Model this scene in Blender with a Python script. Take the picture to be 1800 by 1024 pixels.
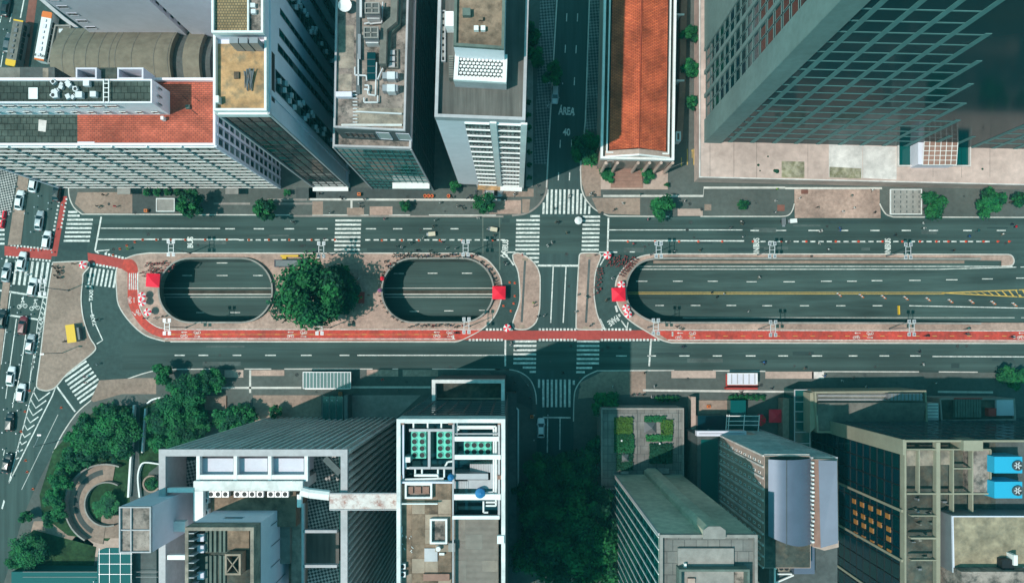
import bpy, bmesh, math, random
from mathutils import Vector, Matrix
from mathutils.geometry import tessellate_polygon
random.seed(7)
R = math.radians
for o in list(bpy.data.objects): bpy.data.objects.remove(o)
SC = bpy.context.scene
COL = SC.collection
# ---------------------------------------------------------------- camera, sky, sun, exposure
HC, SM, NX, NY = 180.0, 0.14, 905.0, 598.0      # camera height, metres per ground pixel, point straight below the camera
cam = bpy.data.cameras.new('camera'); camo = bpy.data.objects.new('camera', cam); COL.objects.link(camo)
camo.location = (0, 0, HC); camo.rotation_euler = (0, 0, 0)
cam.sensor_width = 36; cam.sensor_fit = 'HORIZONTAL'
cam.lens = 36 * (HC / SM) / 1800.0
cam.shift_x = -(NX - 900) / 1800.0; cam.shift_y = (NY - 512) / 1800.0
cam.clip_start = 1; cam.clip_end = 3000
SC.camera = camo
SUN_EL, SUN_AZ = 60.5, 23.0                      # shadows fall to +x, turned 20 degrees towards +y
world = bpy.data.worlds.new('World'); SC.world = world; world.use_nodes = True
wn = world.node_tree.nodes; wl = world.node_tree.links
for n in list(wn): wn.remove(n)
sky = wn.new('ShaderNodeTexSky'); sky.sky_type = 'NISHITA'; sky.sun_disc = False
sky.sun_elevation = R(SUN_EL); sky.sun_rotation = R(247); sky.air_density = 1.0; sky.dust_density = 1.5; sky.ozone_density = 1.0
tint = wn.new('ShaderNodeMixRGB'); tint.blend_type = 'MULTIPLY'; tint.inputs[0].default_value = 1
tint.inputs[2].default_value = (0.27, 0.93, 0.78, 1)
bg = wn.new('ShaderNodeBackground'); bg.inputs[1].default_value = 0.15
wo = wn.new('ShaderNodeOutputWorld')
wl.new(sky.outputs[0], tint.inputs[1]); wl.new(tint.outputs[0], bg.inputs[0]); wl.new(bg.outputs[0], wo.inputs[0])
sun = bpy.data.lights.new('sun', 'SUN'); sun.energy = 3.0; sun.angle = R(0.6); sun.color = (1.0, 0.91, 0.86)
suno = bpy.data.objects.new('sun', sun); COL.objects.link(suno)
sd = Vector((math.cos(R(SUN_AZ)) * math.cos(R(SUN_EL)), math.sin(R(SUN_AZ)) * math.cos(R(SUN_EL)), -math.sin(R(SUN_EL))))
suno.rotation_euler = sd.to_track_quat('-Z', 'Y').to_euler()
suno.location = (-200, -70, 300)
SC.render.engine = 'CYCLES'; HAZE = 0.00014
SC.view_settings.view_transform = 'Standard'; SC.view_settings.look = 'None'
SC.view_settings.exposure = 0.40; SC.view_settings.gamma = 1.0
SC.view_settings.use_curve_mapping = False
SC.cycles.max_bounces = 6; SC.cycles.diffuse_bounces = 3; SC.cycles.glossy_bounces = 3

# ---------------------------------------------------------------- helpers
def P(px, py, h=0.0):
    k = SM * (HC - h) / HC
    return Vector(((px - NX) * k, (NY - py) * k, h))
def PX(pts, h=0.0): return [tuple(P(a, b, h)[:2]) for a, b in pts]
def K(h): return SM * (HC - h) / HC

class MB:
    def __init__(s): s.v = []; s.f = []; s.m = []
    def add(s, vs, fs, m=0):
        b = len(s.v); s.v += [tuple(v) for v in vs]; s.f += [tuple(b + i for i in f) for f in fs]; s.m += [m] * len(fs); return s
    def box(s, x0, x1, y0, y1, z0, z1, m=0):
        return s.add([(x0,y0,z0),(x1,y0,z0),(x1,y1,z0),(x0,y1,z0),(x0,y0,z1),(x1,y0,z1),(x1,y1,z1),(x0,y1,z1)],
                     [(0,3,2,1),(4,5,6,7),(0,1,5,4),(1,2,6,5),(2,3,7,6),(3,0,4,7)], m)
    def obox(s, cx, cy, z0, z1, lx, ly, a=0, m=0):
        c, n = math.cos(a), math.sin(a)
        q = [(cx + c*x - n*y, cy + n*x + c*y) for x, y in ((-lx/2,-ly/2),(lx/2,-ly/2),(lx/2,ly/2),(-lx/2,ly/2))]
        return s.prism(q, z0, z1, m=m)
    def bar(s, p, q, w, h, m=0):          # box-section bar between two points
        p = Vector(p); q = Vector(q); d = (q - p)
        if d.length < 1e-6: return s
        d.normalize(); u = Vector((0,0,1)) if abs(d.z) < .95 else Vector((1,0,0))
        a = d.cross(u).normalized() * (w/2); b = a.cross(d).normalized() * (h/2)
        vs = [p-a-b, p+a-b, p+a+b, p-a+b, q-a-b, q+a-b, q+a+b, q-a+b]
        return s.add(vs, [(0,1,2,3),(7,6,5,4),(0,4,5,1),(1,5,6,2),(2,6,7,3),(3,7,4,0)], m)
    def tube(s, p, q, r, r2=None, n=8, m=0, cap=True):
        p = Vector(p); q = Vector(q); r2 = r if r2 is None else r2
        d = (q - p).normalized(); u = Vector((0,0,1)) if abs(d.z) < .95 else Vector((1,0,0))
        a = d.cross(u).normalized(); b = a.cross(d)
        vs = [p + (a*math.cos(t)+b*math.sin(t))*r for t in [2*math.pi*i/n for i in range(n)]] + \
             [q + (a*math.cos(t)+b*math.sin(t))*r2 for t in [2*math.pi*i/n for i in range(n)]]
        fs = [(i, (i+1) % n, n+(i+1) % n, n+i) for i in range(n)]
        if cap: fs += [tuple(reversed(range(n))), tuple(range(n, 2*n))]
        return s.add(vs, fs, m)
    def path(s, pts, r, n=6, m=0):
        for a, b in zip(pts, pts[1:]): s.tube(a, b, r, n=n, m=m)
        return s
    def prism(s, poly, z0, z1, holes=(), m=0, bottom=False):
        poly = [tuple(p[:2]) for p in poly]
        if sum(a[0]*b[1]-b[0]*a[1] for a, b in zip(poly, poly[1:]+poly[:1])) < 0: poly.reverse()
        loops = [poly] + [list(h) for h in holes]
        if not holes and len(poly) <= 4:
            tris = [tuple(range(len(poly)))]; flat = poly
        else:
            flat = [p for l in loops for p in l]
            tris = []
            for t in tessellate_polygon([[Vector((x, y, 0)) for x, y in l] for l in loops]):
                a, b, c = (flat[i] for i in t)
                cr = (b[0]-a[0])*(c[1]-a[1])-(b[1]-a[1])*(c[0]-a[0])
                tris.append(t if cr > 0 else t[::-1])
        s.add([(x, y, z1) for x, y in flat], tris, m)
        if bottom: s.add([(x, y, z0) for x, y in flat], [t[::-1] for t in tris], m)
        if z1 - z0 > 1e-6:
            for li, l in enumerate(loops):
                n = len(l)
                ar = sum(a[0]*b[1]-b[0]*a[1] for a, b in zip(l, l[1:]+l[:1]))
                ccw = ar > 0
                vs = [(x, y, z0) for x, y in l] + [(x, y, z1) for x, y in l]
                fs = []
                for i in range(n):
                    j = (i+1) % n
                    q = (i, j, n+j, n+i)
                    fs.append(q if (ccw == (li == 0)) else q[::-1])
                s.add(vs, fs, m)
        return s
    def sheet(s, poly, z, holes=(), m=0): return s.prism(poly, z, z, holes, m)
    def ball(s, c, r, n=10, k=6, sz=1.0, m=0, top=False):
        vs = []; fs = []
        for j in range(k+1):
            t = math.pi*j/k if not top else math.pi/2*j/k
            for i in range(n):
                a = 2*math.pi*i/n
                vs.append((c[0]+r*math.sin(t)*math.cos(a), c[1]+r*math.sin(t)*math.sin(a), c[2]+r*sz*math.cos(t)))
        for j in range(k):
            for i in range(n):
                fs.append((j*n+i, (j+1)*n+i, (j+1)*n+(i+1) % n, j*n+(i+1) % n))
        return s.add(vs, fs, m)
    def disc(s, cx, cy, r, z, n=20, m=0): return s.sheet([(cx+r*math.cos(2*math.pi*i/n), cy+r*math.sin(2*math.pi*i/n)) for i in range(n)], z, m=m)
    def ring(s, cx, cy, r0, r1, z0, z1, n=20, m=0, a0=0, a1=2*math.pi):
        vs = []; k = n+1
        for r, z in ((r0,z0),(r1,z0),(r1,z1),(r0,z1)):
            for i in range(k):
                a = a0+(a1-a0)*i/n; vs.append((cx+r*math.cos(a), cy+r*math.sin(a), z))
        fs = []
        for g, h in ((0,1),(1,2),(2,3),(3,0)):
            for i in range(n): fs.append((g*k+i, g*k+i+1, h*k+i+1, h*k+i)[::-1])
        return s.add(vs, fs, m)
    def ribbon(s, pts, w, z0, z1=None, m=0, side=0):
        """strip of width w following 2D pts; side 0 centred, +1 left, -1 right"""
        L = []; Rr = []
        n = len(pts)
        for i in range(n):
            a = Vector(pts[max(i-1,0)]); b = Vector(pts[min(i+1,n-1)])
            d = (b-a); d = d.normalized() if d.length > 1e-9 else Vector((1,0)); nn = Vector((-d.y, d.x))
            p = Vector(pts[i])
            lo, hi = ((-w/2, w/2) if side == 0 else ((0, w) if side > 0 else (-w, 0)))
            L.append(p+nn*hi); Rr.append(p+nn*lo)
        z1 = z0 if z1 is None else z1
        vs = [(p.x,p.y,z1) for p in L]+[(p.x,p.y,z1) for p in Rr]
        fs = [(i, n+i, n+i+1, i+1) for i in range(n-1)]
        s.add(vs, fs, m)
        if z1 > z0:
            for A in (L, Rr):
                vs = [(p.x,p.y,z0) for p in A]+[(p.x,p.y,z1) for p in A]
                f2 = [(i,i+1,n+i+1,n+i) for i in range(n-1)]
                s.add(vs, f2 if A is Rr else [f[::-1] for f in f2], m)
            for i in (0, n-1):
                s.add([(Rr[i].x,Rr[i].y,z0),(L[i].x,L[i].y,z0),(L[i].x,L[i].y,z1),(Rr[i].x,Rr[i].y,z1)], [(0,1,2,3)], m)
        return s
    def mesh(s, name, smooth=False):
        me = bpy.data.meshes.new(name); me.from_pydata(s.v, [], s.f)
        if any(s.m): me.polygons.foreach_set('material_index', s.m)
        if smooth: me.polygons.foreach_set('use_smooth', [True]*len(s.f))
        me.update(); return me

def mk(name, me, mats, parent=None, loc=None, rz=0):
    if isinstance(me, MB): me = me.mesh(name)
    mats = mats if isinstance(mats, (list, tuple)) else [mats]
    if not me.materials:
        for m in mats: me.materials.append(MT[m] if isinstance(m, str) else m)
    o = bpy.data.objects.new(name, me); COL.objects.link(o)
    if loc is not None: o.location = loc
    if rz: o.rotation_euler[2] = rz
    if parent is not None:
        o.parent = parent; o.matrix_parent_inverse = PINV(parent)
    return o
def PINV(p):                     # parents are only ever translated and turned about z
    M = Matrix.Translation(p.location) @ Matrix.Rotation(p.rotation_euler[2], 4, 'Z')
    if p.parent is not None: M = PINV(p.parent).inverted() @ p.matrix_parent_inverse @ M
    return M.inverted()
def tag(o, label=None, cat=None, group=None, kind=None):
    if label: o['label'] = label
    if cat: o['category'] = cat
    if group: o['group'] = group
    if kind: o['kind'] = kind
    return o
def thing(name, label, cat, loc=(0,0,0), rz=0, group=None):
    o = bpy.data.objects.new(name, None); COL.objects.link(o); o.location = loc; o.rotation_euler[2] = rz
    o.empty_display_size = .5
    return tag(o, label, cat, group)
def struct(name, mb, mat, parent=None):
    o = mk(name, mb, mat, parent)
    if parent is None: o['kind'] = 'structure'
    return o
def clone(root, loc, rz=0, label=None, group=None, sc=None, matmap=None):
    r = root.copy(); COL.objects.link(r); r.location = loc; r.rotation_euler[2] = rz
    if sc: r.scale = (sc, sc, sc) if not isinstance(sc, tuple) else sc
    if label: r['label'] = label
    if group: r['group'] = group
    def rec(src, dst):
        for ch in CH.get(src.name, ()):
            c = ch.copy(); COL.objects.link(c); c.parent = dst
            if matmap:
                for s_ in c.material_slots:
                    if s_.material and s_.material.name in matmap:
                        nm_ = matmap[s_.material.name]; s_.link = 'OBJECT'; s_.material = MT[nm_]
            rec(ch, c)
    if root.name not in CH: index_children(root)
    rec(root, r); return r
CH = {}
def index_children(root):
    todo = [root]
    while todo:
        o = todo.pop(); CH[o.name] = list(o.children); todo += CH[o.name]
def smooth_pts(pts, n=6, closed=False):
    """Catmull-Rom through 2D points"""
    out = []; N = len(pts)
    for i in range(N if closed else N-1):
        p0 = Vector(pts[(i-1) % N] if closed or i > 0 else pts[0]); p1 = Vector(pts[i]); p2 = Vector(pts[(i+1) % N])
        p3 = Vector(pts[(i+2) % N] if closed or i+2 < N else pts[-1])
        for k in range(n):
            t = k/n
            out.append(tuple(.5*((2*p1)+(-p0+p2)*t+(2*p0-5*p1+4*p2-p3)*t*t+(-p0+3*p1-3*p2+p3)*t**3)))
    if not closed: out.append(tuple(pts[-1]))
    return out
def inset(poly, d):
    poly = [Vector(p) for p in poly]; n = len(poly)
    ar = sum(poly[i].x*poly[(i+1) % n].y-poly[(i+1) % n].x*poly[i].y for i in range(n)); sg = 1 if ar > 0 else -1
    out = []
    for i in range(n):
        a, b, c = poly[i-1], poly[i], poly[(i+1) % n]
        d1 = (b-a).normalized(); d2 = (c-b).normalized()
        n1 = Vector((-d1.y, d1.x))*sg; n2 = Vector((-d2.y, d2.x))*sg
        m = (n1+n2); L = m.length
        m = n1 if L < 1e-6 else m/L
        k = d/max(.35, m.dot(n1)); out.append(tuple(b+m*k))
    return out

# ---------------------------------------------------------------- materials
MT = {}
def M(name, col, rough=.85, var=.22, scale=.5, stain=.25, sscale=.06, metal=0, col2=None, stretch=None, bump=0, spec=.3, trans=0, coat=0, grain=None):
    m = bpy.data.materials.new(name); m.use_nodes = True; MT[name] = m
    nt = m.node_tree; b = nt.nodes['Principled BSDF']; L = nt.links
    b.inputs['Roughness'].default_value = rough; b.inputs['Metallic'].default_value = metal
    b.inputs['Specular IOR Level'].default_value = spec
    if coat: b.inputs['Coat Weight'].default_value = coat; b.inputs['Coat Roughness'].default_value = .05
    c = tuple(col) + (1,)
    if var == 0 and stain == 0: b.inputs['Base Color'].default_value = c; return m
    g = nt.nodes.new('ShaderNodeNewGeometry'); vec = g.outputs['Position']
    if stretch:
        mp = nt.nodes.new('ShaderNodeMapping'); mp.inputs['Scale'].default_value = stretch[:3]
        if len(stretch) > 3: mp.inputs['Rotation'].default_value = (0, 0, stretch[3])
        L.new(vec, mp.inputs[0]); vs = mp.outputs[0]
    else: vs = vec
    n1 = nt.nodes.new('ShaderNodeTexNoise'); n1.inputs['Scale'].default_value = scale; n1.inputs['Detail'].default_value = 6; n1.inputs['Roughness'].default_value = .65
    n2 = nt.nodes.new('ShaderNodeTexNoise'); n2.inputs['Scale'].default_value = sscale; n2.inputs['Detail'].default_value = 5
    L.new(vs, n1.inputs['Vector']); L.new(vec, n2.inputs['Vector'])
    def rng(n, a):
        r = nt.nodes.new('ShaderNodeMapRange'); r.inputs[1].default_value = .3; r.inputs[2].default_value = .7
        r.inputs[3].default_value = 1-a; r.inputs[4].default_value = 1+a; L.new(n.outputs['Fac'], r.inputs[0]); return r
    r1 = rng(n1, var); r2 = rng(n2, stain)
    mu = nt.nodes.new('ShaderNodeMath'); mu.operation = 'MULTIPLY'; L.new(r1.outputs[0], mu.inputs[0]); L.new(r2.outputs[0], mu.inputs[1])
    vm = nt.nodes.new('ShaderNodeVectorMath'); vm.operation = 'SCALE'
    if col2:
        mx = nt.nodes.new('ShaderNodeMixRGB'); mx.inputs[1].default_value = c; mx.inputs[2].default_value = tuple(col2)+(1,)
        rr = nt.nodes.new('ShaderNodeMapRange'); rr.inputs[1].default_value = .45; rr.inputs[2].default_value = .62
        n3 = nt.nodes.new('ShaderNodeTexNoise'); n3.inputs['Scale'].default_value = sscale*2.7; n3.inputs['Detail'].default_value = 8; n3.inputs['Roughness'].default_value = .7
        L.new(vs, n3.inputs['Vector']); L.new(n3.outputs['Fac'], rr.inputs[0]); L.new(rr.outputs[0], mx.inputs[0]); L.new(mx.outputs[0], vm.inputs[0])
    else: vm.inputs[0].default_value = c[:3]
    L.new(mu.outputs[0], vm.inputs['Scale']); L.new(vm.outputs[0], b.inputs['Base Color'])
    if bump:
        bp = nt.nodes.new('ShaderNodeBump'); bp.inputs['Strength'].default_value = bump; bp.inputs['Distance'].default_value = .05
        L.new(n1.outputs['Fac'], bp.inputs['Height']); L.new(bp.outputs[0], b.inputs['Normal'])
    if trans: b.inputs['Transmission Weight'].default_value = trans
    return m
def PLAIN(name, col, rough=.6, metal=0, spec=.4, coat=0): return M(name, col, rough, 0, 0, 0, 0, metal, spec=spec, coat=coat)
def PATTERN(name, c1, c2, scale, kind='checker', rz=0, rough=.8, var=.3, mortar=(.1,.1,.1), bw=.5, rh=.25, ms=.02):
    """two-tone paving or tile roof: flat print on a real surface"""
    m = bpy.data.materials.new(name); m.use_nodes = True; MT[name] = m
    nt = m.node_tree; b = nt.nodes['Principled BSDF']; L = nt.links; b.inputs['Roughness'].default_value = rough
    b.inputs['Specular IOR Level'].default_value = .25
    g = nt.nodes.new('ShaderNodeNewGeometry'); mp = nt.nodes.new('ShaderNodeMapping'); mp.inputs['Rotation'].default_value = (0,0,rz)
    L.new(g.outputs['Position'], mp.inputs[0])
    if kind == 'checker':
        t = nt.nodes.new('ShaderNodeTexChecker'); t.inputs['Scale'].default_value = scale
        t.inputs['Color1'].default_value = tuple(c1)+(1,); t.inputs['Color2'].default_value = tuple(c2)+(1,)
        f = mp.inputs['Scale']; f.default_value = (1, 1, .001)
        L.new(mp.outputs[0], t.inputs['Vector'])
    elif kind == 'wave':
        t = nt.nodes.new('ShaderNodeTexWave'); t.inputs['Scale'].default_value = scale; t.inputs['Distortion'].default_value = 1.5
        t.inputs['Detail Scale'].default_value = 2.0
        L.new(mp.outputs[0], t.inputs['Vector'])
        mx0 = nt.nodes.new('ShaderNodeMixRGB'); mx0.inputs[1].default_value = tuple(c1)+(1,); mx0.inputs[2].default_value = tuple(c2)+(1,)
        L.new(t.outputs['Fac'], mx0.inputs[0]); t = mx0
    else:
        t = nt.nodes.new('ShaderNodeTexBrick'); t.inputs['Scale'].default_value = scale
        t.inputs['Color1'].default_value = tuple(c1)+(1,); t.inputs['Color2'].default_value = tuple(c2)+(1,); t.inputs['Mortar'].default_value = tuple(mortar)+(1,)
        t.inputs['Brick Width'].default_value = bw; t.inputs['Row Height'].default_value = rh; t.inputs['Mortar Size'].default_value = ms
        L.new(mp.outputs[0], t.inputs['Vector'])
    n = nt.nodes.new('ShaderNodeTexNoise'); n.inputs['Scale'].default_value = .35; n.inputs['Detail'].default_value = 8; n.inputs['Roughness'].default_value = .7
    L.new(g.outputs['Position'], n.inputs['Vector'])
    r = nt.nodes.new('ShaderNodeMapRange'); r.inputs[1].default_value = .3; r.inputs[2].default_value = .7; r.inputs[3].default_value = 1-var; r.inputs[4].default_value = 1+var
    L.new(n.outputs['Fac'], r.inputs[0])
    mp2 = nt.nodes.new('ShaderNodeMapping'); mp2.inputs['Scale'].default_value = (.07,.22,1); L.new(g.outputs['Position'], mp2.inputs[0])
    nb = nt.nodes.new('ShaderNodeTexNoise'); nb.inputs['Scale'].default_value = 1.0; nb.inputs['Detail'].default_value = 4; L.new(mp2.outputs[0], nb.inputs['Vector'])
    rb = nt.nodes.new('ShaderNodeMapRange'); rb.inputs[1].default_value = .38; rb.inputs[2].default_value = .58; rb.inputs[3].default_value = 1-var*.9; rb.inputs[4].default_value = 1.08; L.new(nb.outputs['Fac'], rb.inputs[0])
    mq_ = nt.nodes.new('ShaderNodeMath'); mq_.operation = 'MULTIPLY'; L.new(r.outputs[0], mq_.inputs[0]); L.new(rb.outputs[0], mq_.inputs[1])
    vm = nt.nodes.new('ShaderNodeVectorMath'); vm.operation = 'SCALE'; L.new(t.outputs[0], vm.inputs[0]); L.new(mq_.outputs[0], vm.inputs['Scale'])
    L.new(vm.outputs[0], b.inputs['Base Color']); return m

M('asphalt', (.040,.069,.065), .9, .22, .9, .22, .05)
M('asphalt_avenue', (.041,.069,.064), .88, .45, .42, .24, .05, stretch=(.022,1.0,1))
M('asphalt_diag', (.042,.069,.064), .88, .3, .5, .16, .04, stretch=(1.3,.05,1,R(-14)))
M('asphalt_side', (.040,.070,.068), .88, .28, .5, .16, .04, stretch=(1.2,.05,1))
M('asphalt_patch', (.030,.052,.051), .9, .15, .9, .1)
M('paint', (.68,.68,.64), .75, .22, 2.5, .18, .5, col2=(.40,.42,.40))
M('asphalt_worn', (.075,.098,.092), .9, .3, .7, .2, .1)
M('paint_old', (.46,.47,.44), .8, .25, 1.8, .2, .3)
M('paint_yellow', (.54,.35,.08), .75, .2, 1.5, .1)
M('bike_red', (.50,.060,.042), .85, .24, 1.4, .22, .2, col2=(.36,.06,.046))
M('bike_red_faded', (.38,.06,.05), .85, .16, 1.0, .12, .1)
M('pave_pink', (.37,.25,.205), .9, .26, 1.2, .34, .14, bump=.15)
M('pave_beige', (.28,.20,.16), .9, .22, 1.2, .2, .12)
M('pave_grey', (.088,.098,.09), .9, .16, 1.0, .2, .09)
M('pave_dark', (.06,.07,.068), .9, .18, 1.0, .2, .09)
M('pave_light', (.44,.32,.27), .9, .15, 1.2, .15, .12)
M('pave_red', (.20,.08,.06), .9, .2, 1.0, .25, .15)
PATTERN('mosaic', (.40,.38,.36), (.05,.06,.06), 2.3, 'checker', R(32))
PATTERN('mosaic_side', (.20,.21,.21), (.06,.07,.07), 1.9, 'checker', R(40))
M('kerb', (.55,.52,.48), .85, .15, 1.0, .15, .2)
M('kerb_stone', (.25,.22,.20), .9, .18, 1.0, .15, .2)
M('concrete', (.27,.25,.23), .9, .16, .8, .22, .1)
M('concrete_dark', (.09,.10,.098), .9, .2, .8, .25, .1)
M('concrete_green', (.115,.145,.125), .9, .22, .6, .25, .08)
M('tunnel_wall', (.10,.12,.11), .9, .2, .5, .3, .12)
M('white_wall', (.84,.78,.82), .8, .05, .6, .08, .08)
M('lilac_wall', (.66,.64,.72), .8, .05, .6, .07, .07)
M('lilac_dark', (.60,.58,.65), .8, .06, .6, .08, .07)
M('white_trim', (.78,.77,.75), .7, .08, 1.2, .08, .2)
M('slat', (.74,.71,.68), .8, .1, .8, .15, .1)
M('grey_trim', (.42,.40,.41), .7, .1, 1.2, .12, .2)
M('beige_wall', (.29,.27,.20), .85, .08, .6, .12, .1)
M('metal_grey', (.30,.31,.33), .45, .08, .6, .12, .1, metal=.5)
M('metal_dark', (.10,.115,.12), .5, .1, .8, .15, .1, metal=.4)
M('metal_white', (.62,.62,.63), .45, .06, 1, .08, .2, metal=.15)
M('roof_dark', (.055,.065,.056), .9, .4, .8, .4, .15, col2=(.095,.085,.065))
M('roof_grey', (.165,.16,.14), .9, .25, .8, .25, .12)
M('roof_beige', (.30,.25,.20), .9, .25, .7, .3, .15, col2=(.17,.15,.125))
M('roof_tan', (.45,.26,.125), .9, .2, .8, .25, .2, col2=(.24,.17,.10))
M('roof_mottled', (.28,.225,.195), .9, .3, .6, .3, .2, col2=(.07,.065,.058))
M('roof_plank', (.115,.108,.098), .9, .35, .5, .3, .1, stretch=(2.2,.12,1))
M('roof_brown', (.24,.165,.115), .9, .25, .6, .4, .16, col2=(.12,.085,.06))
M('mansard', (.30,.055,.025), .85, .22, 1.2, .25, .09, col2=(.20,.032,.018))
M('orange_tile', (.53,.09,.05), .85, .22, .9, .25, .18, col2=(.34,.075,.045))
M('soil', (.06,.05,.038), .95, .3, 1, .3, .2)
M('grass', (.018,.05,.018), .95, .45, 1.1, .4, .2)
M('podium', (.51,.375,.33), .85, .16, .7, .2, .12)
M('podium_light', (.60,.54,.51), .85, .2, .6, .2, .2)
M('podium_stain', (.34,.30,.22), .9, .35, .8, .3, .3, col2=(.20,.18,.10))
M('curved_metal', (.115,.145,.20), .45, .06, .4, .12, .08, metal=.1)
M('concrete_olive', (.54,.49,.38), .9, .2, .6, .22, .08)
M('vault_roof', (.19,.17,.13), .9, .2, .6, .2, .08)
M('mullion', (.09,.205,.20), .6, .08, .6, .1, .1)
M('rust_white', (.62,.55,.52), .8, .12, 1, .1, .2, col2=(.30,.12,.09))
M('wood_tile', (.30,.23,.175), .9, .18, 1, .25, .2)
M('corrugated', (.26,.22,.19), .8, .12, 1, .2, .12)
M('earth_pink', (.27,.15,.115), .9, .15, 1, .2, .15)
def GLASS(name, col, rough=.06, var=.0, spec=.6):
    m = M(name, col, rough, var, .25, var, .05, spec=spec); return m
GLASS('glass_dark', (.001,.028,.032), .1); GLASS('glass_teal', (.002,.072,.068), .1); GLASS('glass_blue', (.001,.024,.036), .1)
GLASS('glass_pale', (.10,.16,.155), .15); GLASS('blind', (.42,.44,.42), .5, .1, .3); GLASS('glass_orange', (.40,.17,.04), .4)
GLASS('glass_tower', (.002,.034,.041), .12, 0, .3).node_tree.nodes['Principled BSDF'].inputs['IOR'].default_value = 1.2
M('roof_olive', (.30,.245,.165), .9, .22, .8, .3, .2, col2=(.22,.185,.13))
M('rim_white', (.66,.66,.64), .75, .15, 1.0, .22, .2)
GLASS('canopy_glass', (.01,.10,.10), .65, 0, .1)
M('tower_panel', (.15,.22,.21), .7, .1, .8, .12, .1)
M('leaf_a', (.006,.088,.028), .75, .35, .5, .3, .12); M('leaf_b', (.014,.13,.034), .75, .3, .5, .25, .12); M('leaf_c', (.003,.048,.024), .8, .3, .5, .25, .12)
M('leaf_lime', (.05,.125,.016), .75, .3, .6, .2, .15)
M('bark', (.075,.06,.045), .95, .3, 3, .2)
for n_, c_ in dict(red=(.85,.010,.04), red_dull=(.42,.04,.03), red_bike=(.24,.03,.028), white=(.72,.72,.71), silver=(.42,.44,.46), black=(.010,.012,.014), wine=(.20,.015,.02),
                   yellow=(.70,.42,.02), lime=(.35,.62,.08), blue=(.03,.13,.36), navy=(.012,.02,.05), grey=(.14,.15,.16), skin=(.36,.21,.14), skin_dark=(.14,.075,.05),
                   hair=(.012,.010,.009), denim=(.035,.05,.09), khaki=(.20,.16,.10), pink=(.55,.22,.28), orange=(.66,.16,.03), teal=(.02,.16,.16), purple=(.16,.05,.28),
                   tyre=(.012,.012,.013), rubber=(.02,.02,.02), cyan=(.02,.36,.56), mint=(.13,.56,.44), cream=(.55,.48,.36), black_cloth=(.014,.016,.018), bluetank=(.02,.16,.36)).items():
    PLAIN('c_'+n_, c_, .6)
for n_, c_ in dict(white=(.72,.73,.74), silver=(.40,.42,.44), black=(.012,.014,.017), wine=(.16,.012,.02), grey=(.12,.13,.14)).items():
    PLAIN('car_'+n_, c_, .32, .25 if n_ in ('silver','grey') else 0, .5, .6)
PLAIN('car_glass', (.006,.010,.012), .05, 0, .7); PLAIN('head_lens', (.6,.62,.62), .15, 0, .6); PLAIN('tail_lens', (.32,.01,.01), .25); PLAIN('lamp_lens', (.72,.74,.74), .3)
# ================================================================= GROUND, UNDERPASS, PAVEMENTS
UD = 6.5                                           # depth of the underpass
def stadium(x0, x1, y0, y1, r, n=10):
    pts = []
    for cx, cy, a0 in ((x1-r, y1-r, 0), (x0+r, y1-r, 90), (x0+r, y0+r, 180), (x1-r, y0+r, 270)):
        for i in range(n+1):
            a = R(a0+90*i/n); pts.append((cx+r*math.cos(a), cy+r*math.sin(a)))
    return pts
def ovalpx(x0, x1, y0, y1, r): 
    a = P(x0, y1); b = P(x1, y0); return stadium(a.x, b.x, a.y, b.y, r*SM)
OV1 = ovalpx(284, 479, 456, 565, 53); OV2 = ovalpx(674, 866, 456, 565, 53)
TRL = smooth_pts([(1800,457.5),(1500,457),(1250,456.5),(1160,456.5),(1129,462),(1112,476),(1103,495),(1101,516),(1106,535),(1119,549),(1140,561),(1165,565),(1250,565.5),(1500,566),(1800,567)], 6)
TR = PX([(1830,457.5)]+TRL+[(1830,567)])
XE = P(1790,0).x; XS = P(1190,0).x
def zf(x):                                         # underpass road level, ramping up to the avenue at the right
    t = min(1, max(0, (x-XS)/(XE-XS))); return -UD*(1-t) - .02
g = MB(); big = 900
g.sheet([(-big,-big),(big,-big),(big,big),(-big,big)], 0, holes=[OV1, OV2, TR])
struct('ground', g, 'asphalt')
# underpass carriageway: strips along x
def floor_pts(py, off=0.0):
    pts = []
    for x in [P(q,0).x for q in (150,400,700,1000,1094)]+[XS+(XE-XS)*i/20 for i in range(21)]+[P(1835,0).x]:
        pts.append((x, (NY-py)*SM, zf(x)+off))
    return pts
def long_strip(name, pya, pyb, mat, dz=0.0, parent=None, xa=None, xb=None, h=0.0):
    A = floor_pts(pya, dz); B = floor_pts(pyb, dz)
    xs = [i for i in range(len(A)) if (xa is None or A[i][0] >= P(xa,0).x) and (xb is None or A[i][0] <= P(xb,0).x)]
    A = [A[i] for i in xs]; B = [B[i] for i in xs]; n = len(A)
    m = MB(); up = lambda L: [(x,y,z+h) for x,y,z in L]
    m.add(up(A)+up(B), [(i, n+i, n+i+1, i+1) for i in range(n-1)])
    if h:
        m.add(A+up(A), [(i,i+1,n+i+1,n+i)[::-1] for i in range(n-1)]); m.add(B+up(B), [(i,i+1,n+i+1,n+i) for i in range(n-1)])
    return struct(name, m, mat, parent)
ur = long_strip('underpass_road', 452, 571, 'asphalt_avenue')
# retaining walls of the underpass; unseen west end wall added to stop light leaking in
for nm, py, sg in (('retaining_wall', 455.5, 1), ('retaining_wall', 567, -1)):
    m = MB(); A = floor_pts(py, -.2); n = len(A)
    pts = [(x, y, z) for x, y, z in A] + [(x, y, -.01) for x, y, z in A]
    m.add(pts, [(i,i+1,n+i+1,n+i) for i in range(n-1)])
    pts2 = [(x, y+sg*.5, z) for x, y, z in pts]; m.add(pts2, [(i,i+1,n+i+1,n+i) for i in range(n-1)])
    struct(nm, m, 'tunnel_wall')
m = MB(); a = P(150,455); b = P(150,568); m.box(a.x-.5, a.x, b.y, a.y, -UD-.3, -.01); struct('tunnel_light_stop', m, 'tunnel_wall')
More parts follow.
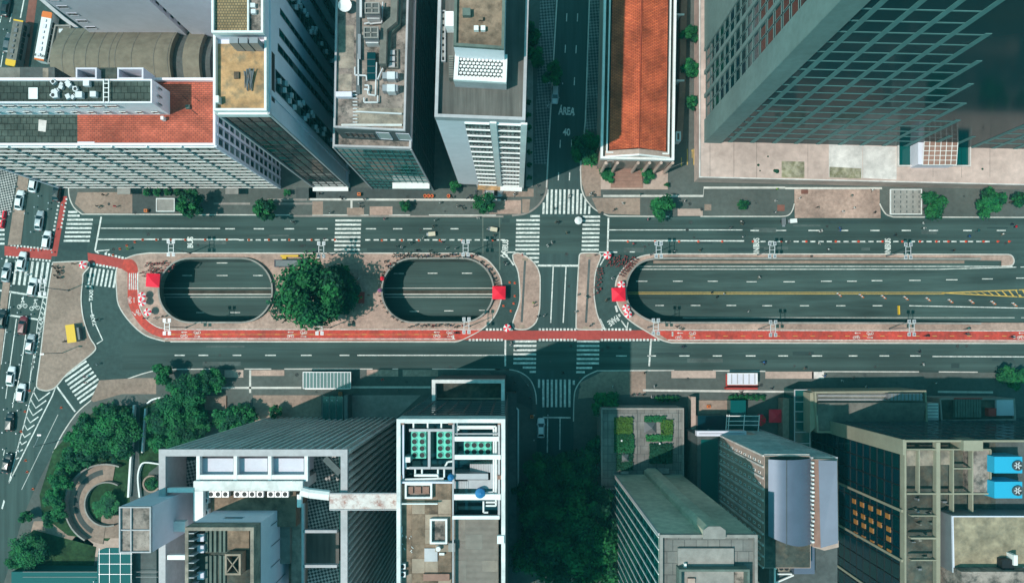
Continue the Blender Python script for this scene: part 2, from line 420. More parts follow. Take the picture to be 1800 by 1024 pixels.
# raised median strips and planted gravel inside the covered stretch
def U(px, py, dz=0.004): k = SM*(HC+UD)/HC; x = (px-NX)*k; return Vector((x, (NY-py)*k, zf(x)+dz))
def uy(py): return NY-(NY-py)*(HC+UD)/HC            # image row of a line on the underpass road -> ground row
for py, w, mat, h in ((506.2,1.2,'kerb',.25),(513,6.5,'soil',.12),(517,1.9,'kerb',.45),(522,1.2,'kerb',.25)):
    long_strip('underpass_median', uy(py-w/2), uy(py+w/2), mat, .005, ur, None, 1095, h)
# underpass lane paint
def udash(name, x0, x1, py, w=1.5, mat='paint', n=6, y2=None):
    m = MB(); A=[]; B=[]
    for i in range(n+1):
        px = x0+(x1-x0)*i/n; yy = py+((y2 or py)-py)*i/n
        x = (px-NX)*SM
        for _ in range(4):
            h = zf(x); x = (px-NX)*SM*(HC-h)/HC
        k = SM*(HC-h)/HC
        A.append((x,(NY-(yy-w/2))*k,h+.03)); B.append((x,(NY-(yy+w/2))*k,h+.03))
    m.add(A+B, [(i,n+1+i,n+2+i,i+1) for i in range(n)]); return struct(name, m, mat, ur)
for x0,x1,y in ((320,338,484),(381,400,484),(445,462,484),(381,400,462),(345,359,549),(405,422,549),(692,710,480.5),(752,769,480),(812,830,480),(720,736,547),(781,797,546),(842,852,545),
                (1118,1138,494),(1183,1200,494),(1244,1262,494),(1312,1330,495),(1377,1397,495),(1443,1462,494),(1489,1506,494),(1532,1551,493),(1598,1618,492.5),(1663,1683,491.5),(1726,1745,490),(1786,1800,488.5),
                (1152,1167,536.5),(1214,1231,536.5),(1277,1294,536.5),(1340,1357,537),(1406,1422,537),(1470,1486,537),(1534,1551,537)):
    udash('lane_dash', x0, x1, y)
udash('edge_line', 1120, 1780, 468, 1.3, 'paint', 30); udash('edge_line', 1125, 1650, 473, 1.3, 'paint', 26)
udash('edge_line', 1650, 1800, 473, 1.3, 'paint', 8, 469)
udash('edge_line', 1200, 1800, 558, 1.2, 'paint_old', 26); udash('edge_line', 1598, 1815, 537, 1.5, 'paint', 10, 541.5)
udash('centre_line', 1103, 1660, 513.6, 1.0, 'paint_yellow', 26); udash('centre_line', 1103, 1660, 516.4, 1.0, 'paint_yellow', 26)
udash('centre_line', 1655, 1810, 514.5, 1.5, 'paint_yellow', 10, 508.5); udash('centre_line', 1655, 1810, 514.5, 1.5, 'paint_yellow', 10, 522.5)
for i in range(11):
    px = 1690+12*i; t = (px-1655)/155; x = (px-NX)*SM; z = zf(x)+.014
    a = P(px, 514.5-6*t, z); b = P(px+8, 514.5+8*t, z); mm = MB(); d = .32
    mm.add([(a.x-d,a.y,z),(a.x+d,a.y,z),(b.x+d,b.y,zf(b.x)+.014),(b.x-d,b.y,zf(b.x)+.014)], [(3,2,1,0)]); struct('hatch_bar', mm, 'paint_yellow', ur)
m = MB(); m.box(P(1150,0).x, P(1700,0).x, P(0,462).y, P(0,457.2).y, -1.4, -1.0); struct('wall_ledge', m, 'pave_beige')
# parapets round the openings
def parapet(name, loop, w, z0, z1, mat, label, closed=True):
    inn = [Vector(p) for p in loop]
    L = list(loop)+[loop[0]] if closed else list(loop)
    m = MB(); 
    if closed: m.prism(inset(loop, -w), z0, z1, holes=[list(loop)], bottom=True)
    else: m.ribbon(L, w, z0, z1, side=1)
    o = mk(name, m, mat); return tag(o, label, 'parapet', 'parapets round the underpass openings')
def rim(loop, label):
    o = parapet('parapet_wall', loop, .34, -1.1, .95, 'concrete_green', label)
    c = MB(); c.prism(inset(loop, -.42), .95, 1.03, holes=[inset(loop, -.05)], bottom=True); mk('coping', c, 'concrete', o)
rim(OV1, 'low curved parapet round the left oval opening of the underpass')
rim(OV2, 'low curved parapet round the oval opening lined with people')
trl = TR[1:-1]
m = MB(); m.ribbon(trl[::-1], .34, -1.1, .95, side=1)
m2 = [p for p in trl if p[0] < P(1760,0).x]
m = MB(); m.ribbon(m2, .34, -.9, .95, side=-1); o = mk('parapet_wall', m, 'concrete_green'); tag(o, 'long horseshoe parapet round the open underpass ramp at right', 'parapet', 'parapets round the underpass openings')
c = MB(); c.ribbon(inset(m2, 0)[:] if False else m2, .46, .95, 1.03, side=-1); mk('coping', c, 'concrete', o)

# carriageways as sheets on the ground
def sheet(name, pts, z, mat, parent=None): m = MB(); m.sheet(PX(pts), z); return struct(name, m, mat, parent)
NK = 381; MK = 444.5
sheet('avenue_north_carriageway', [(165,381),(1900,383),(1900,446),(1180,446),(1150,446),(165,444)], .004, 'asphalt_avenue')
sheet('avenue_south_carriageway', [(215,601),(1900,603),(1900,656),(1050,650),(215,652)], .004, 'asphalt_avenue')
sheet('side_street', [(979,-200),(1040,-200),(1020,332),(1018,381),(945,381),(960,332)], .005, 'asphalt_side')
sheet('side_street_crossing', [(946,446),(1014,446),(1011,601),(946,601)], .004, 'asphalt_side')
sheet('side_street_south', [(942,650),(1010,650),(1006,1400),(940,1400)], .0045, 'asphalt_side')
sheet('left_avenue', [(60,300),(121,310),(96,460),(60,700),(60,870),(-60,1300),(-400,1300),(-60,640),(10,440)], .0035, 'asphalt_diag')
for pts in ([(100,395),(160,395),(155,440),(98,440)], [(1402,482),(1472,482),(1472,503),(1402,503)], [(880,383),(895,383),(895,391),(880,391)]):
    pass
sheet('asphalt_patch', [(882,384.5),(896,384.5),(896,391),(882,391)], .009, 'asphalt_patch')
sheet('asphalt_patch', [(97,402),(158,404),(152,442),(94,438)], .0085, 'asphalt_patch')

def pavement(name, pts, mat, kerb=None, holes=(), z=.12, kw=.26, km='kerb', n=5, sm=False):
    poly = PX(pts); 
    m = MB(); m.prism(poly, 0, z, holes=list(holes)); o = struct(name, m, mat)
    for kp in (kerb or []):
        kk = PX(kp); m = MB(); m.ribbon(kk, kw, 0, z+.006); mk('kerb_stone', m, km, o)
    return o
def S(pts, n=5): return smooth_pts(pts, n)
# --- north pavement, west of the side street
nw = S([(121,325),(122,345),(130,364),(144,376)],4)
ne = S([(900,379),(925,375),(945,362),(957,345),(961,330),(963,282)],4)
o = pavement('north_pavement', [(118,200)]+nw+[(300,377),(500,377.5),(880,379.5)]+ne+[(966,200),(979,0),(985,-200),(985,-260),(118,-260)], 'pave_grey',
         [nw, [(144,376.5),(308,377),(360,377.5),(509,378)], [(549,378),(612,378)], [(634,378),(648,378)],[(684,378),(721,378)],[(754,378),(872,378.5)]])
for kp in ([(509,379.5),(885,380.5)], ne):
    m = MB(); m.ribbon(PX(kp), .45, 0, .124); mk('kerb_stone', m, 'kerb_stone', o)
# --- north pavement, east of the side street
e1 = S([(1020,250),(1021,320),(1024,338),(1031,352),(1047,369),(1070,380)],4)
e2 = S([(1370,380.5),(1384,379),(1392,371),(1396,358)],4); e3 = S([(1546,358),(1551,368),(1558,377),(1570,381.5)],4)
o = pavement('north_pavement', [(1040,-260),(1040,-200),(1029,212)]+e1+[(1200,380)]+e2+[(1396,330),(1546,330)]+e3+[(1900,382.5),(1900,-260)], 'pave_grey', [e1, [(1070,380),(1176,380.5)], [(1231,380.5)]+e2, e3+[(1900,382.5)]])
pavement('bus_bay', [(1396,330),(1397,383),(1548,383.5),(1546,330)], 'pave_pink', z=.06)
# --- plaza island with the two ovals
p1o = S([(205,474),(204,490),(205,506),(209,536),(229,566),(256,589),(290,599.5)],4)
p1r = S([(829,445),(856,456),(876,480),(882,500),(881,526),(869,556),(846,579),(812,597),(800,600.5)],4)
p1l = S([(219,456),(226,452),(240,447.5),(262,444.5)],4)
pavement('plaza_pavement', p1l+[(829,445)]+p1r[1:]+[(300,600)]+p1o[::-1]+[(206,471),(214,472)], 'pave_pink',
         [p1l+[(829,445)], p1r, [(300,600.2),(800,600.6)], p1o], holes=[OV1, OV2])
# --- island round the ramp
p2l = S([(1180,446),(1136,448),(1109,459.5),(1090,479),(1082,499),(1083,526),(1093,549),(1112,567),(1136,582),(1162,597),(1180,602)],4)
p2n = S([(1760,468),(1778,466),(1782,457),(1776,448),(1760,447)],4)
def arr(l): return [tuple(p) for p in l]
px_tr = TRL
top = [(1180,446),(1760,447)]+p2n[::-1][1:]                # north arm
innerN = [p for p in TRL if p[1] < 512 and p[0] < 1765]; innerS = [p for p in TRL if p[1] >= 512]
ring = top + [(1760,458)] + innerN[1:] + innerS + [(1830,567),(1830,603)] + [(1180,602)] + p2l[::-1][1:-1]
pavement('ramp_pavement', ring, 'pave_pink', [p2l, [(1180,446),(1760,447)]+p2n[::-1], [(1180,602.3),(1830,603.2)]])
# --- small islands of the crossing
i1 = S([(901,448),(905,445.5),(912,444.5),(929,453),(942,466),(948,480),(949.5,493),(949,530),(948,546),(942,566),(929,577),(917,579),(905,577),(901,569),(906,552),(911,539),(914,519),(911,479),(903,460),(901,448)],3)
pavement('crossing_island', i1[:-1], 'pave_pink', [i1])
i2 = S([(1018,450),(1020,446),(1026,444.5),(1049,444.5),(1056,448),(1055,455),(1050,468),(1046,483),(1044,513),(1046,533),(1050,553),(1058,572),(1058,577),(1053,579),(1020,579),(1014,577),(1012.5,570),(1014,520),(1018,450)],3)
pavement('crossing_island', i2[:-1], 'pave_pink', [i2])
for a, b in (((923,458),(917,566)),((1036,456),(1030,567))):
    m = MB(); m.ribbon(PX([a,b]), .55, .12, .128); mk('drain_channel', m, 'concrete_dark')['kind'] = 'structure'
for x, y in ((923,456),(917,573),(1035,449),(1029,576)):
    m = MB(); p = P(x,y); m.box(p.x-.7,p.x+.7,p.y-.3,p.y+.3,.12,.132); mk('tactile_paving', m, 'wood_tile')['kind'] = 'structure'
# --- traffic island at left
p0 = S([(93,461),(140,459),(155,460),(157,469),(147,481),(146,492),(143,525),(147,560),(158,592),(168.5,609),(165,618),(151,630),(119,656),(99,679),(88,685),(79,686),(67,682),(65,671),(71,628),(83,525),(93,461)],3)
pavement('traffic_island', p0[:-1], 'pave_beige', [p0])
# --- left median and far-left pavement
pavement('left_median', [(34,300),(52,303),(37,430),(14,431)], 'pave_beige', z=.1)
pavement('left_median', [(9,470),(20,480),(6,600),(-4,690),(-20,690)], 'pave_beige', z=.1)
pavement('mosaic_pavement', [(-60,280),(33,300),(18,378),(-60,376)], 'mosaic', z=.1)
# --- south pavement west of the side street
sw = S([(0,1040),(12,1010),(35,928),(59,865),(83,817),(98,786),(110,762),(134,727),(158,705),(189,681),(237,661),(278,650),(315,648.5)],3)
se = S([(870,649),(895,649),(915,654),(932,667),(941,688),(943,710)],4)
o = pavement('south_pavement', sw+[(600,648)]+se+[(943,1400),(-100,1400),(-60,1200)], 'pave_grey', [[(x,y) for x,y in sw if y<800], [(315,648.5),(370,648)], [(430,648),(477,648)], [(500,648),(655,648)],[(690,648),(700,648)],[(760,648),(895,649)], se])
# --- south pavement east
s2 = S([(1008,740),(1009,700),(1013,681),(1027,662.5),(1050,651)],4)
pavement('south_pavement', s2+[(1900,655),(1900,1400),(1007,1400)], 'pave_grey', [s2+[(1185,650.5)], [(1253,651),(1345,652)], [(1445,652.5),(1615,653)], [(1650,653),(1718,653.5)]])

# --- coloured patches of paving laid flush on the pavements
def patch(name, pts, mat, z=.127): return sheet(name, pts, z, mat)
for pts, mt in (
    ([(137,338),(233,338),(233,375),(150,375),(132,358)],'pave_beige'), ([(650,363),(690,363),(690,378),(650,378)],'pave_pink'),
    ([(610,365),(640,365),(640,378),(610,378)],'pave_beige'), ([(549,354),(568,354),(568,378),(549,378)],'pave_beige'),
    ([(860,352),(916,352),(916,376),(860,376)],'pave_pink'), ([(918,350),(932,350),(930,374),(918,374)],'pave_beige'), ([(848,332),(938,332),(938,346),(848,346)],'pave_beige'),
    ([(543,330),(556,330),(556,352),(543,352)],'pave_beige'), ([(233,338),(280,338),(280,375),(233,375)],'pave_dark'),
    ([(520,330),(760,330),(760,349),(520,349)],'pave_dark'), ([(1040,348),(1125,348),(1125,378),(1052,375)],'pave_beige'), ([(1191,367),(1235,367),(1235,379.5),(1191,379.5)],'pave_light'),
    ([(1238,359),(1250,359),(1250,370),(1238,370)],'pave_beige'), ([(1022,285),(1056,285),(1056,345),(1030,345),(1022,320)],'pave_beige'),
    ([(1366,360),(1379,360),(1379,371),(1366,371)],'pave_red'), ([(1408,332),(1420,332),(1420,341),(1408,341)],'pave_red'),
    ([(440,650),(500,650),(500,660),(440,660)],'pave_pink'), ([(645,649.5),(700,649.5),(700,661),(645,661)],'pave_pink'), ([(708,649.5),(770,649.5),(770,661),(708,661)],'pave_pink'),
    ([(395,650),(428,650),(428,663),(395,663)],'pave_light'), ([(175,668),(236,664),(275,664),(275,692),(215,692),(165,706),(160,703)],'pave_beige'),
    ([(860,652),(912,656),(936,690),(936,720),(895,700)],'pave_dark'), ([(1020,672),(1060,652),(1135,652),(1135,690),(1016,700)],'pave_beige'),
    ([(1180,650.8),(1258,650.8),(1258,664),(1180,664)],'pave_light'), ([(1345,652.5),(1430,652.5),(1430,665),(1345,665)],'pave_light'), ([(1427,653),(1448,653),(1448,665),(1427,665)],'podium_light'),
    ([(360,695),(400,695),(400,720),(360,720)],'pave_beige'), ([(398,695),(440,695),(440,740),(398,740)],'pave_grey'), ([(445,694),(565,694),(565,740),(445,740)],'pave_beige'), ([(614,694),(740,694),(690,740),(610,740)],'concrete'),
    ([(150,925),(185,915),(260,960),(230,985),(110,970),(130,945)],'pave_light'),
    ([(60,915),(115,915),(165,955),(155,990),(70,975),(50,950)],'pave_beige')):
    patch('paving_patch', pts, mt)
for pts in ([(244,366),(272,366),(272,350),(244,350)],):
    pass
for kp, mt in (([(470,351),(540,351)],'kerb_stone'),([(545,350.5),(880,351.5)],'kerb'),([(376,358),(440,358)],'kerb_stone'),([(490,358),(550,358)],'kerb_stone'),([(1060,344.5),(1236,344.5),(1237,330),(1380,330)],'kerb'),
           ([(1380,331),(1550,331)],'kerb'),([(618,352),(618,366)],'kerb'),([(378,681),(530,681)],'kerb'),([(616,680),(757,680)],'kerb'),([(1130,685.5),(1390,688)],'kerb'),([(1648,688),(1745,689)],'kerb'),([(440,650),(440,690)],'kerb')):
    m = MB(); m.ribbon(PX(kp), .5, .12, .131); mk('paving_band', m, mt)['kind'] = 'structure'
# side-street mosaic pavements
patch('mosaic_pavement', [(953,-100),(979,-100),(976,0),(962,288),(938,288),(944,150)], 'mosaic_side', .129)
patch('mosaic_pavement', [(1040,-100),(1065,-100),(1062,0),(1056,230),(1029,230),(1037,0)], 'mosaic_side', .129)
for kp in ([(979,0),(963,282),(960.5,330)], [(1036,0),(1029,212),(1020,300)]):
    m = MB(); m.ribbon(PX(kp), .3, 0, .14); mk('street_kerb', m, 'kerb')['kind'] = 'structure'

# ================================================================= BIKE LANES AND ROAD PAINT
m = MB(); 
inner = S([(243,478),(243,509),(245,536),(256,559),(276,574),(297,579)],4); outer = S([(225,478),(225,509),(227,536),(243,566),(266,586),(300,597)],4)
lane = outer+[(800,597.5),(812,596.5),(845,580),(845,579)]+inner[::-1]
sheet('bike_lane', lane, .128, 'bike_red')
sheet('bike_lane', [(1147,579.5),(1176,598),(1900,599.5),(1900,581.5)], .128, 'bike_red')
bl = sheet('bike_crossing', [(847,581),(1140,580),(1165,597),(815,597)], .012, 'bike_red_faded')
sheet('bike_crossing', [(154,444),(219,455),(214,472),(155,462)], .011, 'bike_red_faded')
sheet('bike_lane', S([(219,455),(232,456),(241,465),(243,479)],3)+[(225,479),(214,472)], .1285, 'bike_red')
sheet('bike_crossing', [(109,345),(118,345),(100,450),(90,450)], .011, 'bike_red_faded')
sheet('bike_crossing', [(8,432),(92,438),(90,456),(8,449)], .0115, 'bike_red_faded')
sheet('bus_lane_red', [(54,-20),(68,-20),(50,118),(33,118)], .02, 'pave_red')
def line(pts, w=.22, z=.009, mat='paint', name='road_line', parent=None):
    m = MB(); m.ribbon(PX(pts), w, z); return struct(name, m, mat, parent)
# edges of the bike lanes
line(inner+[(845,579)], .16, .133); line([(290,594.6),(800,595.3)], .18, .133); line([(1147,580),(1900,581.6)], .16, .133); line([(1174,597),(1900,598.4)], .18, .133)
line([(297,587.3),(786,587.6)], .05, .133, 'paint_yellow'); 
def dashes(name, segs, y, w=.26, z=.009, mat='paint'):
    par = None
    for i, (a, b) in enumerate(segs):
        m = MB(); m.ribbon(PX([(a,y),(b,y)]), w, z); o = struct(name if par is None else 'dash', m, mat, par); par = par or o
    return par
dashes('bike_lane_line', [(300+30.6*i, 308+30.6*i) for i in range(16)], 587.4, .13, .134, 'paint_yellow')
dashes('bike_lane_line', [(1210+30.6*i, 1218+30.6*i) for i in range(20)], 590.2, .13, .134, 'paint_yellow')
line([(1182,583),(1182,590.5)], .4, .135); line([(797,588),(797,595)], .4, .135)
# avenue lines
line([(177,401),(387,401.5)]); dashes('lane_line', [(396,413),(446,464),(500,517),(557,576),(643,661),(691,707),(744,759),(792,806)], 402)
line([(172,420.3),(420,420.8)], .32)
dashes('lane_line', [(420+14.8*i, 429+14.8*i) for i in range(32) if not 585 < 420+14.8*i < 628]+[(868,880)], 421.5, .32)
line([(1069,404),(1305,404)]); dashes('lane_line', [(1319,1334),(1364,1382),(1421,1441),(1479,1491),(1530,1546),(1585,1601),(1633,1649),(1693,1708),(1752,1768)], 405)
line([(1069,422.6),(1308,423.3)], .32); dashes('lane_line', [(1322+14.6*i, 1331+14.6*i) for i in range(29)], 424.4, .32)
line([(178,381),(167,440.5)], .4); line([(1069.5,383),(1068,443)], .42); line([(1053,443),(1085,443)], .3); line([(1107,442.6),(1116,442.6)], .25)
line([(945,466.5),(1016,466.8)], .48); line([(972.5,468),(968,567)], .28); line([(995,468),(990,567)], .28)
line([(881,441),(889,448),(897,457),(903,466)], .35); line([(892,443.2),(906,443.2)], .3)
dashes('lane_line', [(307,325),(349,366),(409,424),(466,485),(529,548),(597,614)], 624)
line([(628,624),(886,624)], .25); line([(888.5,588),(888,643)], .42); line([(1145,588),(1141,643)], .42)
dashes('lane_line', [(1083,1102),(1138,1153),(1194,1212),(1253,1269),(1311,1328),(1368,1385),(1427,1445),(1492,1507),(1546,1563),(1600,1618)], 625)
line([(1639,626),(1900,627)], .25)
line([(954,733),(1003,733.5)], .4); line([(962.6,735),(962,795)], .28); line([(984.5,735),(984,790)], .28)
for x, a, b in ((996.5,24,38),(1015.5,24,38),(994,79,93),(1013,80,94),(1010,136,150),(985,246,260),(1005,246,258),(982,303,317),(1001.5,303,317)):
    line([(x,a),(x-.7,b)], .22, .01)
# slip road taxi bay
line([(150,503),(161,503),(162,508)], .26); line(S([(160,531),(161,546),(163,556)],3), .26); line([(168,570),(180.5,597.5),(170,604)], .26)
line([(167,441),(174,445)], .3); line([(170,441),(193,439),(186,444)], .25)
# give-way paint beside the ramp head
line([(1058,575),(1064,579)], .4); line([(1055,560),(1064,579)], .25); line([(1082,537),(1085,548)], .5); line([(1087,552),(1090,556)], .5); line([(1092,563),(1102,577)], .3); line([(1102,577),(1104,566)], .3)
line([(1056,450),(1070,443)], .3); line([(1055,466),(1063,452)], .3)
# left avenue
line([(0,510),(84,523)], .45); line([(12,553),(85,564)], .42); line([(19,512),(2,640)], .22)
line([(29,560),(17,646)], .22); line([(49,562),(36,652),(26,700)], .22); line([(84,524),(55,650),(50,690)], .24); line([(76,524),(66,570),(56,650)], .22)
for i in range(13): line([(76-1.7*i,530+9*i),(82-1.9*i,538+9*i)], .25)
line([(17,646),(10,700)], .18); line([(26,690),(22,716)], .18); line([(8,790),(6,800)], .18); line([(7,878),(3,893)], .2)
line([(98,679),(92,695),(15,849)], .28); line([(62,680),(54,700),(15,849)], .22)
for i in range(9):
    t = i/9; x0 = 58-36*t; y0 = 697+122*t; w = 22*(1-t)+4
    line([(x0,y0-8*(1-t)-2),(x0+w*.38,y0+7*(1-t)),(x0+w*1.15,y0-7*(1-t)-1)], .3)
line([(100,679),(132,723)], .42); line([(102,728),(38,860)], .15, .009, 'paint_old')
line([(8,880),(4,894)], .2)
# top-left street
line([(44,-10),(36,32)], .3); line([(21,24),(17,39)], .2); line([(7,84),(1,120)], .2); line([(3,25),(0,40)], .2)
def crosswalk(segs, w=.5, z=.011, mats=('paint',)):
    par = None; mesh = {}
    for i, (a, b) in enumerate(segs):
        pa, pb = P(*a), P(*b); L = round((pb-pa).length, 2); key = L
        if key not in mesh:
            m = MB(); m.ribbon([(-L/2,0),(L/2,0)], w, 0); mesh[key] = m.mesh('stripe'); mesh[key].materials.append(MT[mats[0]])
        c = (pa+pb)/2; o = bpy.data.objects.new('crosswalk' if par is None else 'stripe', mesh[key]); COL.objects.link(o)
        o.location = (c.x, c.y, z); o.rotation_euler[2] = math.atan2(pb.y-pa.y, pb.x-pa.x)
        if par is None: par = o; o['kind'] = 'structure'
        else: o.parent = par; o.matrix_parent_inverse = PINV(par)
H_ = lambda x0, x1, ys, sk=0: [((x0+sk*i, y), (x1+sk*i, y)) for i, y in enumerate(ys)]
crosswalk(H_(118,163.5,[386.1,393.5,400.9,408.2,415.6,423],-1.2)); crosswalk([((120,372.5),(136,372.5)),((119,379),(140,379))])
crosswalk(H_(589.5,635,[387.4,394.7,402,409.3,416.6,424,431.2,438.5],-.3))
crosswalk([((932,379.8),(949,379.8))]+H_(907.5,949,[387,394.4,401.7,409,416.3,423.6,431,438.2],-.2)+[((915,445.5),(948,445.5)),((930,452.9),(947.5,452.9)),((938,460),(947,460))])
crosswalk(H_(1024.5,1055,[380.8,388,395,402.4,409.7,417,424,431.3,438.6],-.3))
crosswalk([((x+.4,333),(x-.7,376)) for x in (962,969.6,977.3,984.6,992.2,999.9,1007.5,1015)]+[((1021.8,340),(1021,376)),((1029,350),(1028,376)),((1036,362),(1035.5,376)),((956,356),(955,376))], .52)
crosswalk(H_(903.5,943,[584.7,592.3],-.1)+H_(903,943,[599.6,607.3,615,622.2,630.2,637.8],-.15)+[((919,645.5),(942,645.5)),((931,653),(942,653))])
crosswalk(H_(1014.5,1054,[584.7,592.3,600,607.5,615,622.6,630.4,638],-.15)+[((1013,646),(1041,646)),((1013,653.6),(1028,653.6))])
crosswalk([((x,666.5),(x,715)) for x in (955,962.7,970,977.7,985.6,993,1001)]+[((947.5,666),(947.5,681)),((1008.5,668),(1008.5,676))], .52)
crosswalk([((30+9.2*i,458+.5*i),(24+9.2*i,500+.5*i)) for i in range(7)]+[((12,455),(9,470))], .6)
crosswalk([((161+7.3*i,470.5+.9*i),(155+7.4*i,500+.9*i)) for i in range(7)], .48)
crosswalk([((152+4.2*i,634+6.3*i),(110.5+4.2*i,663.5+6.3*i)) for i in range(8)], .5)
crosswalk([((-6,372+8*i),(8,372+8*i)) for i in range(8)], .5)
crosswalk([((228+3.5*i,480),(227.6+3.5*i,509)) for i in range(5)], .24, .134)
def squares(pts, s=.55, z=.016):
    par = None; m = MB(); m.sheet([(-s/2,-s/2),(s/2,-s/2),(s/2,s/2),(-s/2,s/2)], 0); me = m.mesh('square'); me.materials.append(MT['paint'])
    for x, y in pts:
        p = P(x, y); o = bpy.data.objects.new('bike_crossing_marks' if par is None else 'square', me); COL.objects.link(o); o.location = (p.x,p.y,z)
        if par is None: par = o; o['kind'] = 'structure'
        else: o.parent = par; o.matrix_parent_inverse = PINV(par)
for y, a, b in ((578.7,856,905),(597,826,886),(578.7,949,1014),(597,949,1014),(578.7,1058,1108),(597,1058,1160)):
    squares([(a+6.2*i, y) for i in range(int((b-a)/6.2)+1)])
squares([(186+5.9*i,446+1.4*i) for i in range(7)]); squares([(165+5.8*i,464+1.1*i) for i in range(8)])
squares([(105-1.3*i,348+7*i) for i in range(13)], .45); squares([(117-1.3*i,350+7*i) for i in range(8)], .45)
squares([(20+5.8*i,431+.6*i) for i in range(13)], .45); squares([(12+5.8*i,450.5+.6*i) for i in range(14)], .45)
# words and symbols painted on the road
def text(body, px, py, size, rz, z=.011, mat='paint', sx=1.0, name='road_lettering', parent=None, h=0):
    c = bpy.data.curves.new('t', 'FONT'); c.body = body; c.size = size; c.align_x = 'CENTER'; c.align_y = 'CENTER'; c.offset = .03*size; c.resolution_u = 3
    o = bpy.data.objects.new('t', c); COL.objects.link(o)
    me = bpy.data.meshes.new_from_object(o.evaluated_get(bpy.context.evaluated_depsgraph_get())); bpy.data.objects.remove(o)
    me.materials.clear(); me.materials.append(MT[mat])
    for v in me.vertices: v.co.x *= sx
    q = bpy.data.objects.new(name, me); COL.objects.link(q); p = P(px, py, h); q.location = (p.x, p.y, z if not h else h+z); q.rotation_euler[2] = rz
    if parent: q.parent = parent; q.matrix_parent_inverse = PINV(parent)
    else: q['kind'] = 'structure'
    return q
text('ÁREA', 996, 196, 2.6, R(-2), sx=.62); text('40', 996, 233, 2.4, R(-2), sx=.75); line([(1008,190),(1007.5,204)], .2)
text('BUS', 335, 426, 1.9, R(90), sx=.85); text('ÔNIBUS', 888.5, 437, 2.0, R(88), sx=.62); text('ÔNIBUS', 1330, 434, 2.0, R(90), sx=.62); text('ÔNIBUS', 1561, 434.5, 2.0, R(90), sx=.62)
text('TAXI', 160.5, 519, 1.3, R(88), sx=.95); text('TAXI', 164.5, 562, 1.3, R(105), sx=.95); text('PARE', 1078, 563, 2.1, R(215), sx=.6)
def arrow(px, py, a, L=1.5, z=.135, mat='paint'):
    m = MB(); c, s = math.cos(a), math.sin(a); T = lambda x, y: (x*c-y*s, x*s+y*c)
    m.sheet([T(-L/2,-.07),T(L/4,-.07),T(L/4,.07),T(-L/2,.07)], 0); m.sheet([T(L/4,-.25),T(L/2,0),T(L/4,.25)], 0)
    o = mk('road_arrow', m, mat); p = P(px,py); o.location = (p.x,p.y,z); o['kind'] = 'structure'
def bike_mark(px, py, a, s=1.0, z=.135):
    m = MB(); 
    for x in (-.5,.5): m.ring(x*s, 0, .26*s, .36*s, 0, .002, 14)
    for q in ([(-.5,0),(-.1,.42),(.38,.40),(.5,0)], [(-.5,0),(.05,0),(.38,.40)], [(.05,0),(-.12,.5)], [(.38,.4),(.34,.62),(.5,.66)]):
        m.ribbon([(x*s,y*s) for x,y in q], .08*s, 0.001)
    o = mk('bike_symbol', m, 'paint'); p = P(px,py); o.location = (p.x,p.y,z); o.rotation_euler[2] = a; o['kind'] = 'structure'
for x in (330, 517, 774): 
    arrow(x-6,583.5,math.pi); arrow(x+17,591,0); bike_mark(x+17,584,math.pi); bike_mark(x-6,590.5,0)
for x in (1195, 1507, 1795):
    arrow(x,585,math.pi); arrow(x+22,593,0); bike_mark(x+22,585.5,math.pi); bike_mark(x-2,593,0)
arrow(236,527,R(92),1.3); bike_mark(229,527,R(90)); arrow(236,551,R(-45),1.3); bike_mark(244,549,R(125))
def rider_mark(px, py):
    bike_mark(px, py, R(8), 1.5, .011); m = MB(); m.disc(.1,1.9,.3,.002,12); m.ribbon([(-.2,.9),(.1,1.55),(.5,1.0)], .3, .002)
    o = mk('rider_symbol', m, 'paint'); p = P(px,py); o.location = (p.x,p.y,.012); o['kind'] = 'structure'
rider_mark(39, 538); rider_mark(61, 541)
for x in (1208,1219.5): line([(x,262),(x,290)], .2, .14, 'paint_yellow')
arrow(1197.5,285,R(-90),2.2,.141,'paint_yellow'); arrow(1216.5,270,R(90),2.2,.141,'paint_yellow')
# ================================================================= BUILDINGS
PATTERN('roof_tiles', (.62,.135,.052), (.50,.10,.042), 1.0, 'brick', 0, .85, .33, (.16,.028,.016), .9, .32, .05)
PATTERN('orange_paving', (.56,.13,.075), (.46,.10,.06), 1.0, 'brick', 0, .85, .34, (.20,.06,.045), .8, .4, .05)
PATTERN('tan_tiles', (.36,.25,.13), (.27,.18,.09), 1.0, 'brick', 0, .85, .25, (.11,.09,.06), .45, .45, .06)
PATTERN('dark_tiles', (.075,.095,.08), (.055,.072,.062), 1.0, 'brick', 0, .9, .45, (.02,.025,.02), 1.2, 1.2, .07)
PATTERN('slab_tiles', (.22,.215,.20), (.18,.175,.165), 1.0, 'brick', 0, .9, .25, (.09,.09,.085), 1.9, 1.9, .05)
WC = {}
def win_mesh(w, h, gm, fm, fr=.09):
    k = (round(w,2), round(h,2), gm, fm)
    if k in WC: return WC[k]
    m = MB(); a, b = w/2, h/2; i, j = a-fr, b-fr
    O = [(-a,-.09,-b),(a,-.09,-b),(a,-.09,b),(-a,-.09,b)]; I = [(-i,-.09,-j),(i,-.09,-j),(i,-.09,j),(-i,-.09,j)]; G = [(x,-.025,z) for x,_,z in I]; B = [(x,0,z) for x,_,z in O]
    m.add(O+I, [(0,1,5,4),(1,2,6,5),(2,3,7,6),(3,0,4,7)], 1); m.add(I+G, [(0,1,5,4),(1,2,6,5),(2,3,7,6),(3,0,4,7)], 1); m.add(O+B, [(1,0,4,5),(2,1,5,6),(3,2,6,7),(0,3,7,4)], 1)
    m.add(G, [(0,1,2,3)], 0)
    me = m.mesh('window'); me.materials.append(MT[gm]); me.materials.append(MT[fm]); WC[k] = me; return me
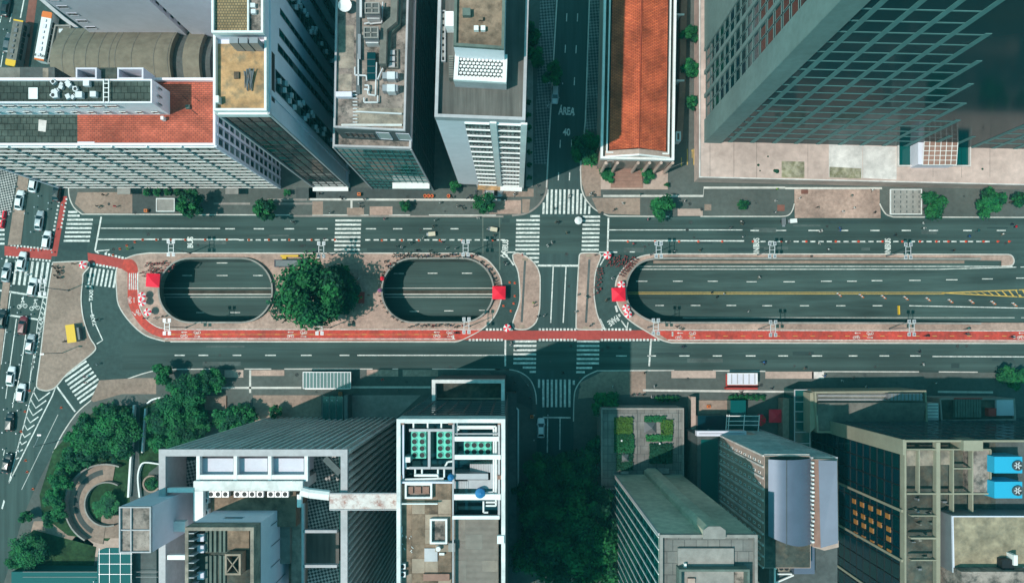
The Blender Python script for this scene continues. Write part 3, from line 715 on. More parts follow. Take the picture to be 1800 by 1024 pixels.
def link(name, me, parent, loc, rz=0):
    o = bpy.data.objects.new(name, me); COL.objects.link(o); o.location = loc; o.rotation_euler[2] = rz
    o.parent = parent; o.matrix_parent_inverse = PINV(parent); return o
def windows(par, a, b, z0, z1, nb, nf, fw=.86, fh=.6, mats=(('glass_dark',1),), frame='white_trim', name='window', off=.0, skip=None, rnd=None):
    a = Vector(a); b = Vector(b); d = b-a; L = d.length; d /= L; n = Vector((d.y,-d.x)); rz = math.atan2(d.y,d.x)
    bw = L/nb; bh = (z1-z0)/nf; rnd = rnd or random
    ms = [m for m,_ in mats]; ws = [w for _,w in mats]
    for f in range(nf):
        for i in range(nb):
            if skip and skip(i,f): continue
            gm = rnd.choices(ms, ws)[0]; c = a+d*(bw*(i+.5))+n*off
            link(name, win_mesh(bw*fw, bh*fh, gm, frame), par, (c.x,c.y,z0+bh*(f+.5)), rz)
def ledges(par, a, b, zs, depth, thick, mat, name='ledge', ext=0.0):
    a = Vector(a); b = Vector(b); d = b-a; L = d.length+2*ext; rz = math.atan2(d.y,d.x); c = (a+b)/2
    m = MB(); m.box(-L/2,L/2,-depth,0,-thick/2,thick/2); me = m.mesh(name); me.materials.append(MT[mat])
    for z in zs: link(name, me, par, (c.x,c.y,z), rz)
def fins(par, a, b, ts, z0, z1, w, depth, mat, name='fin'):
    a = Vector(a); b = Vector(b); d = b-a; rz = math.atan2(d.y,d.x)
    m = MB(); m.box(-w/2,w/2,-depth,0,0,z1-z0); me = m.mesh(name); me.materials.append(MT[mat])
    for t in ts: c = a+d*t; link(name, me, par, (c.x,c.y,z0), rz)
def bld(name, label, poly, h, wall, roof, ph=1.0, pw=.4, pm=None, z0=0, cat='building', roofname='roof'):
    w = PX(poly, h); c = sum((Vector(p) for p in w), Vector((0,0)))/len(w)
    t = thing(name, label, cat, (c.x,c.y,z0))
    m = MB(); m.prism(w, z0, h-ph); mk('wall', m, wall, t)
    m = MB(); m.prism(inset(w,-.04), h-ph-.6, h, holes=[inset(w,pw)], bottom=True); mk('parapet', m, pm or wall, t)
    if roof: m = MB(); m.sheet(inset(w,pw-.05), h-ph+.012); mk(roofname, m, roof, t)
    return t, w
def bx(par, name, x0, x1, y0, y1, h0, h1, mat, bottom=False):
    """box whose top fills this stretch of the photograph at height h1"""
    a = P(x0,y1,h1); b = P(x1,y0,h1); m = MB(); m.box(a.x,b.x,a.y,b.y,h0,h1); return mk(name, m, mat, par)
def flat(par, name, pts, h, mat):
    m = MB(); m.sheet(PX(pts,h), h); return mk(name, m, mat, par)
def pipe(par, pts, h, r, mat='metal_white', name='pipe', n=6):
    m = MB(); m.path([P(x,y,h) for x,y in pts], r, n); return mk(name, m, mat, par)
def frame(par, name, x0, x1, y0, y1, h0, h1, w, mat):
    a = P(x0,y1,h1); b = P(x1,y0,h1); q = [(a.x,a.y),(b.x,a.y),(b.x,b.y),(a.x,b.y)]; m = MB(); m.prism(q,h0,h1,holes=[inset(q,w)],bottom=True); return mk(name, m, mat, par)
def lin(a, b, n): return [a+(b-a)*i/(n-1) for i in range(n)]
AC_ = None
def ac_unit(par, x, y, h, s=1.0, fan=True, rz=0):
    """rooftop air conditioner: case with a fan ring"""
    p = P(x,y,h+.8*s); m = MB(); m.box(-.5*s,.5*s,-.45*s,.45*s,0,.8*s)
    o = mk('air_conditioner', m, 'metal_white', par, (p.x,p.y,h), rz)
    if fan: f = MB(); f.disc(0,0,.36*s,.806*s,12); q = mk('fan', f, 'c_black', o, (p.x,p.y,h), rz)
    return o

# ---- A: office slab with white ledges and an orange roof terrace
hA = 39
A, w = bld('office_building', 'long office block with white ledges over green glass and orange roof terrace', [(-112,255),(378,255),(378,137),(-112,137)], hA, 'glass_teal', None, 1.0, .4, 'white_wall')
s0, s1, n1, n0 = [Vector(p) for p in w]
flat(A, 'roof', [(-112,255),(136,255),(136,137),(-112,137)], 38.02, 'dark_tiles'); flat(A, 'roof_terrace', [(136,254.5),(377,254.5),(377,138),(136,138)], 38.03, 'orange_paving')
windows(A, s0, s1, .5, 38, 23, 13, .98, .95, (('glass_teal',6),('glass_dark',6),('glass_pale',1.6),('blind',.25)), 'c_black', off=.02)
ledges(A, s0, s1, lin(.5,38,14), .27, .22, 'white_trim'); ledges(A, s0, s1, lin(1.75,36.45,13), .14, .05, 'concrete_green', 'sill')
fins(A, s0, s1, lin(0,1,9), 0, 38.6, .14, .36, 'white_trim'); fins(A, s0, s1, [0,1], 0, 38.9, .5, .42, 'lilac_wall', 'corner_pier')
windows(A, s1, n1, .5, 38, 6, 13, .62, .72, (('glass_dark',4),('glass_pale',1)), 'grey_trim', off=.02)
fins(A, s1, n1, lin(0,1,7), 0, 38.6, .5, .3, 'lilac_wall', 'pier'); ledges(A, s1, n1, lin(.5,38,14), .2, .35, 'lilac_wall')
hp = 45.6
ph_ = bx(A, 'penthouse', -60, 267, 139, 181, 38, hp-.5, 'white_wall'); q = PX([(-60,181),(267,181),(267,139),(-60,139)], hp)
frame(A, 'penthouse_parapet', -60, 267, 139, 181, hp-.6, hp, .25, 'white_wall'); flat(A, 'penthouse_roof', [(-60,180),(266,180),(266,140),(-60,140)], hp-.48, 'dark_tiles')
windows(A, q[0], (P(200,181,hp).x,q[0][1]), 42.6, 44.6, 10, 1, .78, .6, (('glass_dark',1),), 'white_trim'); windows(A, q[0], (P(262,181,hp).x,q[0][1]), 38.8, 41.2, 11, 1, .4, .5, (('glass_dark',1),), 'white_trim')
windows(A, q[1], q[2], 41, 44, 3, 1, .25, .5, (('glass_dark',1),), 'grey_trim')
for x,y,s in ((151,146,1.0),(138,166,1.1),(163,165,1.0)): ac_unit(A, x, y, hp-.45, s*1.1, False)
rr = random.Random(3)
for i in range(18): ac_unit(A, 90+rr.random()*42, 143+rr.random()*28, hp-.45, .45+.5*rr.random(), rr.random()<.5, rr.random()*3)
bx(A, 'white_sheet', 50, 66, 154, 174, hp-.45, hp-.3, 'white_trim')
for x in (181,190): bx(A, 'ladder_rail', x, x+1.6, 139, 180, hp+.02, hp+.12, 'white_trim')
for y in (146,154,162,170): bx(A, 'rung', 182, 190, y, y+1.3, hp+.03, hp+.1, 'white_trim')
for x0,x1,mt in ((133,170,'lilac_wall'),(206,252,'lilac_wall')):
    frame(A, 'roof_cabin', x0, x1, 119, 139, 38, 42.5, .3, mt); flat(A, 'cabin_floor', [(x0+1,119),(x1-1,119),(x1-1,139),(x0+1,139)], 38.4, 'roof_mottled')
bx(A, 'roof_cabin', 171, 205, 119, 139, 38, 41, 'roof_dark')
bx(A, 'satellite_box', 282, 287, 204, 210, 38.03, 39.2, 'white_trim'); bx(A, 'vent_box', 326, 333, 184, 191, 38.04, 38.6, 'concrete_green')
flat(A, 'stain_patch', [(68,210),(82,212),(80,232),(67,230)], 38.05, 'podium_light'); flat(A, 'skylight', [(136,249),(166,249),(166,254),(136,254)], 38.05, 'lilac_wall')
for x,y in ((326,172),(346,174),(342,197)): 
    m = MB(); p = P(x,y,38.1); m.bar((p.x-.6,p.y+.4,38.12),(p.x+.5,p.y-.5,38.12),.08,.08); mk('roof_batten', m, 'c_black', A)
for x in (206, 396):                                                          # entrance canopies on the pavement
    bx(A, 'entrance_canopy', x, x+23, 331, 341, 2.6, 2.9, 'concrete'); 
bx(A, 'rear_annex', -20, 96, 118, 138, 0, 36, 'concrete_dark'); flat(A, 'annex_roof', [(-20,119),(35,119),(35,137),(-20,137)], 36.02, 'roof_grey'); flat(A, 'annex_roof', [(75,120),(85,120),(85,137),(75,137)], 36.03, 'roof_beige')

# ---- barrel-vaulted hall behind A
hv = 14.0
G_ = thing('vaulted_hall', 'low hall with a broad grey ribbed barrel roof behind the orange terrace', 'building', P(240,100,0))
ya = P(0,50,hv).y; yb = P(0,190,hv).y
def vault(x0, x1, nm, mat, dz=0.0, n=14):
    xa = P(x0,0,hv).x; xb = P(x1,0,hv).x; m = MB(); A_=[]; B_=[]
    for i in range(n+1):
        t = i/n; y = ya+(yb-ya)*t; z = hv+5*math.sin(math.pi*t)+dz; A_.append((xa,y,z)); B_.append((xb,y,z))
    m.add(A_+B_, [(i,i+1,n+2+i,n+1+i) for i in range(n)]); 
    m.add(A_+[(x,y,0) for x,y,z in A_], [(i,n+1+i,n+2+i,i+1) for i in range(n)]); m.add(B_+[(x,y,0) for x,y,z in B_], [(i,i+1,n+2+i,n+1+i) for i in range(n)])
    return mk(nm, m, mat, G_)
vault(112,316,'vault_roof','vault_roof'); vault(338,366,'vault_roof','vault_roof'); vault(316,338,'valley_gutter','concrete_dark',-1.5); vault(366,380,'valley_gutter','concrete_dark',-1.5)
for x in (132,152,172,194,212,222,250,288,312): vault(x,x+1.2,'roof_rib','roof_grey',.06)
# ---- E and F: tall lilac towers at the top
E = thing('lilac_tower', 'tall tower with a plain lilac wall at the top left', 'building', P(250,40,0)); 
a = P(163,53,14); b = P(327,61,14); m = MB(); m.box(a.x,b.x,b.y,b.y+22,0,92); mk('wall', m, 'lilac_wall', E)
fins(E, (a.x-.01,b.y+18), (a.x-.01,b.y), lin(.1,.9,3), 20, 90, .8, .4, 'lilac_dark', 'pier')
windows(E, (a.x,b.y+20), (a.x,b.y+2), 16, 88, 3, 22, .6, .5, (('glass_dark',1),), 'grey_trim'); windows(E, (b.x,b.y), (b.x,b.y+20), 16, 88, 5, 22, .7, .5, (('glass_dark',3),('glass_teal',1)), 'lilac_dark')
windows(E, (a.x+.2,b.y), (a.x+3.4,b.y), 16, 90, 1, 22, .7, .35, (('glass_dark',1),), 'lilac_dark')
F = thing('lilac_tower', 'narrow lilac tower wall between the dark gap and the tan-roofed block', 'building', P(360,40,0)); a = P(343,66,14)
m = MB(); m.box(a.x,a.x+13,a.y,a.y+20,0,92); mk('wall', m, 'lilac_wall', F)
bxw = windows(F, (a.x+2,a.y), (a.x+11,a.y), 50, 56, 1, 1, .4, .3, (('glass_dark',1),), 'grey_trim')
# ---- small roof by the bus street
t_, w = bld('low_annex', 'small grey flat roof with two white units beside the parked bus', [(83,112),(121,112),(124,44),(96,44)], 6, 'concrete_dark', 'roof_grey', .5, .3, 'concrete')
for x,y in ((107,54),(105,71)): ac_unit(t_, x, y, 5.55, 1.0, False)
bx(t_, 'vent_box', 99,104,108,114, 5.5, 6.4, 'concrete_green')
wallg = thing('boundary_wall', 'narrow boundary wall by the bus street', 'wall', P(100,20,0)); m = MB(); m.ribbon(PX([(70,-5),(125,42),(150,60)]), .8, 0, 3.2); mk('wall', m, 'grey_trim', wallg)

# ---- C: tan-roofed tower
hC = 60
C, w = bld('tan_roof_tower', 'grey tower with tan roof, bundle of dark cables and strips of windows', [(375,194),(468,194),(468,-250),(375,-250)], hC, 'lilac_wall', None, 1.0, .35, 'white_trim')
s0, s1, n1, n0 = [Vector(p) for p in w]
flat(C, 'roof', [(376,193),(467,193),(467,77),(376,77)], 59.03, 'roof_tan')
bx(C, 'upper_block', 372, 462, -200, 57, 59, 61.9, 'lilac_wall'); frame(C, 'upper_parapet', 371.5, 462.5, -201, 57.6, 61.7, 62.6, .35, 'white_trim'); flat(C, 'upper_roof', [(374,56),(435,56),(435,-100),(374,-100)], 61.95, 'tan_tiles'); flat(C, 'upper_roof', [(436,56),(461,56),(461,-100),(436,-100)], 61.96, 'roof_mottled')
bx(C, 'roof_divider', 434.5, 437, -100, 57, 61.9, 62.5, 'white_trim')
for x,y in ((444,9),(445,20)): ac_unit(C, x, y, 61.97, .75, False)
for x in (403,420,438): bx(C, 'metal_hood', x, x+15, 66, 76, 59, 62.4, 'metal_grey')
rr = random.Random(5)
for i in range(11):                                                            # heap of cables
    p = P(427+i*1.9+rr.random()*2, 120+rr.random()*6, 59.3); q_ = P(430+i*.9+rr.random()*6, 150+rr.random()*10, 59.3); m = MB(); m.tube((p.x,p.y,59.15+.05*i),(q_.x,q_.y,59.15+.05*((i*5)%11)),.09,n=5); mk('cable', m, 'c_grey', C)
bx(C, 'hatch', 411, 420, 126, 138, 59, 59.35, 'roof_brown'); bx(C, 'vent_box', 378,384,168,180, 59, 60.3, 'white_trim'); m = MB(); m.box(s1.x-.2,s1.x+.06,40.2,48.4,55.9,58.6); mk('wall_slot', m, 'c_black', C)
STRIPS = ((42.4,46.2,55.5,2),(49.7,51.1,54.2,1),(52.6,54.0,53.5,1),(56.5,57.7,53,1),(60.6,64.6,52,2),(67.6,69.2,52,1),(72,75,52,1))
for ya_,yb_,zt_,nb_ in STRIPS: windows(C, Vector((s1.x,ya_)), Vector((s1.x,yb_)), 3, zt_, nb_, 18, .95, .98, (('glass_dark',5),('glass_teal',2),('glass_pale',.25)), 'metal_dark')
ledges(C, s1, s1+Vector((0,60)), [58.4,2.6], .25, .5, 'lilac_wall'); fins(C, s1, s1+Vector((0,60)), [0.006,.06], 0, 59, .9, .25, 'lilac_wall', 'pier')
rr = random.Random(9); m = MB(); m.box(-.42,.42,-.55,0,-.28,.28); acm = m.mesh('air_conditioner'); acm.materials.append(MT['metal_white'])
for ya_,yb_,zt_,nb_ in STRIPS:
    for f in range(18):
        for k_ in range(2 if nb_ == 2 else 1):
            if nb_ == 2 and rr.random() < .5: link('air_conditioner', acm, C, (s1.x, rr.uniform(ya_+.4,yb_-.4), 3+(zt_-3)/18*(f+.15+.4*k_)), R(90))
m = MB(); m.box(s0.x+.3,s1.x-.3,s0.y-.03,s0.y+.2,1,57.4); mk('glazing_backing', m, 'glass_dark', C)
windows(C, s0+Vector((.6,-.035)), s1-Vector((.6,.035)), 1, 57, 4, 19, .99, .97, (('glass_dark',6),('glass_teal',2)), 'c_black', off=.02)
fins(C, s0, s1, [0,1], 0, 59, .45, .3, 'grey_trim', 'corner_pier'); ledges(C, s0, s1, [58.2], .35, 1.4, 'white_trim')
ledges(C, s0, s1, [.9], 1.2, .2, 'white_trim', 'entrance_canopy')

# ---- H: glass office with rooftop plant
hH = 39; hu = 45.5
H_b, w = bld('plant_roof_office', 'dark green glass office with weathered roof crowded with cooling plant and pipes', [(585,257),(722,261),(735,-200),(594,-200)], hH, 'glass_teal', 'roof_mottled', 1.0, .35, 'grey_trim')
s0, s1, n1, n0 = [Vector(p) for p in w]
windows(H_b, s0, s1, .4, 37.6, 11, 12, .985, .96, (('glass_teal',5),('glass_dark',2)), 'c_teal'); windows(H_b, s1, n1, .4, 37.6, 12, 12, .985, .96, (('glass_dark',4),('glass_blue',1)), 'c_black')
fins(H_b, s0, s1, [0,1], 0, 38.6, .35, .2, 'grey_trim', 'corner_pier')
m = MB(); c0 = s0+(s1-s0)*.42; m.box(c0.x,s1.x,s1.y-1.3,s1.y+.1,7.6,8.1); mk('light_canopy', m, 'white_trim', H_b)
up = PX([(586,224),(712,230),(723,-200),(594,-200)], hu); m = MB(); m.prism(up, 38, hu-.6); mk('upper_storey', m, 'concrete_dark', H_b)
m = MB(); m.prism(up, hu-.7, hu, holes=[inset(up,.35)], bottom=True); mk('upper_parapet', m, 'grey_trim', H_b); m = MB(); m.sheet(inset(up,.3), hu-.58); mk('upper_roof', m, 'roof_mottled', H_b)
u0, u1 = Vector(up[0]), Vector(up[1]); windows(H_b, u0+(u1-u0)*.1, u0+(u1-u0)*.52, 39.5, 42.8, 5, 1, .9, .8, (('glass_dark',1),), 'metal_dark'); 
for t0 in (.56,.84): windows(H_b, u0+(u1-u0)*t0, u0+(u1-u0)*(t0+.2), 39, 44, 1, 1, .95, .9, (('blind',1),), 'lilac_wall', 'louvre_panel')
hr = hu-.58
flat(H_b, 'roof_patch', [(592,160),(618,160),(618,130),(592,130)], hr+.02, 'roof_beige'); flat(H_b, 'roof_patch', [(624,220),(708,224),(708,190),(624,190)], hr+.02, 'roof_beige'); flat(H_b, 'roof_patch', [(595,120),(622,120),(622,45),(595,45)], hr+.021, 'roof_beige')
frame(H_b, 'upstand', 600, 706, 218, 221, hr, hr+.4, .12, 'white_trim')
m = MB(); p = P(607,11,hr+1.2); m.ball((p.x,p.y,hr+1.6),1.25,16,4,-.35,top=True); m.tube((p.x,p.y,hr),(p.x,p.y,hr+1.2),.12); mk('satellite_dish', m, 'white_trim', H_b)
for x0,y0 in ((641,4),(639,47)):
    bx(H_b, 'cooling_tower', x0, x0+26, y0, y0+20, hr, hr+3.6, 'metal_grey'); frame(H_b, 'tower_rim', x0, x0+26, y0, y0+20, hr+3.6, hr+3.9, .2, 'concrete')
    for i in (0,1):
        for j in (0,1): flat(H_b, 'fan_opening', [(x0+2.5+11.5*i,y0+2+9*j),(x0+12+11.5*i,y0+2+9*j),(x0+12+11.5*i,y0+9.5+9*j),(x0+2.5+11.5*i,y0+9.5+9*j)], hr+3.62, 'concrete_dark')
    for i in (0,1): bx(H_b, 'tower_divider', x0+(11.8 if i else 1), x0+(13.6 if i else 25), y0+(1 if i else 9.6), y0+(19 if i else 11.2), hr+3.6, hr+3.88, 'concrete')
    bx(H_b, 'tower_tray', x0+4, x0+26, y0+23, y0+29, hr, hr+1.8, 'metal_white')
m = MB(); m.prism(PX([(688,-30),(700,-30),(697,38),(680,52),(678,112),(666,112),(669,45),(686,30)], hr+2.6), hr, hr+2.6); mk('trunk_duct', m, 'roof_grey', H_b)
m = MB(); m.prism(PX([(700,-30),(707,-30),(703,42),(688,58),(684,112),(678,112),(680,52),(697,38)], hr+1.2), hr, hr+1.2); mk('trunk_duct', m, 'concrete_green', H_b)
for y in (132,154): 
    bx(H_b, 'air_handler', 672, 699, y-5, y+6, hr, hr+1.7, 'metal_grey'); bx(H_b, 'air_handler_case', 680, 694, y-6, y+7, hr, hr+2.0, 'metal_white')
for y in (92,103,114): bx(H_b, 'condenser', 683, 694, y-4, y+4, hr, hr+.9, 'grey_trim')
frame(H_b, 'condenser_tray', 681, 700, 86, 120, hr, hr+.6, .3, 'roof_grey')
bx(H_b, 'glazed_lantern', 645, 660, 92, 140, hr, hr+.9, 'glass_dark')
for y in (104,116,128): bx(H_b, 'glazing_bar', 645, 660, y, y+1, hr+.9, hr+.96, 'metal_dark')
bx(H_b, 'cable_tray', 626, 633, -20, 165, hr, hr+.5, 'metal_dark'); bx(H_b, 'cable_tray', 629, 634, 60, 104, hr+.5, hr+.9, 'metal_grey'); bx(H_b, 'cable_tray', 632, 636, -20, 30, hr+.5, hr+.9, 'metal_white')
for pts in ([(624,118),(624,132),(644,133),(645,142)], [(640,157),(646,157),(647,166),(660,168),(662,110)], [(673,4),(671,40),(650,42)], [(664,140),(668,130),(673,120)], [(640,172),(640,180),(664,180),(664,168)], [(630,150),(630,95)],[(650,40),(640,42)],[(626,196),(706,200)],[(648,160),(648,150),(641,150)]): pipe(H_b, pts, hr+.7, .16)
for y in range(160, 215, 6): bx(H_b, 'ladder_rung', 620, 628, y, y+1.4, hr, hr+.35, 'metal_white')
bx(H_b, 'wall_low', 590, 618, 161, 170, hr, hr+1.2, 'lilac_wall')

# ---- D: white tower beside the side street
hD = 56
D, w = bld('white_office_tower', 'white tower with plank-streaked roof and honeycomb plant screen by the side street', [(764,205),(923,211),(935,-200),(776,-200)], hD, 'white_wall', 'roof_plank', 1.2, .5, 'grey_trim')
s0, s1, n1, n0 = [Vector(p) for p in w]
for t0, t1 in ((.32,.60),(.69,.98)):
    A0 = s0+(s1-s0)*t0; B0 = s0+(s1-s0)*t1
    windows(D, A0, B0, 3.5, 53.5, 6, 13, .97, .82, (('glass_dark',2),('glass_teal',4),('glass_pale',3)), 'metal_dark'); ledges(D, A0, B0, lin(3.5,53.5,14), .32, .24, 'white_trim')
fins(D, s0, s1, [.645,.99], 0, 54.5, 1.1, .35, 'white_trim', 'pier')
ledges(D, s0+(s1-s0)*.3, s0+(s1-s0)*.66, [2.6], 1.2, .2, 'roof_tan', 'awning'); ledges(D, s0+(s1-s0)*.66, s1, [2.8], 1.3, .3, 'white_trim', 'entrance_canopy')
windows(D, s0+(s1-s0)*.02, s0+(s1-s0)*.28, .3, 2.9, 1, 1, .9, .9, (('glass_dark',1),), 'metal_dark', 'shop_front')
def tilt(px0,px1,y0,y1,h): return PX([(px0,y1),(px1,y1+.045*(px1-px0)),(px1+.03*(y1-y0)*1.0,y0+.045*(px1-px0)),(px0+.03*(y1-y0),y0)], h)
pt = PX([(797,80),(886,86),(892,-200),(803,-200)], 63); m = MB(); m.prism(pt, 54, 62.4); mk('penthouse', m, 'white_wall', D); m = MB(); m.prism(pt, 62.3, 63, holes=[inset(pt,.45)], bottom=True); mk('penthouse_parapet', m, 'concrete_green', D); m = MB(); m.sheet(inset(pt,.4), 62.42); mk('penthouse_roof', m, 'roof_brown', D)
bx(D, 'green_hatch', 813, 827, 14, 27, 62.4, 63.4, 'concrete_green'); 
for x in (837,849): bx(D, 'roof_vent', x-4, x+4, 45, 53, 62.4, 63.2, 'white_trim')
bx(D, 'roof_vent', 841, 849, 29, 35, 62.4, 63, 'roof_brown')
sc = PX([(797,140),(890,145),(892,96),(800,92)], 58.4); m = MB(); m.prism(sc, 54.8, 57.6); mk('plant_screen', m, 'grey_trim', D); m = MB(); m.prism(sc, 57.5, 58.4, holes=[inset(sc,.7)], bottom=True); mk('screen_rim', m, 'white_trim', D)
m = MB(); m.sheet(inset(sc,.65), 57.62); mk('screen_floor', m, 'c_black', D)
hm = MB(); r_ = .27
hm.prism([(r_*math.cos(i*math.pi/3), r_*math.sin(i*math.pi/3)*.8) for i in range(6)], 0, .5); hme = hm.mesh('honeycomb_cell'); hme.materials.append(MT['white_trim'])
for j in range(7):
    for i in range(12):
        p = P(806+6.6*i+(3.3 if j%2 else 0)+.1*j, 98+6*j+.045*6.6*i, 58.1); link('honeycomb_cell', hme, D, (p.x,p.y,57.6))
bx(D, 'stair', 789, 797, 98, 138, 54.8, 56.4, 'roof_grey')
for y in lin(100,136,10): bx(D, 'tread', 789.5, 796.5, y, y+1.4, 56.4, 56.5, 'concrete_dark')
frame(D, 'gantry', 775, 783, 18, 108, 54.8, 55.4, .18, 'grey_trim')
for i in range(7): bx(D, 'gantry_panel', 776.5, 781.5, 24+11.5*i, 31+11.5*i, 54.9, 55.3, 'concrete')
bx(D, 'wall_cabinet', 783, 797, 20, 46, 54.8, 57.5, 'white_trim')
hedge = thing('hedge_bed', 'narrow hedge bed along the base of the white tower', 'hedge', P(930,240,0)); bx(hedge, 'bed', 925, 937, 105, 328, .1, .45, 'concrete')
# ---- I: villa-like hall with red tiled roof
I_ = thing('tiled_hall', 'long red-tiled hall with a pale cornice, portico columns and brick steps', 'building', P(1122,150,0))
he, hrg = 12.0, 13.7
def Q(x,y,h): p = P(x,y,h); return (p.x,p.y,h)
wq = PX([(1058,276),(1184,279),(1191,-200),(1068,-200)], he); m = MB(); m.prism(wq, 0, he-1.2); mk('wall', m, 'pave_light', I_)
m = MB(); m.prism(inset(wq,-.25), he-1.6, he-.4, holes=[inset(wq,.3)], bottom=True); mk('cornice', m, 'white_trim', I_)
iq = inset(wq, 1.0); m = MB(); m.prism(iq, he-1.0, he, holes=[inset(iq,.28)], bottom=True); mk('parapet', m, 'white_trim', I_); m = MB(); m.sheet(inset(wq,.2), he-1.15); mk('gutter', m, 'roof_dark', I_)
i2 = inset(wq, 1.7); sw_, se_, ne_, nw_ = [Vector(p) for p in i2]; ys = sw_.y
ms_, mn_ = (sw_+se_)/2, (nw_+ne_)/2
m = MB(); m.add([(sw_.x,sw_.y,he-.3),(ms_.x,ms_.y+.2,hrg),(mn_.x,mn_.y,hrg),(nw_.x,nw_.y,he-.3)], [(0,1,2,3)]); mk('roof_slope', m, 'roof_tiles', I_)
m = MB(); m.add([(ms_.x,ms_.y+.2,hrg),(se_.x,se_.y,he-.3),(ne_.x,ne_.y,he-.3),(mn_.x,mn_.y,hrg)], [(0,1,2,3)]); mk('roof_slope', m, 'roof_tiles', I_)
m = MB(); m.tube((ms_.x,ms_.y,hrg+.02),(mn_.x,mn_.y,hrg+.02),.16); mk('ridge', m, 'mansard', I_)
for k in range(40):                                                           # raised tile courses catch the light
    t = k/40; 
    for A0,B0 in ((sw_,ms_),(ms_,se_)):
        pass
cq = [(sw_.x-.9,ys-1.0),(se_.x+.9,ys-1.0),(se_.x+.9,ys-.1),(sw_.x-.9,ys-.1)]
m = MB(); m.add([(cq[0][0],ys-1.4,he-.6),(ms_.x,ms_.y-1.4,hrg+.2),(cq[1][0],se_.y-1.4,he-.6),(cq[0][0],ys-.1,he-.6),(ms_.x,ms_.y-.1,hrg+.2),(cq[1][0],se_.y-.1,he-.6)], [(0,2,1),(3,4,5),(0,1,4,3),(1,2,5,4),(0,3,5,2)]); mk('pediment', m, 'pave_light', I_)
m = MB(); m.bar((cq[0][0],ys-1.5,he-.5),(ms_.x,ms_.y-1.5,hrg+.35),.4,.35); m.bar((ms_.x,ms_.y-1.5,hrg+.35),(cq[1][0],se_.y-1.5,he-.5),.4,.35); mk('pediment_cornice', m, 'white_trim', I_)
fy = wq[0][1]
for x in (1063,1083,1119,1139,1159,1179):
    p = P(x, 285, 8); m = MB(); m.tube((p.x,fy-.9,.3),(p.x,fy-.9,he-1.8),.42,.36,12); m.box(p.x-.5,p.x+.5,fy-1.4,fy-.4,.12,.4); mk('column', m, 'pave_light', I_)
for i,(a,b) in enumerate(((295,304),(304,311),(311,318),(318,324),(324,330))): bx(I_, 'step', 1076-i*.6, 1128+i*.6, a, b, .12, 1.3-.23*i, 'earth_pink')
windows(I_, (wq[0][0]+1,fy), (wq[1][0]-1,fy), 1, 9.5, 5, 2, .5, .7, (('glass_dark',1),), 'white_trim')
bx(I_, 'forecourt', 1056, 1174, 297, 333, .12, .2, 'pave_light'); 
t2 = thing('garden_wall', 'low dark red wall strip along the tiled hall', 'wall', P(1197,100,0)); m = MB(); m.ribbon(PX([(1199,-40),(1195,170),(1190,250)]), 1.5, .12, 2.6); mk('wall', m, 'earth_pink', t2)
for y in (24,140): bx(t2, 'buttress', 1189, 1203, y, y+3, .12, 3, 'white_trim')
frame(t2, 'gate_pier', 1188,1197,231,248,.12,3.0,.35,'white_trim')

# ---- L: glass tower on its podium
hP = 5.0
L_ = thing('glass_tower', 'huge dark glass tower with grey mullions rising from a pink paved podium', 'building', P(1500,150,0))
pd = PX([(1229,312),(1830,326),(1830,-260),(1229,-260)], hP); m = MB(); m.prism(pd, 0, hP-.35); mk('podium', m, 'podium', L_)
m = MB(); m.prism(pd, hP-.35, hP, holes=[inset(pd,.3)], bottom=True); mk('podium_kerb', m, 'podium_light', L_)
pz = hP-.34
for pts, mt in (([(1457,254),(1516,256),(1516,313),(1457,311)],'podium_light'),([(1517,256),(1576,258),(1576,316),(1517,313)],'podium_light'),([(1374,283),(1414,284),(1414,313),(1374,312)],'podium_stain'),([(1458,293),(1514,296),(1514,314),(1458,312)],'podium_stain')):
    flat(L_, 'podium_slab', pts, pz+.01+(.01 if mt=='podium_stain' else 0), mt)
for x,y,r in ((1366,301,4),(1362,300,3),(1333,290,2.4),(1350,275,1.6),(1336,300,1.4),(1727,297,2)):
    m = MB(); p = P(x,y,pz); m.ball((p.x,p.y,pz),r*SM,7,3,.6,top=True); mk('weed_tuft', m, 'leaf_c', L_)
for x in (1248,1290,1330,1420,1640,1690,1740): 
    m = MB(); m.ribbon(PX([(x,250),(x,312)],pz), .06, pz+.03); mk('paving_joint', m, 'pave_dark', L_)
HT = 118.0
tw = PX([(1241,248),(1830,262),(1830,-300),(1241,-300)], hP); t0, t1, t2_, t3 = [Vector(p) for p in tw]
m = MB(); m.prism(tw, pz, HT); mk('wall', m, 'glass_tower', L_)
kk = K(hP); bay = 39.2*kk; nfl = 29; fh = (HT-hP)/nfl
xs0 = t0.x
def fy_(x): return t0.y+(t1.y-t0.y)*(x-t0.x)/(t1.x-t0.x)
rz_ = math.atan2(t1.y-t0.y, t1.x-t0.x)
Vtop = lambda i: HT if i < 4 else max(12, 68-10.6*(i-4))                      # the mullions stop in steps along a bare glass V
for i in range(0, 16):
    x = xs0+.6+bay*(i+1)*.985; ztop = Vtop(i) if i < 9 else (14 if i < 11 else min(HT, 26+11*(i-11)))
    m = MB(); m.box(-.5,.5,-.1,.02,0,ztop-pz); o = mk('mullion', m, 'mullion', L_, (x,fy_(x),pz), rz_)
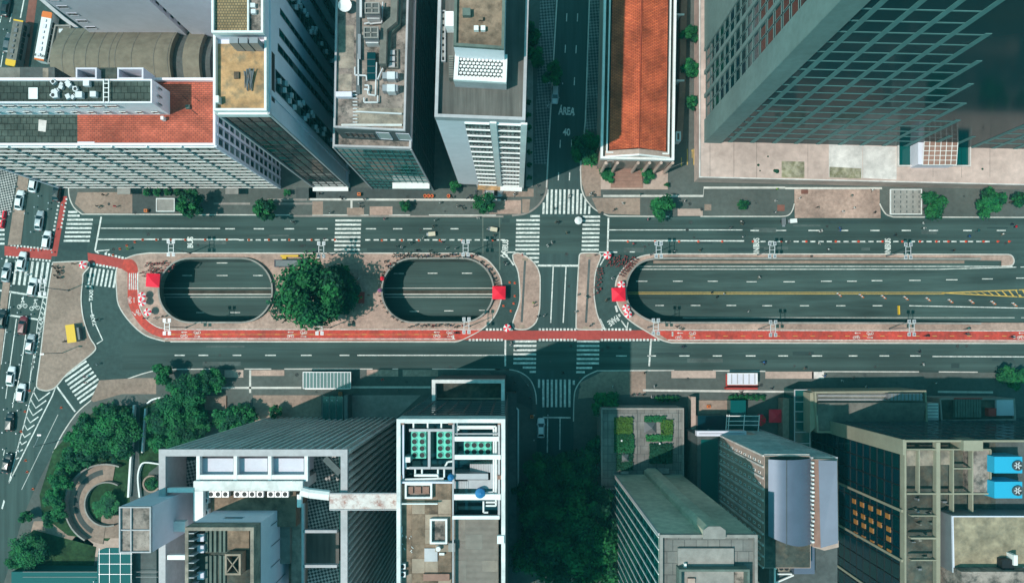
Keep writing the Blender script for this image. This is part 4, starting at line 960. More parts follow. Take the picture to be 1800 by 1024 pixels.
for f in range(nfl):
    z = hP+fh*(f+1)
    if z > HT-1: continue
    i_end = max([i for i in range(9) if Vtop(i) >= z] or [0]); xe = xs0+.6+bay*(i_end+1)*.985
    m = MB(); m.box(xs0,xe+.3,-.16,.02,-.12,.12); mm_ = m
    m2 = MB(); m2.box(0,xe+.3-xs0,-.08,.02,-.17,.17); mk('transom', m2, 'mullion', L_, (xs0,fy_(xs0),z), rz_)
    r_i = [i for i in range(11,16) if min(HT,26+11*(i-11)) >= z]
    if r_i:
        xa = xs0+.6+bay*(r_i[0]+1)*.985; xb = t1.x; m2 = MB(); m2.box(0,xb-xa,-.08,.02,-.17,.17); mk('transom', m2, 'mullion', L_, (xa,fy_(xa),z), rz_)
# solid corner and the west side with tall window bays
m = MB(); m.box(0,4.0,-.35,.05,0,HT-pz+.2); mk('corner_pier', m, 'tower_panel', L_, (t0.x-.3,t0.y,pz), rz_); m = MB(); m.box(-.35,.1,-.3,5.2,0,HT-pz+.2); mk('corner_pier', m, 'tower_panel', L_, (t0.x,t0.y,pz))
windows(L_, (t0.x-.02,t0.y+22), (t0.x-.02,t0.y+5.2), pz+1, HT-2, 6, 29, .9, .8, (('glass_dark',4),('glass_blue',2)), 'tower_panel', off=.02)
m = MB(); m.box(-.3,.1,22,60,0,HT-pz+.1); mk('corner_pier', m, 'tower_panel', L_, (t0.x,t0.y,pz)); fins(L_, (t0.x,t0.y+22), (t0.x,t0.y+5.2), [0,.333,.666], pz, HT, .9, .4, 'tower_panel', 'pier')
# light well and its skylight box
flat(L_, 'light_well', [(1580,226),(1706,226),(1706,291),(1580,290)], pz+.03, 'glass_teal'); frame(L_, 'well_kerb', 1579, 1707, 224, 292, pz, hP+.35, .25, 'podium_light')
bx(L_, 'skylight_box', 1614, 1681, 247, 289, pz, 8.2, 'lilac_wall'); 
a = P(1622,289,8.3); b = P(1681,250,8.3); m = MB(); m.add([(a.x,a.y-.1,8.25),(b.x,a.y-.1,8.25),(b.x,b.y,8.9),(a.x,b.y,8.9)], [(0,1,2,3)]); mk('skylight_roof', m, 'earth_pink', L_)
for i in range(7):
    x = a.x+(b.x-a.x)*i/6; m = MB(); m.bar((x,a.y-.1,8.3),(x,b.y,8.95),.12,.1); mk('glazing_bar', m, 'white_trim', L_)
for j in range(6):
    t = j/5; m = MB(); m.bar((a.x,a.y-.1+(b.y-a.y+.1)*t,8.3+.65*t),(b.x,a.y-.1+(b.y-a.y+.1)*t,8.3+.65*t),.12,.1); mk('glazing_bar', m, 'white_trim', L_)
# ---- K: slatted tower with an open roof frame
hK = 54; hf = 46.0
Kb = thing('slatted_tower', 'grey tower wrapped in vertical concrete slats with an open white roof frame', 'building', P(500,900,0))
kq = PX([(288,1250),(602,1250),(602,798),(288,798)], hK); s0, s1, n1, n0 = [Vector(p) for p in kq]
m = MB(); m.prism(kq, 0, hf); mk('wall', m, 'glass_dark', Kb); m = MB(); m.prism(kq, hf-.3, hK, holes=[inset(kq,.32)], bottom=True); mk('roof_frame', m, 'grey_trim', Kb); m = MB(); m.prism(inset(kq,-.86), hK-.9, hK+.05, holes=[inset(kq,.3)], bottom=True); mk('roof_fascia', m, 'grey_trim', Kb)
fins(Kb, n1, n0, lin(.01,.99,22), 0, hK-.4, .42, .8, 'slat', 'slat')
fins(Kb, s1, n1, lin(0,1,32), 0, hK-.4, .45, .8, 'slat', 'slat')
rr = random.Random(2); nn = n0-n1
for i in range(21):                                                            # blank panels of different height between the slats
    z0 = rr.choice([0,0,10,24,34]); z1 = rr.choice([z0+8,z0+14,50,53]); a_ = n1+nn*((i+.13)/21); b_ = n1+nn*((i+.87)/21)
    if rr.random() < .75: m = MB(); m.box(0,(a_-b_).length,-.01,.5,0,z1-z0); mk('slat_panel', m, 'grey_trim' if rr.random()<.5 else 'roof_grey', Kb, (b_.x,b_.y-.01,z0))
for x in (452,458,560,618,630,665): bx(Kb, 'planter_box', x-4, x+4, 750, 756, 8, 9, 'concrete')
def floor(x0,x1,y0,y1,mat,h=hf+.02,nm='roof_floor'): return flat(Kb, nm, [(x0,y0),(x1,y0),(x1,y1),(x0,y1)], h, mat)
floor(298,318,808,1030,'glass_dark',hf+.02); floor(318,346,808,1030,'mosaic',hf+.021); floor(540,596,800,960,'mosaic',hf+.022); floor(533,596,935,990,'roof_plank',hf+1.0,'plank_deck'); floor(346,540,800,1040,'roof_brown',hf+.024); floor(540,596,992,1040,'mosaic',hf+.026)
for x0,x1 in ((356,410),(417,470),(479,534)): 
    bx(Kb, 'skylight_panel', x0, x1, 805, 833, hf, hK-1.6, 'lilac_dark')
for x in (345,410.5,471,535): bx(Kb, 'roof_beam', x, x+6, 798, 845, hK-1.2, hK-.1, 'white_trim')
bx(Kb, 'roof_beam', 345, 541, 834, 842, hK-1.1, hK-.15, 'white_trim')
bx(Kb, 'white_plant_wall', 340, 532, 845, 862, hf, hK+.6, 'rim_white'); bx(Kb, 'white_plant_wall', 340, 357, 862.5, 915, hf, hK+.6, 'white_trim')
bx(Kb, 'plant_deck', 357, 520, 863, 925, hf, hK-1.5, 'roof_brown')
for x in (370.7,383,396,417,429.6,443,457,475.7,488.5,501): ac_unit(Kb, x, 868, hK-1.45, 1.15)
for y in (879,899.6): ac_unit(Kb, 360.5, y, hK-1.45, 1.15)
for y,h_ in ((857,1),(975,1)): bx(Kb, 'roof_beam', 294, 341, y, y+8, hK-1.1, hK-.12, 'white_trim')
for y in (930,): bx(Kb, 'roof_bridge', 280, 325, y-14, y+4, hK-1.2, hK+.1, 'white_trim')
pipe(Kb, [(530,862),(545,866),(580,870)], hK, .9, 'white_trim', 'roof_duct', 10); pipe(Kb, [(527,868),(527,890)], hK-.5, .5, 'white_trim', 'roof_duct', 8)
bx(Kb, 'roof_beam', 533, 592, 931, 936, hK-1.0, hK-.1, 'grey_trim'); bx(Kb, 'roof_beam', 533, 592, 992, 997, hK-1.0, hK-.1, 'grey_trim'); bx(Kb, 'roof_beam', 530, 534, 885, 1040, hK-1.0, hK-.1, 'grey_trim'); 
m = MB(); a = P(570,805,hK); b = P(597,832,hK); m.bar((a.x,a.y,hK-.6),(b.x,b.y,hK-.6),1.1,.8); mk('corner_brace', m, 'concrete_dark', Kb)
bx(Kb, 'side_roof', 480, 510, 921, 990, hf, 51, 'roof_grey'); bx(Kb, 'side_roof', 512, 530, 890, 1030, hf, 50, 'roof_beige')
# central lift block
h2 = 64; cq_ = PX([(325,1200),(446,1200),(446,926),(325,926)], h2); m = MB(); m.prism(cq_, 40, h2-3); mk('lift_block', m, 'lilac_wall', Kb)
m = MB(); m.prism(cq_, h2-3.2, h2, holes=[inset(cq_,.55)], bottom=True); mk('lift_block_rim', m, 'roof_beige', Kb)
floor(330,440,930,1040,'roof_dark',h2-2.9,'lift_block_roof')
for i in range(8): bx(Kb, 'rim_rib', 327, 341, 936+13*i, 937.6+13*i, h2-2, h2-.05, 'grey_trim')
for y in (938,958,1005): bx(Kb, 'roof_vent', 346, 358, y, y+13, h2-2.9, h2-2.0, 'lilac_wall')
for x in (361,368,376,385,392): bx(Kb, 'roof_channel', x, x+4, 930, 970, h2-2.9, h2-2.6, 'concrete_green'); bx(Kb, 'roof_channel', x, x+4, 976, 1030, h2-2.9, h2-2.6, 'concrete_green')
floor(400,438,930,965,'roof_brown',h2-2.5); frame(Kb, 'water_tank_frame', 395, 423, 973, 1010, h2-2.9, h2-.6, .3, 'wood_tile'); 
for a_,b_ in (((396,974),(422,1009)),((422,974),(396,1009))): pipe(Kb, [a_,b_], h2-.8, .12, 'wood_tile', 'brace')
windows(Kb, cq_[1], cq_[2], 44, 60, 7, 1, .1, .5, (('glass_dark',1),), 'lilac_dark', 'vent_slot'); windows(Kb, cq_[2], cq_[3], 56, 60, 1, 1, .3, .3, (('glass_dark',1),), 'lilac_dark', 'vent_slot')
# outlying lift shaft on the left
LT = thing('lift_shaft', 'free-standing pale lift shaft with weathered roof left of the slatted tower', 'building', P(270,900,0)); lq = PX([(209,971),(265,971),(265,890),(209,890)], 62)
m = MB(); m.prism(lq, 0, 61.6); mk('wall', m, 'lilac_wall', LT); m = MB(); m.prism(lq, 61.5, 62, holes=[inset(lq,.2)], bottom=True); mk('parapet', m, 'grey_trim', LT); m = MB(); m.sheet(inset(lq,.18), 61.62); mk('roof', m, 'roof_mottled', LT)
bx(LT, 'roof_divider', 229, 231, 891, 970, 61.6, 61.9, 'grey_trim'); bx(LT, 'roof_divider', 209.5, 264, 930, 932, 61.6, 61.88, 'grey_trim')
br = thing('roof_footbridge', 'rust-flecked white footbridge slab between the slatted tower and white-rimmed roof', 'footbridge', P(640,880,54)); bx(br, 'deck', 579, 697, 868, 895, hK+.3, hK+1.1, 'rust_white')
for y in (867,895.5): bx(br, 'edge_beam', 579, 697, y-.8, y+.8, hK+.6, hK+1.3, 'grey_trim')

# ---- J: white-rimmed roof with cooling plant
hJ = 58; hs = 52.5
J = thing('plant_roof_tower', 'tower with white roof rim, mint cooling units, blue tanks and a tan tiled deck', 'building', P(790,880,0)); jq = PX([(697,1250),(888,1250),(888,736),(697,736)], hJ)
m = MB(); m.prism(jq, 0, hs); mk('wall', m, 'concrete_dark', J); m = MB(); m.prism(jq, hs-.5, hJ, holes=[inset(jq,.65)], bottom=True); mk('roof_rim', m, 'rim_white', J)
n1, n0 = Vector(jq[2]), Vector(jq[3]); windows(J, n1, n0, 1, 52, 7, 14, .95, .75, (('glass_dark',4),('glass_teal',1)), 'metal_dark')
flat(J, 'plant_floor', [(700,742),(885,742),(885,915),(700,915)], hs+.02, 'glass_blue')
dk = hJ-1.6
bx(J, 'tan_deck', 699, 794, 849, 1100, hs, dk, 'roof_brown'); bx(J, 'corrugated_deck', 797, 876, 912, 1100, hs, dk-.3, 'corrugated')
rr = random.Random(8)
for j in range(7):                                                             # deck slabs, one by one
    for i in range(4):
        x0 = 701+23*i; y0 = 851+26*j
        bx(J, 'deck_slab', x0+.3, x0+22.6, y0+.3, y0+25.6, dk, dk+.03+.03*rr.random(), rr.choice(['roof_brown','roof_brown','roof_brown','wood_tile']))
for i in range(58): bx(J, 'corrugation', 798, 875, 913+2.1*i, 914.1+2.1*i, dk-.3, dk-.17, 'corrugated')
for x0,x1,y0,y1,mt in ((797,818,913,950,'roof_beige'),(818,848,938,965,'roof_grey'),(848,875,985,1003,'roof_beige'),(797,820,985,1020,'roof_grey')): bx(J, 'sheet_patch', x0, x1, y0, y1, dk-.3, dk-.22, mt)
def cooler(x0,x1,y0,y1,nx,ny):
    c = bx(J, 'cooling_unit', x0, x1, y0, y1, hs, 55.6, 'c_mint')
    for i in range(nx):
        for j in range(ny):
            p = P(x0+(x1-x0)*(i+.5)/nx, y0+(y1-y0)*(j+.5)/ny, 55.66); m = MB(); m.disc(p.x,p.y,.44,55.64,14); mk('fan', m, 'c_black', c); m = MB(); m.ring(p.x,p.y,.44,.52,55.6,55.78,14); mk('fan_ring', m, 'c_mint', c)
cooler(722,749,758,805,2,4); cooler(767.5,794,758,805,2,4); cooler(815.5,864,776,799,4,2)
B_ = lambda x0,x1,y0,y1,h,mt,nm='roof_beam': bx(J, nm, x0, x1, y0, y1, h-.7, h, mt)
B_(719,796,753.5,758,hJ-.6,'grey_trim'); B_(752,756.5,758,824,hJ-.7,'grey_trim'); B_(719,795,820,824,hJ-.8,'grey_trim'); B_(795,798.6,741,850,hJ-.4,'grey_trim'); B_(707,710,741,840,hJ-.5,'lilac_wall')
B_(799,880,799,807,hJ-.3,'white_trim'); B_(798,880,868,878,hJ-.4,'white_trim'); B_(799,877,767,775,hJ-.35,'white_trim'); B_(795,878,906,912,hJ-.25,'white_trim'); B_(699,795,846,849,hJ-.5,'lilac_wall'); B_(700,769,884,886,hJ-.3,'white_trim'); B_(875,879,741,911,hJ-.5,'grey_trim'); B_(795,797.5,850,1100,hJ-.4,'grey_trim'); B_(799,876,761,763,hJ-.6,'grey_trim')
B_(700,794,741,743.5,hJ-.5,'white_trim'); B_(728,770,833,837,hJ-.9,'white_trim')
for x,y in ((706,742),(792,742),(879,742),(702,838),(878,838)): bx(J, 'pier_cap', x-4, x+4, y-3, y+4, hs, hJ-.2, 'earth_pink')
for pts in ([(802,758),(802,749),(872,749),(872,870)],[(806,756),(806,752),(868,752),(868,866)],[(713,804),(713,822),(760,822)],[(782,820),(787,811),(796,810)],[(700,845),(795,845)],[(703,842),(780,840)],[(850,880),(850,900),(858,900)],[(854,882),(872,882)],[(854,888),(872,888),(872,878)],[(727,741),(727,754)],[(752,741),(752,754)],[(776,741),(776,754)],[(770,824),(770,838)],[(781,824),(781,838)],[(742,824),(742,836)],[(730,824),(730,834)],[(820,868),(870,864)],[(803,742),(803,775)]): pipe(J, pts, hJ-1.3, .17, 'white_trim')
bx(J, 'white_cabinet', 710, 721, 803, 812, hs, hJ-.9, 'white_trim')
bx(J, 'stair_landing', 862, 874, 815, 858, hs, hJ-1.2, 'grey_trim'); bx(J, 'stair_wall', 799, 858, 832, 842, hs, hJ-.8, 'metal_grey')
for i in range(12): bx(J, 'tread', 826+3*i, 828.6+3*i, 815, 830, hs, hJ-3.4+.18*i, 'grey_trim')
for i in range(8): bx(J, 'tread', 798+3.2*i, 800.8+3.2*i, 845, 858, hs, hJ-2.0+.1*i, 'grey_trim'); 
bx(J, 'stair_soffit', 822, 862, 843, 858, hs, hJ-1.4, 'grey_trim')
for x,y,r in ((792,839,5.5),(843.7,867,8.6)): 
    p = P(x,y,hJ); m = MB(); m.tube((p.x,p.y,hJ-1.8),(p.x,p.y,hJ-.1),r*K(hJ),n=18); m.tube((p.x,p.y,hJ-.1),(p.x,p.y,hJ+.25),r*K(hJ),r*K(hJ)*.25,18); mk('water_tank', m, 'c_bluetank', J)
for x0,x1,y0,y1 in ((711.5,759.5,849,876),(755.5,786,911.5,955.5)):
    frame(J, 'white_kerb', x0, x1, y0, y1, dk, dk+1.0, .3, 'white_trim'); flat(J, 'kerb_floor', [(x0+2,y0+2),(x1-2,y0+2),(x1-2,y1-2),(x0+2,y1-2)], dk+.12, 'roof_mottled')
for x in (714,728,742): bx(J, 'hatch', x+1, x+12, 855, 867, dk+.1, dk+.5, 'earth_pink')
bx(J, 'white_box', 701.5,706,926,937, dk, dk+.9, 'white_trim'); bx(J, 'white_box', 772,781,971,975, dk, dk+.6, 'white_trim'); bx(J, 'vent_box', 788,800,954,969, dk, dk+1.1, 'concrete'); bx(J, 'duct_box', 765,788,957,969,dk,dk+.5,'wood_tile')
bx(J, 'metal_tray', 746, 769, 963, 986, dk, dk+.3, 'metal_grey'); p = P(770,965,hJ); m = MB(); m.tube((p.x,p.y,dk),(p.x,p.y,dk+1.4),.4,n=12); mk('vent_pipe', m, 'metal_white', J)
for y in (995,1009): ac_unit(J, 707.5, y, dk+.05, 1.0)
bx(J, 'bench_block', 744,790,1008,1020,dk,dk+.6,'earth_pink'); bx(J, 'rim_bracket', 874,886,941,955,hJ-.5,hJ+.3,'cream' if False else 'white_trim')
rr = random.Random(4)
for i in range(10):
    x = 703+rr.random()*22; y = 938+rr.random()*38; pipe(J, [(x,y),(x+rr.uniform(-5,5),y+rr.uniform(-5,5))], dk+.12, .06, 'white_trim', 'debris_rod')
# low front wing
hw = 22; wq_ = PX([(759,760),(887,760),(887,667),(759,667)], hw); m = MB(); m.prism(wq_, 0, hw-3); mk('front_wing', m, 'concrete_dark', J); m = MB(); m.prism(wq_, hw-3.2, hw, holes=[inset(wq_,.75)], bottom=True); mk('wing_rim', m, 'rim_white', J)
flat(J, 'wing_roof', [(764,672),(882,672),(882,705),(764,705)], hw-2.9, 'roof_dark'); bx(J, 'wing_beam', 764, 882, 699, 701.5, hw-2, hw-1.4, 'wood_tile')
bx(J, 'light_shaft_wall', 889, 908, 690, 1100, 0, 5, 'concrete_dark'); 
m = MB(); m.ribbon(PX([(888,716),(908,716),(911,719),(911,862)]), .35, .12, 1.6); mk('forecourt_wall', m, 'white_trim', J)

# ---- N: roof garden terrace
hN = 9
N_, w = bld('garden_terrace', 'paved roof terrace with two clipped garden beds and small glass pyramids', [(1057,860),(1202,860),(1202,717),(1057,717)], hN, 'concrete', 'slab_tiles', .7, .3, 'concrete')
for x0,x1,y0,y1,mt in ((1080,1112,733,762,'leaf_lime'),(1080,1114,762,795,'leaf_a'),(1084,1112,797,826,'leaf_c'),(1133,1170,731,741,'leaf_a'),(1162,1183,738,764,'leaf_lime'),(1136,1182,764,775,'leaf_b'),(1142,1182,780,814,'leaf_c')):
    bx(N_, 'planting_bed', x0, x1, y0, y1, hN-.7, hN-.35, 'grass'); rr = random.Random(int(x0+y0)); m = MB()
    a = P(x0,y1,hN); b = P(x1,y0,hN)
    for i in range(int((x1-x0)*(y1-y0)*.55)):
        cx = rr.uniform(a.x,b.x); cy = rr.uniform(a.y,b.y); cz = hN-.3+rr.random()*.5; s = .12+.14*rr.random(); t = rr.random()*6.28; u = rr.uniform(-.7,.7)
        m.add([(cx+s*math.cos(t),cy+s*math.sin(t),cz+u*s),(cx-s*math.sin(t),cy+s*math.cos(t),cz),(cx-s*math.cos(t),cy-s*math.sin(t),cz-u*s),(cx+s*math.sin(t),cy-s*math.cos(t),cz)], [(0,1,2,3)])
    o = mk('clipped_shrubs', m, mt, N_)
for x,y,s in ((1146,752,11),(1101,806,9)):
    c = P(x,y,hN+1.5); d = s*K(hN); m = MB(); m.add([(c.x-d,c.y-d,hN-.65),(c.x+d,c.y-d,hN-.65),(c.x+d,c.y+d,hN-.65),(c.x-d,c.y+d,hN-.65),(c.x,c.y,hN+1.6)], [(0,1,4),(1,2,4),(2,3,4),(3,0,4)]); mk('glass_pyramid', m, 'metal_grey', N_)
for x,y in ((1093,774),(1160,779)): p = P(x,y,hN+.3); m = MB(); m.ball((p.x,p.y,hN+.2),.25,10,6); m.tube((p.x,p.y,hN-.6),(p.x,p.y,hN),.05); mk('globe_lamp', m, 'lamp_lens', N_)
for x in (1068,1120,1192): bx(N_, 'roof_upstand', x, x+1, 720, 838, hN-.7, hN-.6, 'concrete_dark')
bx(N_, 'plant_box', 1158, 1176, 823, 832, hN-.7, hN+.5, 'concrete'); bx(N_, 'plant_box', 1091,1105,828,833,hN-.7,hN+.3,'concrete')
# ---- M: grey-green block with central rib
hM = 62; mq = PX([(1161,1250),(1331,1250),(1331,940),(1161,940)], hM)
Mb = thing('ribbed_block', 'grey-green block with a blank ribbed end wall and white floor lines', 'building', P(1245,1000,0)); m = MB(); m.prism(mq, 0, hM-.8); mk('wall', m, 'concrete_olive', Mb)
m = MB(); m.prism(inset(mq,-.08), hM-.9, hM, holes=[inset(mq,.4)], bottom=True); mk('parapet', m, 'concrete', Mb); m = MB(); m.sheet(inset(mq,.35), hM-.78); mk('roof', m, 'slab_tiles', Mb)
s0, s1, n1, n0 = [Vector(p) for p in mq]
cx = (n0.x+n1.x)/2+.7; m = MB(); m.prism([(cx-1.7,n0.y-.2),(cx-1.7,n0.y+.9),(cx-.9,n0.y+1.5),(cx+.9,n0.y+1.5),(cx+1.7,n0.y+.9),(cx+1.7,n0.y-.2)], 0, hM+.6); mk('rib', m, 'concrete_olive', Mb)
m = MB(); m.prism([(cx-1.8,n0.y-.4),(cx-1.8,n0.y+1.0),(cx-.95,n0.y+1.62),(cx+.95,n0.y+1.62),(cx+1.8,n0.y+1.0),(cx+1.8,n0.y-.4)], hM+.55, hM+.75, bottom=True); mk('rib_cap', m, 'concrete', Mb)
windows(Mb, n0, s0, .5, 60.5, 14, 17, .985, .97, (('glass_teal',5),('glass_dark',3)), 'glass_teal'); fins(Mb, n0, s0, lin(0.02,1,15), .3, 61.2, .2, .22, 'slat', 'fin'); fins(Mb, n0, s0, [0], 0, 61.5, .4, .3, 'grey_trim', 'corner_pier')
bx(Mb, 'roof_step', 1192, 1290, 963, 1050, hM-.8, hM-.1, 'concrete'); frame(Mb, 'plant_well', 1194, 1318, 1000, 1080, hM-.8, hM+1.6, .35, 'concrete_green'); flat(Mb, 'well_floor', [(1197,1003),(1315,1003),(1315,1050),(1197,1050)], hM-.5, 'roof_mottled'); bx(Mb, 'vent_pipe', 1203,1207,990,999,hM-.8,hM+.6,'white_trim')
bx(Mb, 'white_cabinet', 1209,1222,1016,1026,hM-.5,hM+.4,'pave_light')
# ---- O: curved metal roofed block
hO = 45; O_ = thing('curved_roof_block', 'beige windowed block under a curved blue-grey metal roof', 'building', P(1370,850,0))
oq = PX([(1346,1000),(1428,1000),(1428,802),(1346,802)], hO); s0, s1, n1, n0 = [Vector(p) for p in oq]
m = MB(); m.prism(oq, 0, hO-.8); mk('wall', m, 'pave_light', O_); m = MB(); m.sheet(inset(oq,.1), hO-.78); mk('roof_base', m, 'roof_dark', O_)
windows(O_, n0+Vector((0,-.4)), s0, 14, 43, 10, 10, .22, .42, (('glass_dark',3),('glass_pale',1)), 'white_trim'); fins(O_, n0, s0, lin(0,1,11), 2, 44, .35, .25, 'podium_light', 'pier')
ledges(O_, n1, n0, lin(16,43.5,16), .25, .35, 'podium_light', 'louvre')
m = MB(); xa, xb = P(1349,0,hO).x, P(1428,0,hO).x; yA = P(0,806,hO).y; nx, ny = 14, 6; vs=[]; fs=[]
for i in range(nx+1):
    t = i/nx; x = xa+(xb-xa)*t; z = hO-.6+2.0*math.sin(math.pi*(.18+.82*t)); yS = P(0,940+18*math.sin(math.pi*min(1,t*.62)),hO).y
    for j in range(ny+1): vs.append((x, yA+(yS-yA)*j/ny, z))
for i in range(nx):
    for j in range(ny): a = i*(ny+1)+j; fs.append((a,a+1,a+ny+2,a+ny+1))
m.add(vs,fs); mm = m.mesh('curved_roof', True); mk('curved_roof', mm, 'curved_metal', O_)
for t in (.36,): 
    x = xa+(xb-xa)*t; z = hO-.5+2.0*math.sin(math.pi*(.18+.82*t)); m = MB(); m.bar((x,yA,z),(x,P(0,954,hO).y,z),.12,.1); mk('roof_seam', m, 'metal_dark', O_)
pq = PX([(1428,960),(1448,966),(1473,960),(1471,806),(1428,806)], hO); m = MB(); m.prism(pq, 0, hO+.3); mk('prow_wall', m, 'pave_light', O_)
m = MB(); m.sheet(PX([(1430,960),(1443,962),(1440,808),(1428,807)],hO+.4), hO+.34); mk('prow_gutter', m, 'earth_pink', O_)
m = MB(); q1 = PX([(1445,964),(1472,953),(1470,809),(1441,809)], hO+1); m.add([(*q1[0],hO+.4),(*q1[1],hO+1.3),(*q1[2],hO+1.3),(*q1[3],hO+.4)], [(0,1,2,3)]); mk('prow_roof', m, 'curved_metal', O_)
rr = random.Random(12)
for i in range(20): bx(O_, 'roof_clip', 1427+rr.random()*2, 1430+rr.random()*2, 812+7.3*i, 815+7.3*i, hO+.3, hO+1.0, 'white_trim')
pn1 = Vector(pq[3]); pn0 = Vector(pq[4]); ledges(O_, pn1, pn0, lin(6,44,24), .25, .5, 'podium_light', 'louvre'); fins(O_, pn1, pn0, [0,1], 0, 45, .35, .35, 'grey_trim', 'corner_pier')
bx(O_, 'rear_deck', 1352, 1472, 958, 1040, 0, 40, 'concrete_dark'); bx(O_, 'blue_panel', 1396, 1432, 955, 1008, 40, 41.5, 'curved_metal'); cu = bx(O_, 'condenser', 1368, 1388, 960, 1004, 40, 41.5, 'roof_beige')
for i in range(2):
    for j in range(4):
        p = P(1373.5+9.5*i, 966+10.8*j, 41.6); m = MB(); m.disc(p.x,p.y,.42,41.54,12); mk('fan', m, 'c_black', cu)
for pts in ([(1362,970),(1362,1024),(1395,1010)],[(1366,1008),(1392,1008)],[(1360,980),(1364,1000)]): pipe(O_, pts, 41, .18, 'white_trim')
bx(O_, 'side_block', 1226, 1264, 765, 900, 0, 15, 'concrete_dark'); flat(O_, 'side_roof', [(1232,772),(1262,772),(1262,895),(1232,895)], 15.05, 'glass_teal'); frame(O_, 'side_parapet', 1225, 1312, 757, 766, 14, 15.6, .5, 'lilac_wall')
# ---- Q: dark glass block with roof courts
hQ = 43; Qb = thing('dark_glass_block', 'dark glass block with beige piers, amber blinds and sunken roof courts', 'building', P(1700,900,0)); qq = PX([(1590,1250),(2050,1250),(2050,773),(1590,773)], hQ); s0, s1, n1, n0 = [Vector(p) for p in qq]
m = MB(); m.prism(qq, 0, hQ-3.5); mk('wall', m, 'concrete_dark', Qb); m = MB(); m.prism(qq, hQ-3.6, hQ, holes=[inset(qq,.35)], bottom=True); mk('roof_rim', m, 'beige_wall', Qb)
windows(Qb, n0+Vector((0,-2.8)), s0, .5, 41.5, 16, 14, .98, .97, (('glass_blue',5),('glass_dark',3)), 'c_black', off=.03); fins(Qb, n0+Vector((0,-2.8)), s0, lin(0.22,1,5), 0, 42.5, .5, .35, 'beige_wall', 'pier'); m = MB(); m.box(-.32,.1,-2.8,0.1,0,hQ+.05); mk('corner_pier', m, 'beige_wall', Qb, (n0.x,n0.y,0))
windows(Qb, n1, n0, .5, 42, 14, 16, .98, .9, (('glass_dark',4),('glass_teal',2)), 'metal_dark')
dd = s0-(n0+Vector((0,-2.8))); 
for zz, n_, y0 in ((24,6,0),(21.5,6,.8),(18.8,5,1),(16,4,0)): pass
ob = MB(); ob.box(-.5,.5,-.14,0,-.75,.75); obm = ob.mesh('amber_blind'); obm.materials.append(MT['glass_orange'])
for i,(px,py) in enumerate(((1502,880),(1516,886),(1531,892),(1546,899),(1561,906),(1504,900),(1518,907),(1532,914),(1547,921),(1563,929),(1505,916),(1519,923),(1533,931),(1563,946),(1505,938),(1519,945),(1534,953),(1548,961),(1564,969))):
    x = n0.x; kx = x/(px-NX)                                                   # metres per pixel at the wall plane fixes the height
    h = HC*(1-kx/SM); y = (NY-py)*kx; link('amber_blind', obm, Qb, (x-.06,y,h), R(-90))
fl = hQ-3.45
flat(Qb, 'court_floor', [(1594,777),(1750,777),(1750,1040),(1594,1040)], fl, 'roof_dark'); bx(Qb, 'tiled_deck', 1594,1648,791,818,fl,hQ-1.2,'roof_beige'); bx(Qb, 'tiled_deck', 1654,1674,791,816,fl,hQ-1.2,'roof_beige'); bx(Qb,'tiled_deck',1709,1742,790,866,fl,hQ-.6,'roof_mottled')
for x0,x1,y0,y1 in ((1594,1742,788.5,790.5),(1594,1745,866,868.5),(1602,1652,905,907),(1602,1652,944,947),(1602,1652,983,985),(1676,1708,822,824)): bx(Qb, 'roof_beam', x0, x1, y0, y1, hQ-1.4, hQ-.2, 'beige_wall')
for x,y0,y1,w_ in ((1615,790,866,2),(1646,777,1040,7),(1675,790,900,2),(1709,790,900,2),(1741,790,868,2)): bx(Qb, 'roof_beam', x, x+w_, y0, y1, hQ-1.4, hQ-.15, 'beige_wall')
rr = random.Random(6)
for i in range(34): 
    x = 1600+rr.random()*90; y = 825+rr.random()*190
    if not 1642 < x < 1656: bx(Qb, 'plant_pipe', x, x+2+6*rr.random(), y, y+1+3*rr.random(), fl, fl+.6+rr.random(), rr.choice(['concrete_green','roof_grey','metal_grey']))
bx(Qb, 'white_partition', 1694,1728,773.5,792,fl,hQ+.8,'beige_wall')
for y in (802,846):
    c = bx(Qb, 'chiller', 1748, 1797, y, y+29, fl, hQ+1.5, 'c_cyan'); p = P(1788,y+15.5,hQ+1.6); m = MB(); m.ring(p.x,p.y,.75,.95,hQ+1.5,hQ+1.9,18); m.disc(p.x,p.y,.75,hQ+1.53,18); mk('fan_ring', m, 'metal_dark', c)
    for a in range(6): m = MB(); m.bar((p.x,p.y,hQ+1.7),(p.x+.72*math.cos(a*1.047),p.y+.72*math.sin(a*1.047),hQ+1.7),.2,.03); mk('fan_blade', m, 'metal_white', c)
hq2 = 44.6; b2 = PX([(1676,1006),(1850,996),(1850,906),(1674,906)], hq2); m = MB(); m.prism(b2, fl, hq2-.4); mk('upper_block', m, 'metal_grey', Qb); m = MB(); m.prism(b2, hq2-.5, hq2, holes=[inset(b2,.22)], bottom=True); mk('upper_parapet', m, 'lilac_wall', Qb); m = MB(); m.sheet(inset(b2,.2), hq2-.38); mk('upper_roof', m, 'roof_olive', Qb)
bx(Qb, 'roof_cabinet', 1762,1783,983,1000,hq2-.4,hq2+1.2,'c_black'); bx(Qb, 'white_flue', 1782,1789,975,993,hq2-.4,hq2+1.6,'white_trim'); bx(Qb, 'lower_deck', 1690,1830,1004,1060,fl,hQ+4,'roof_mottled')
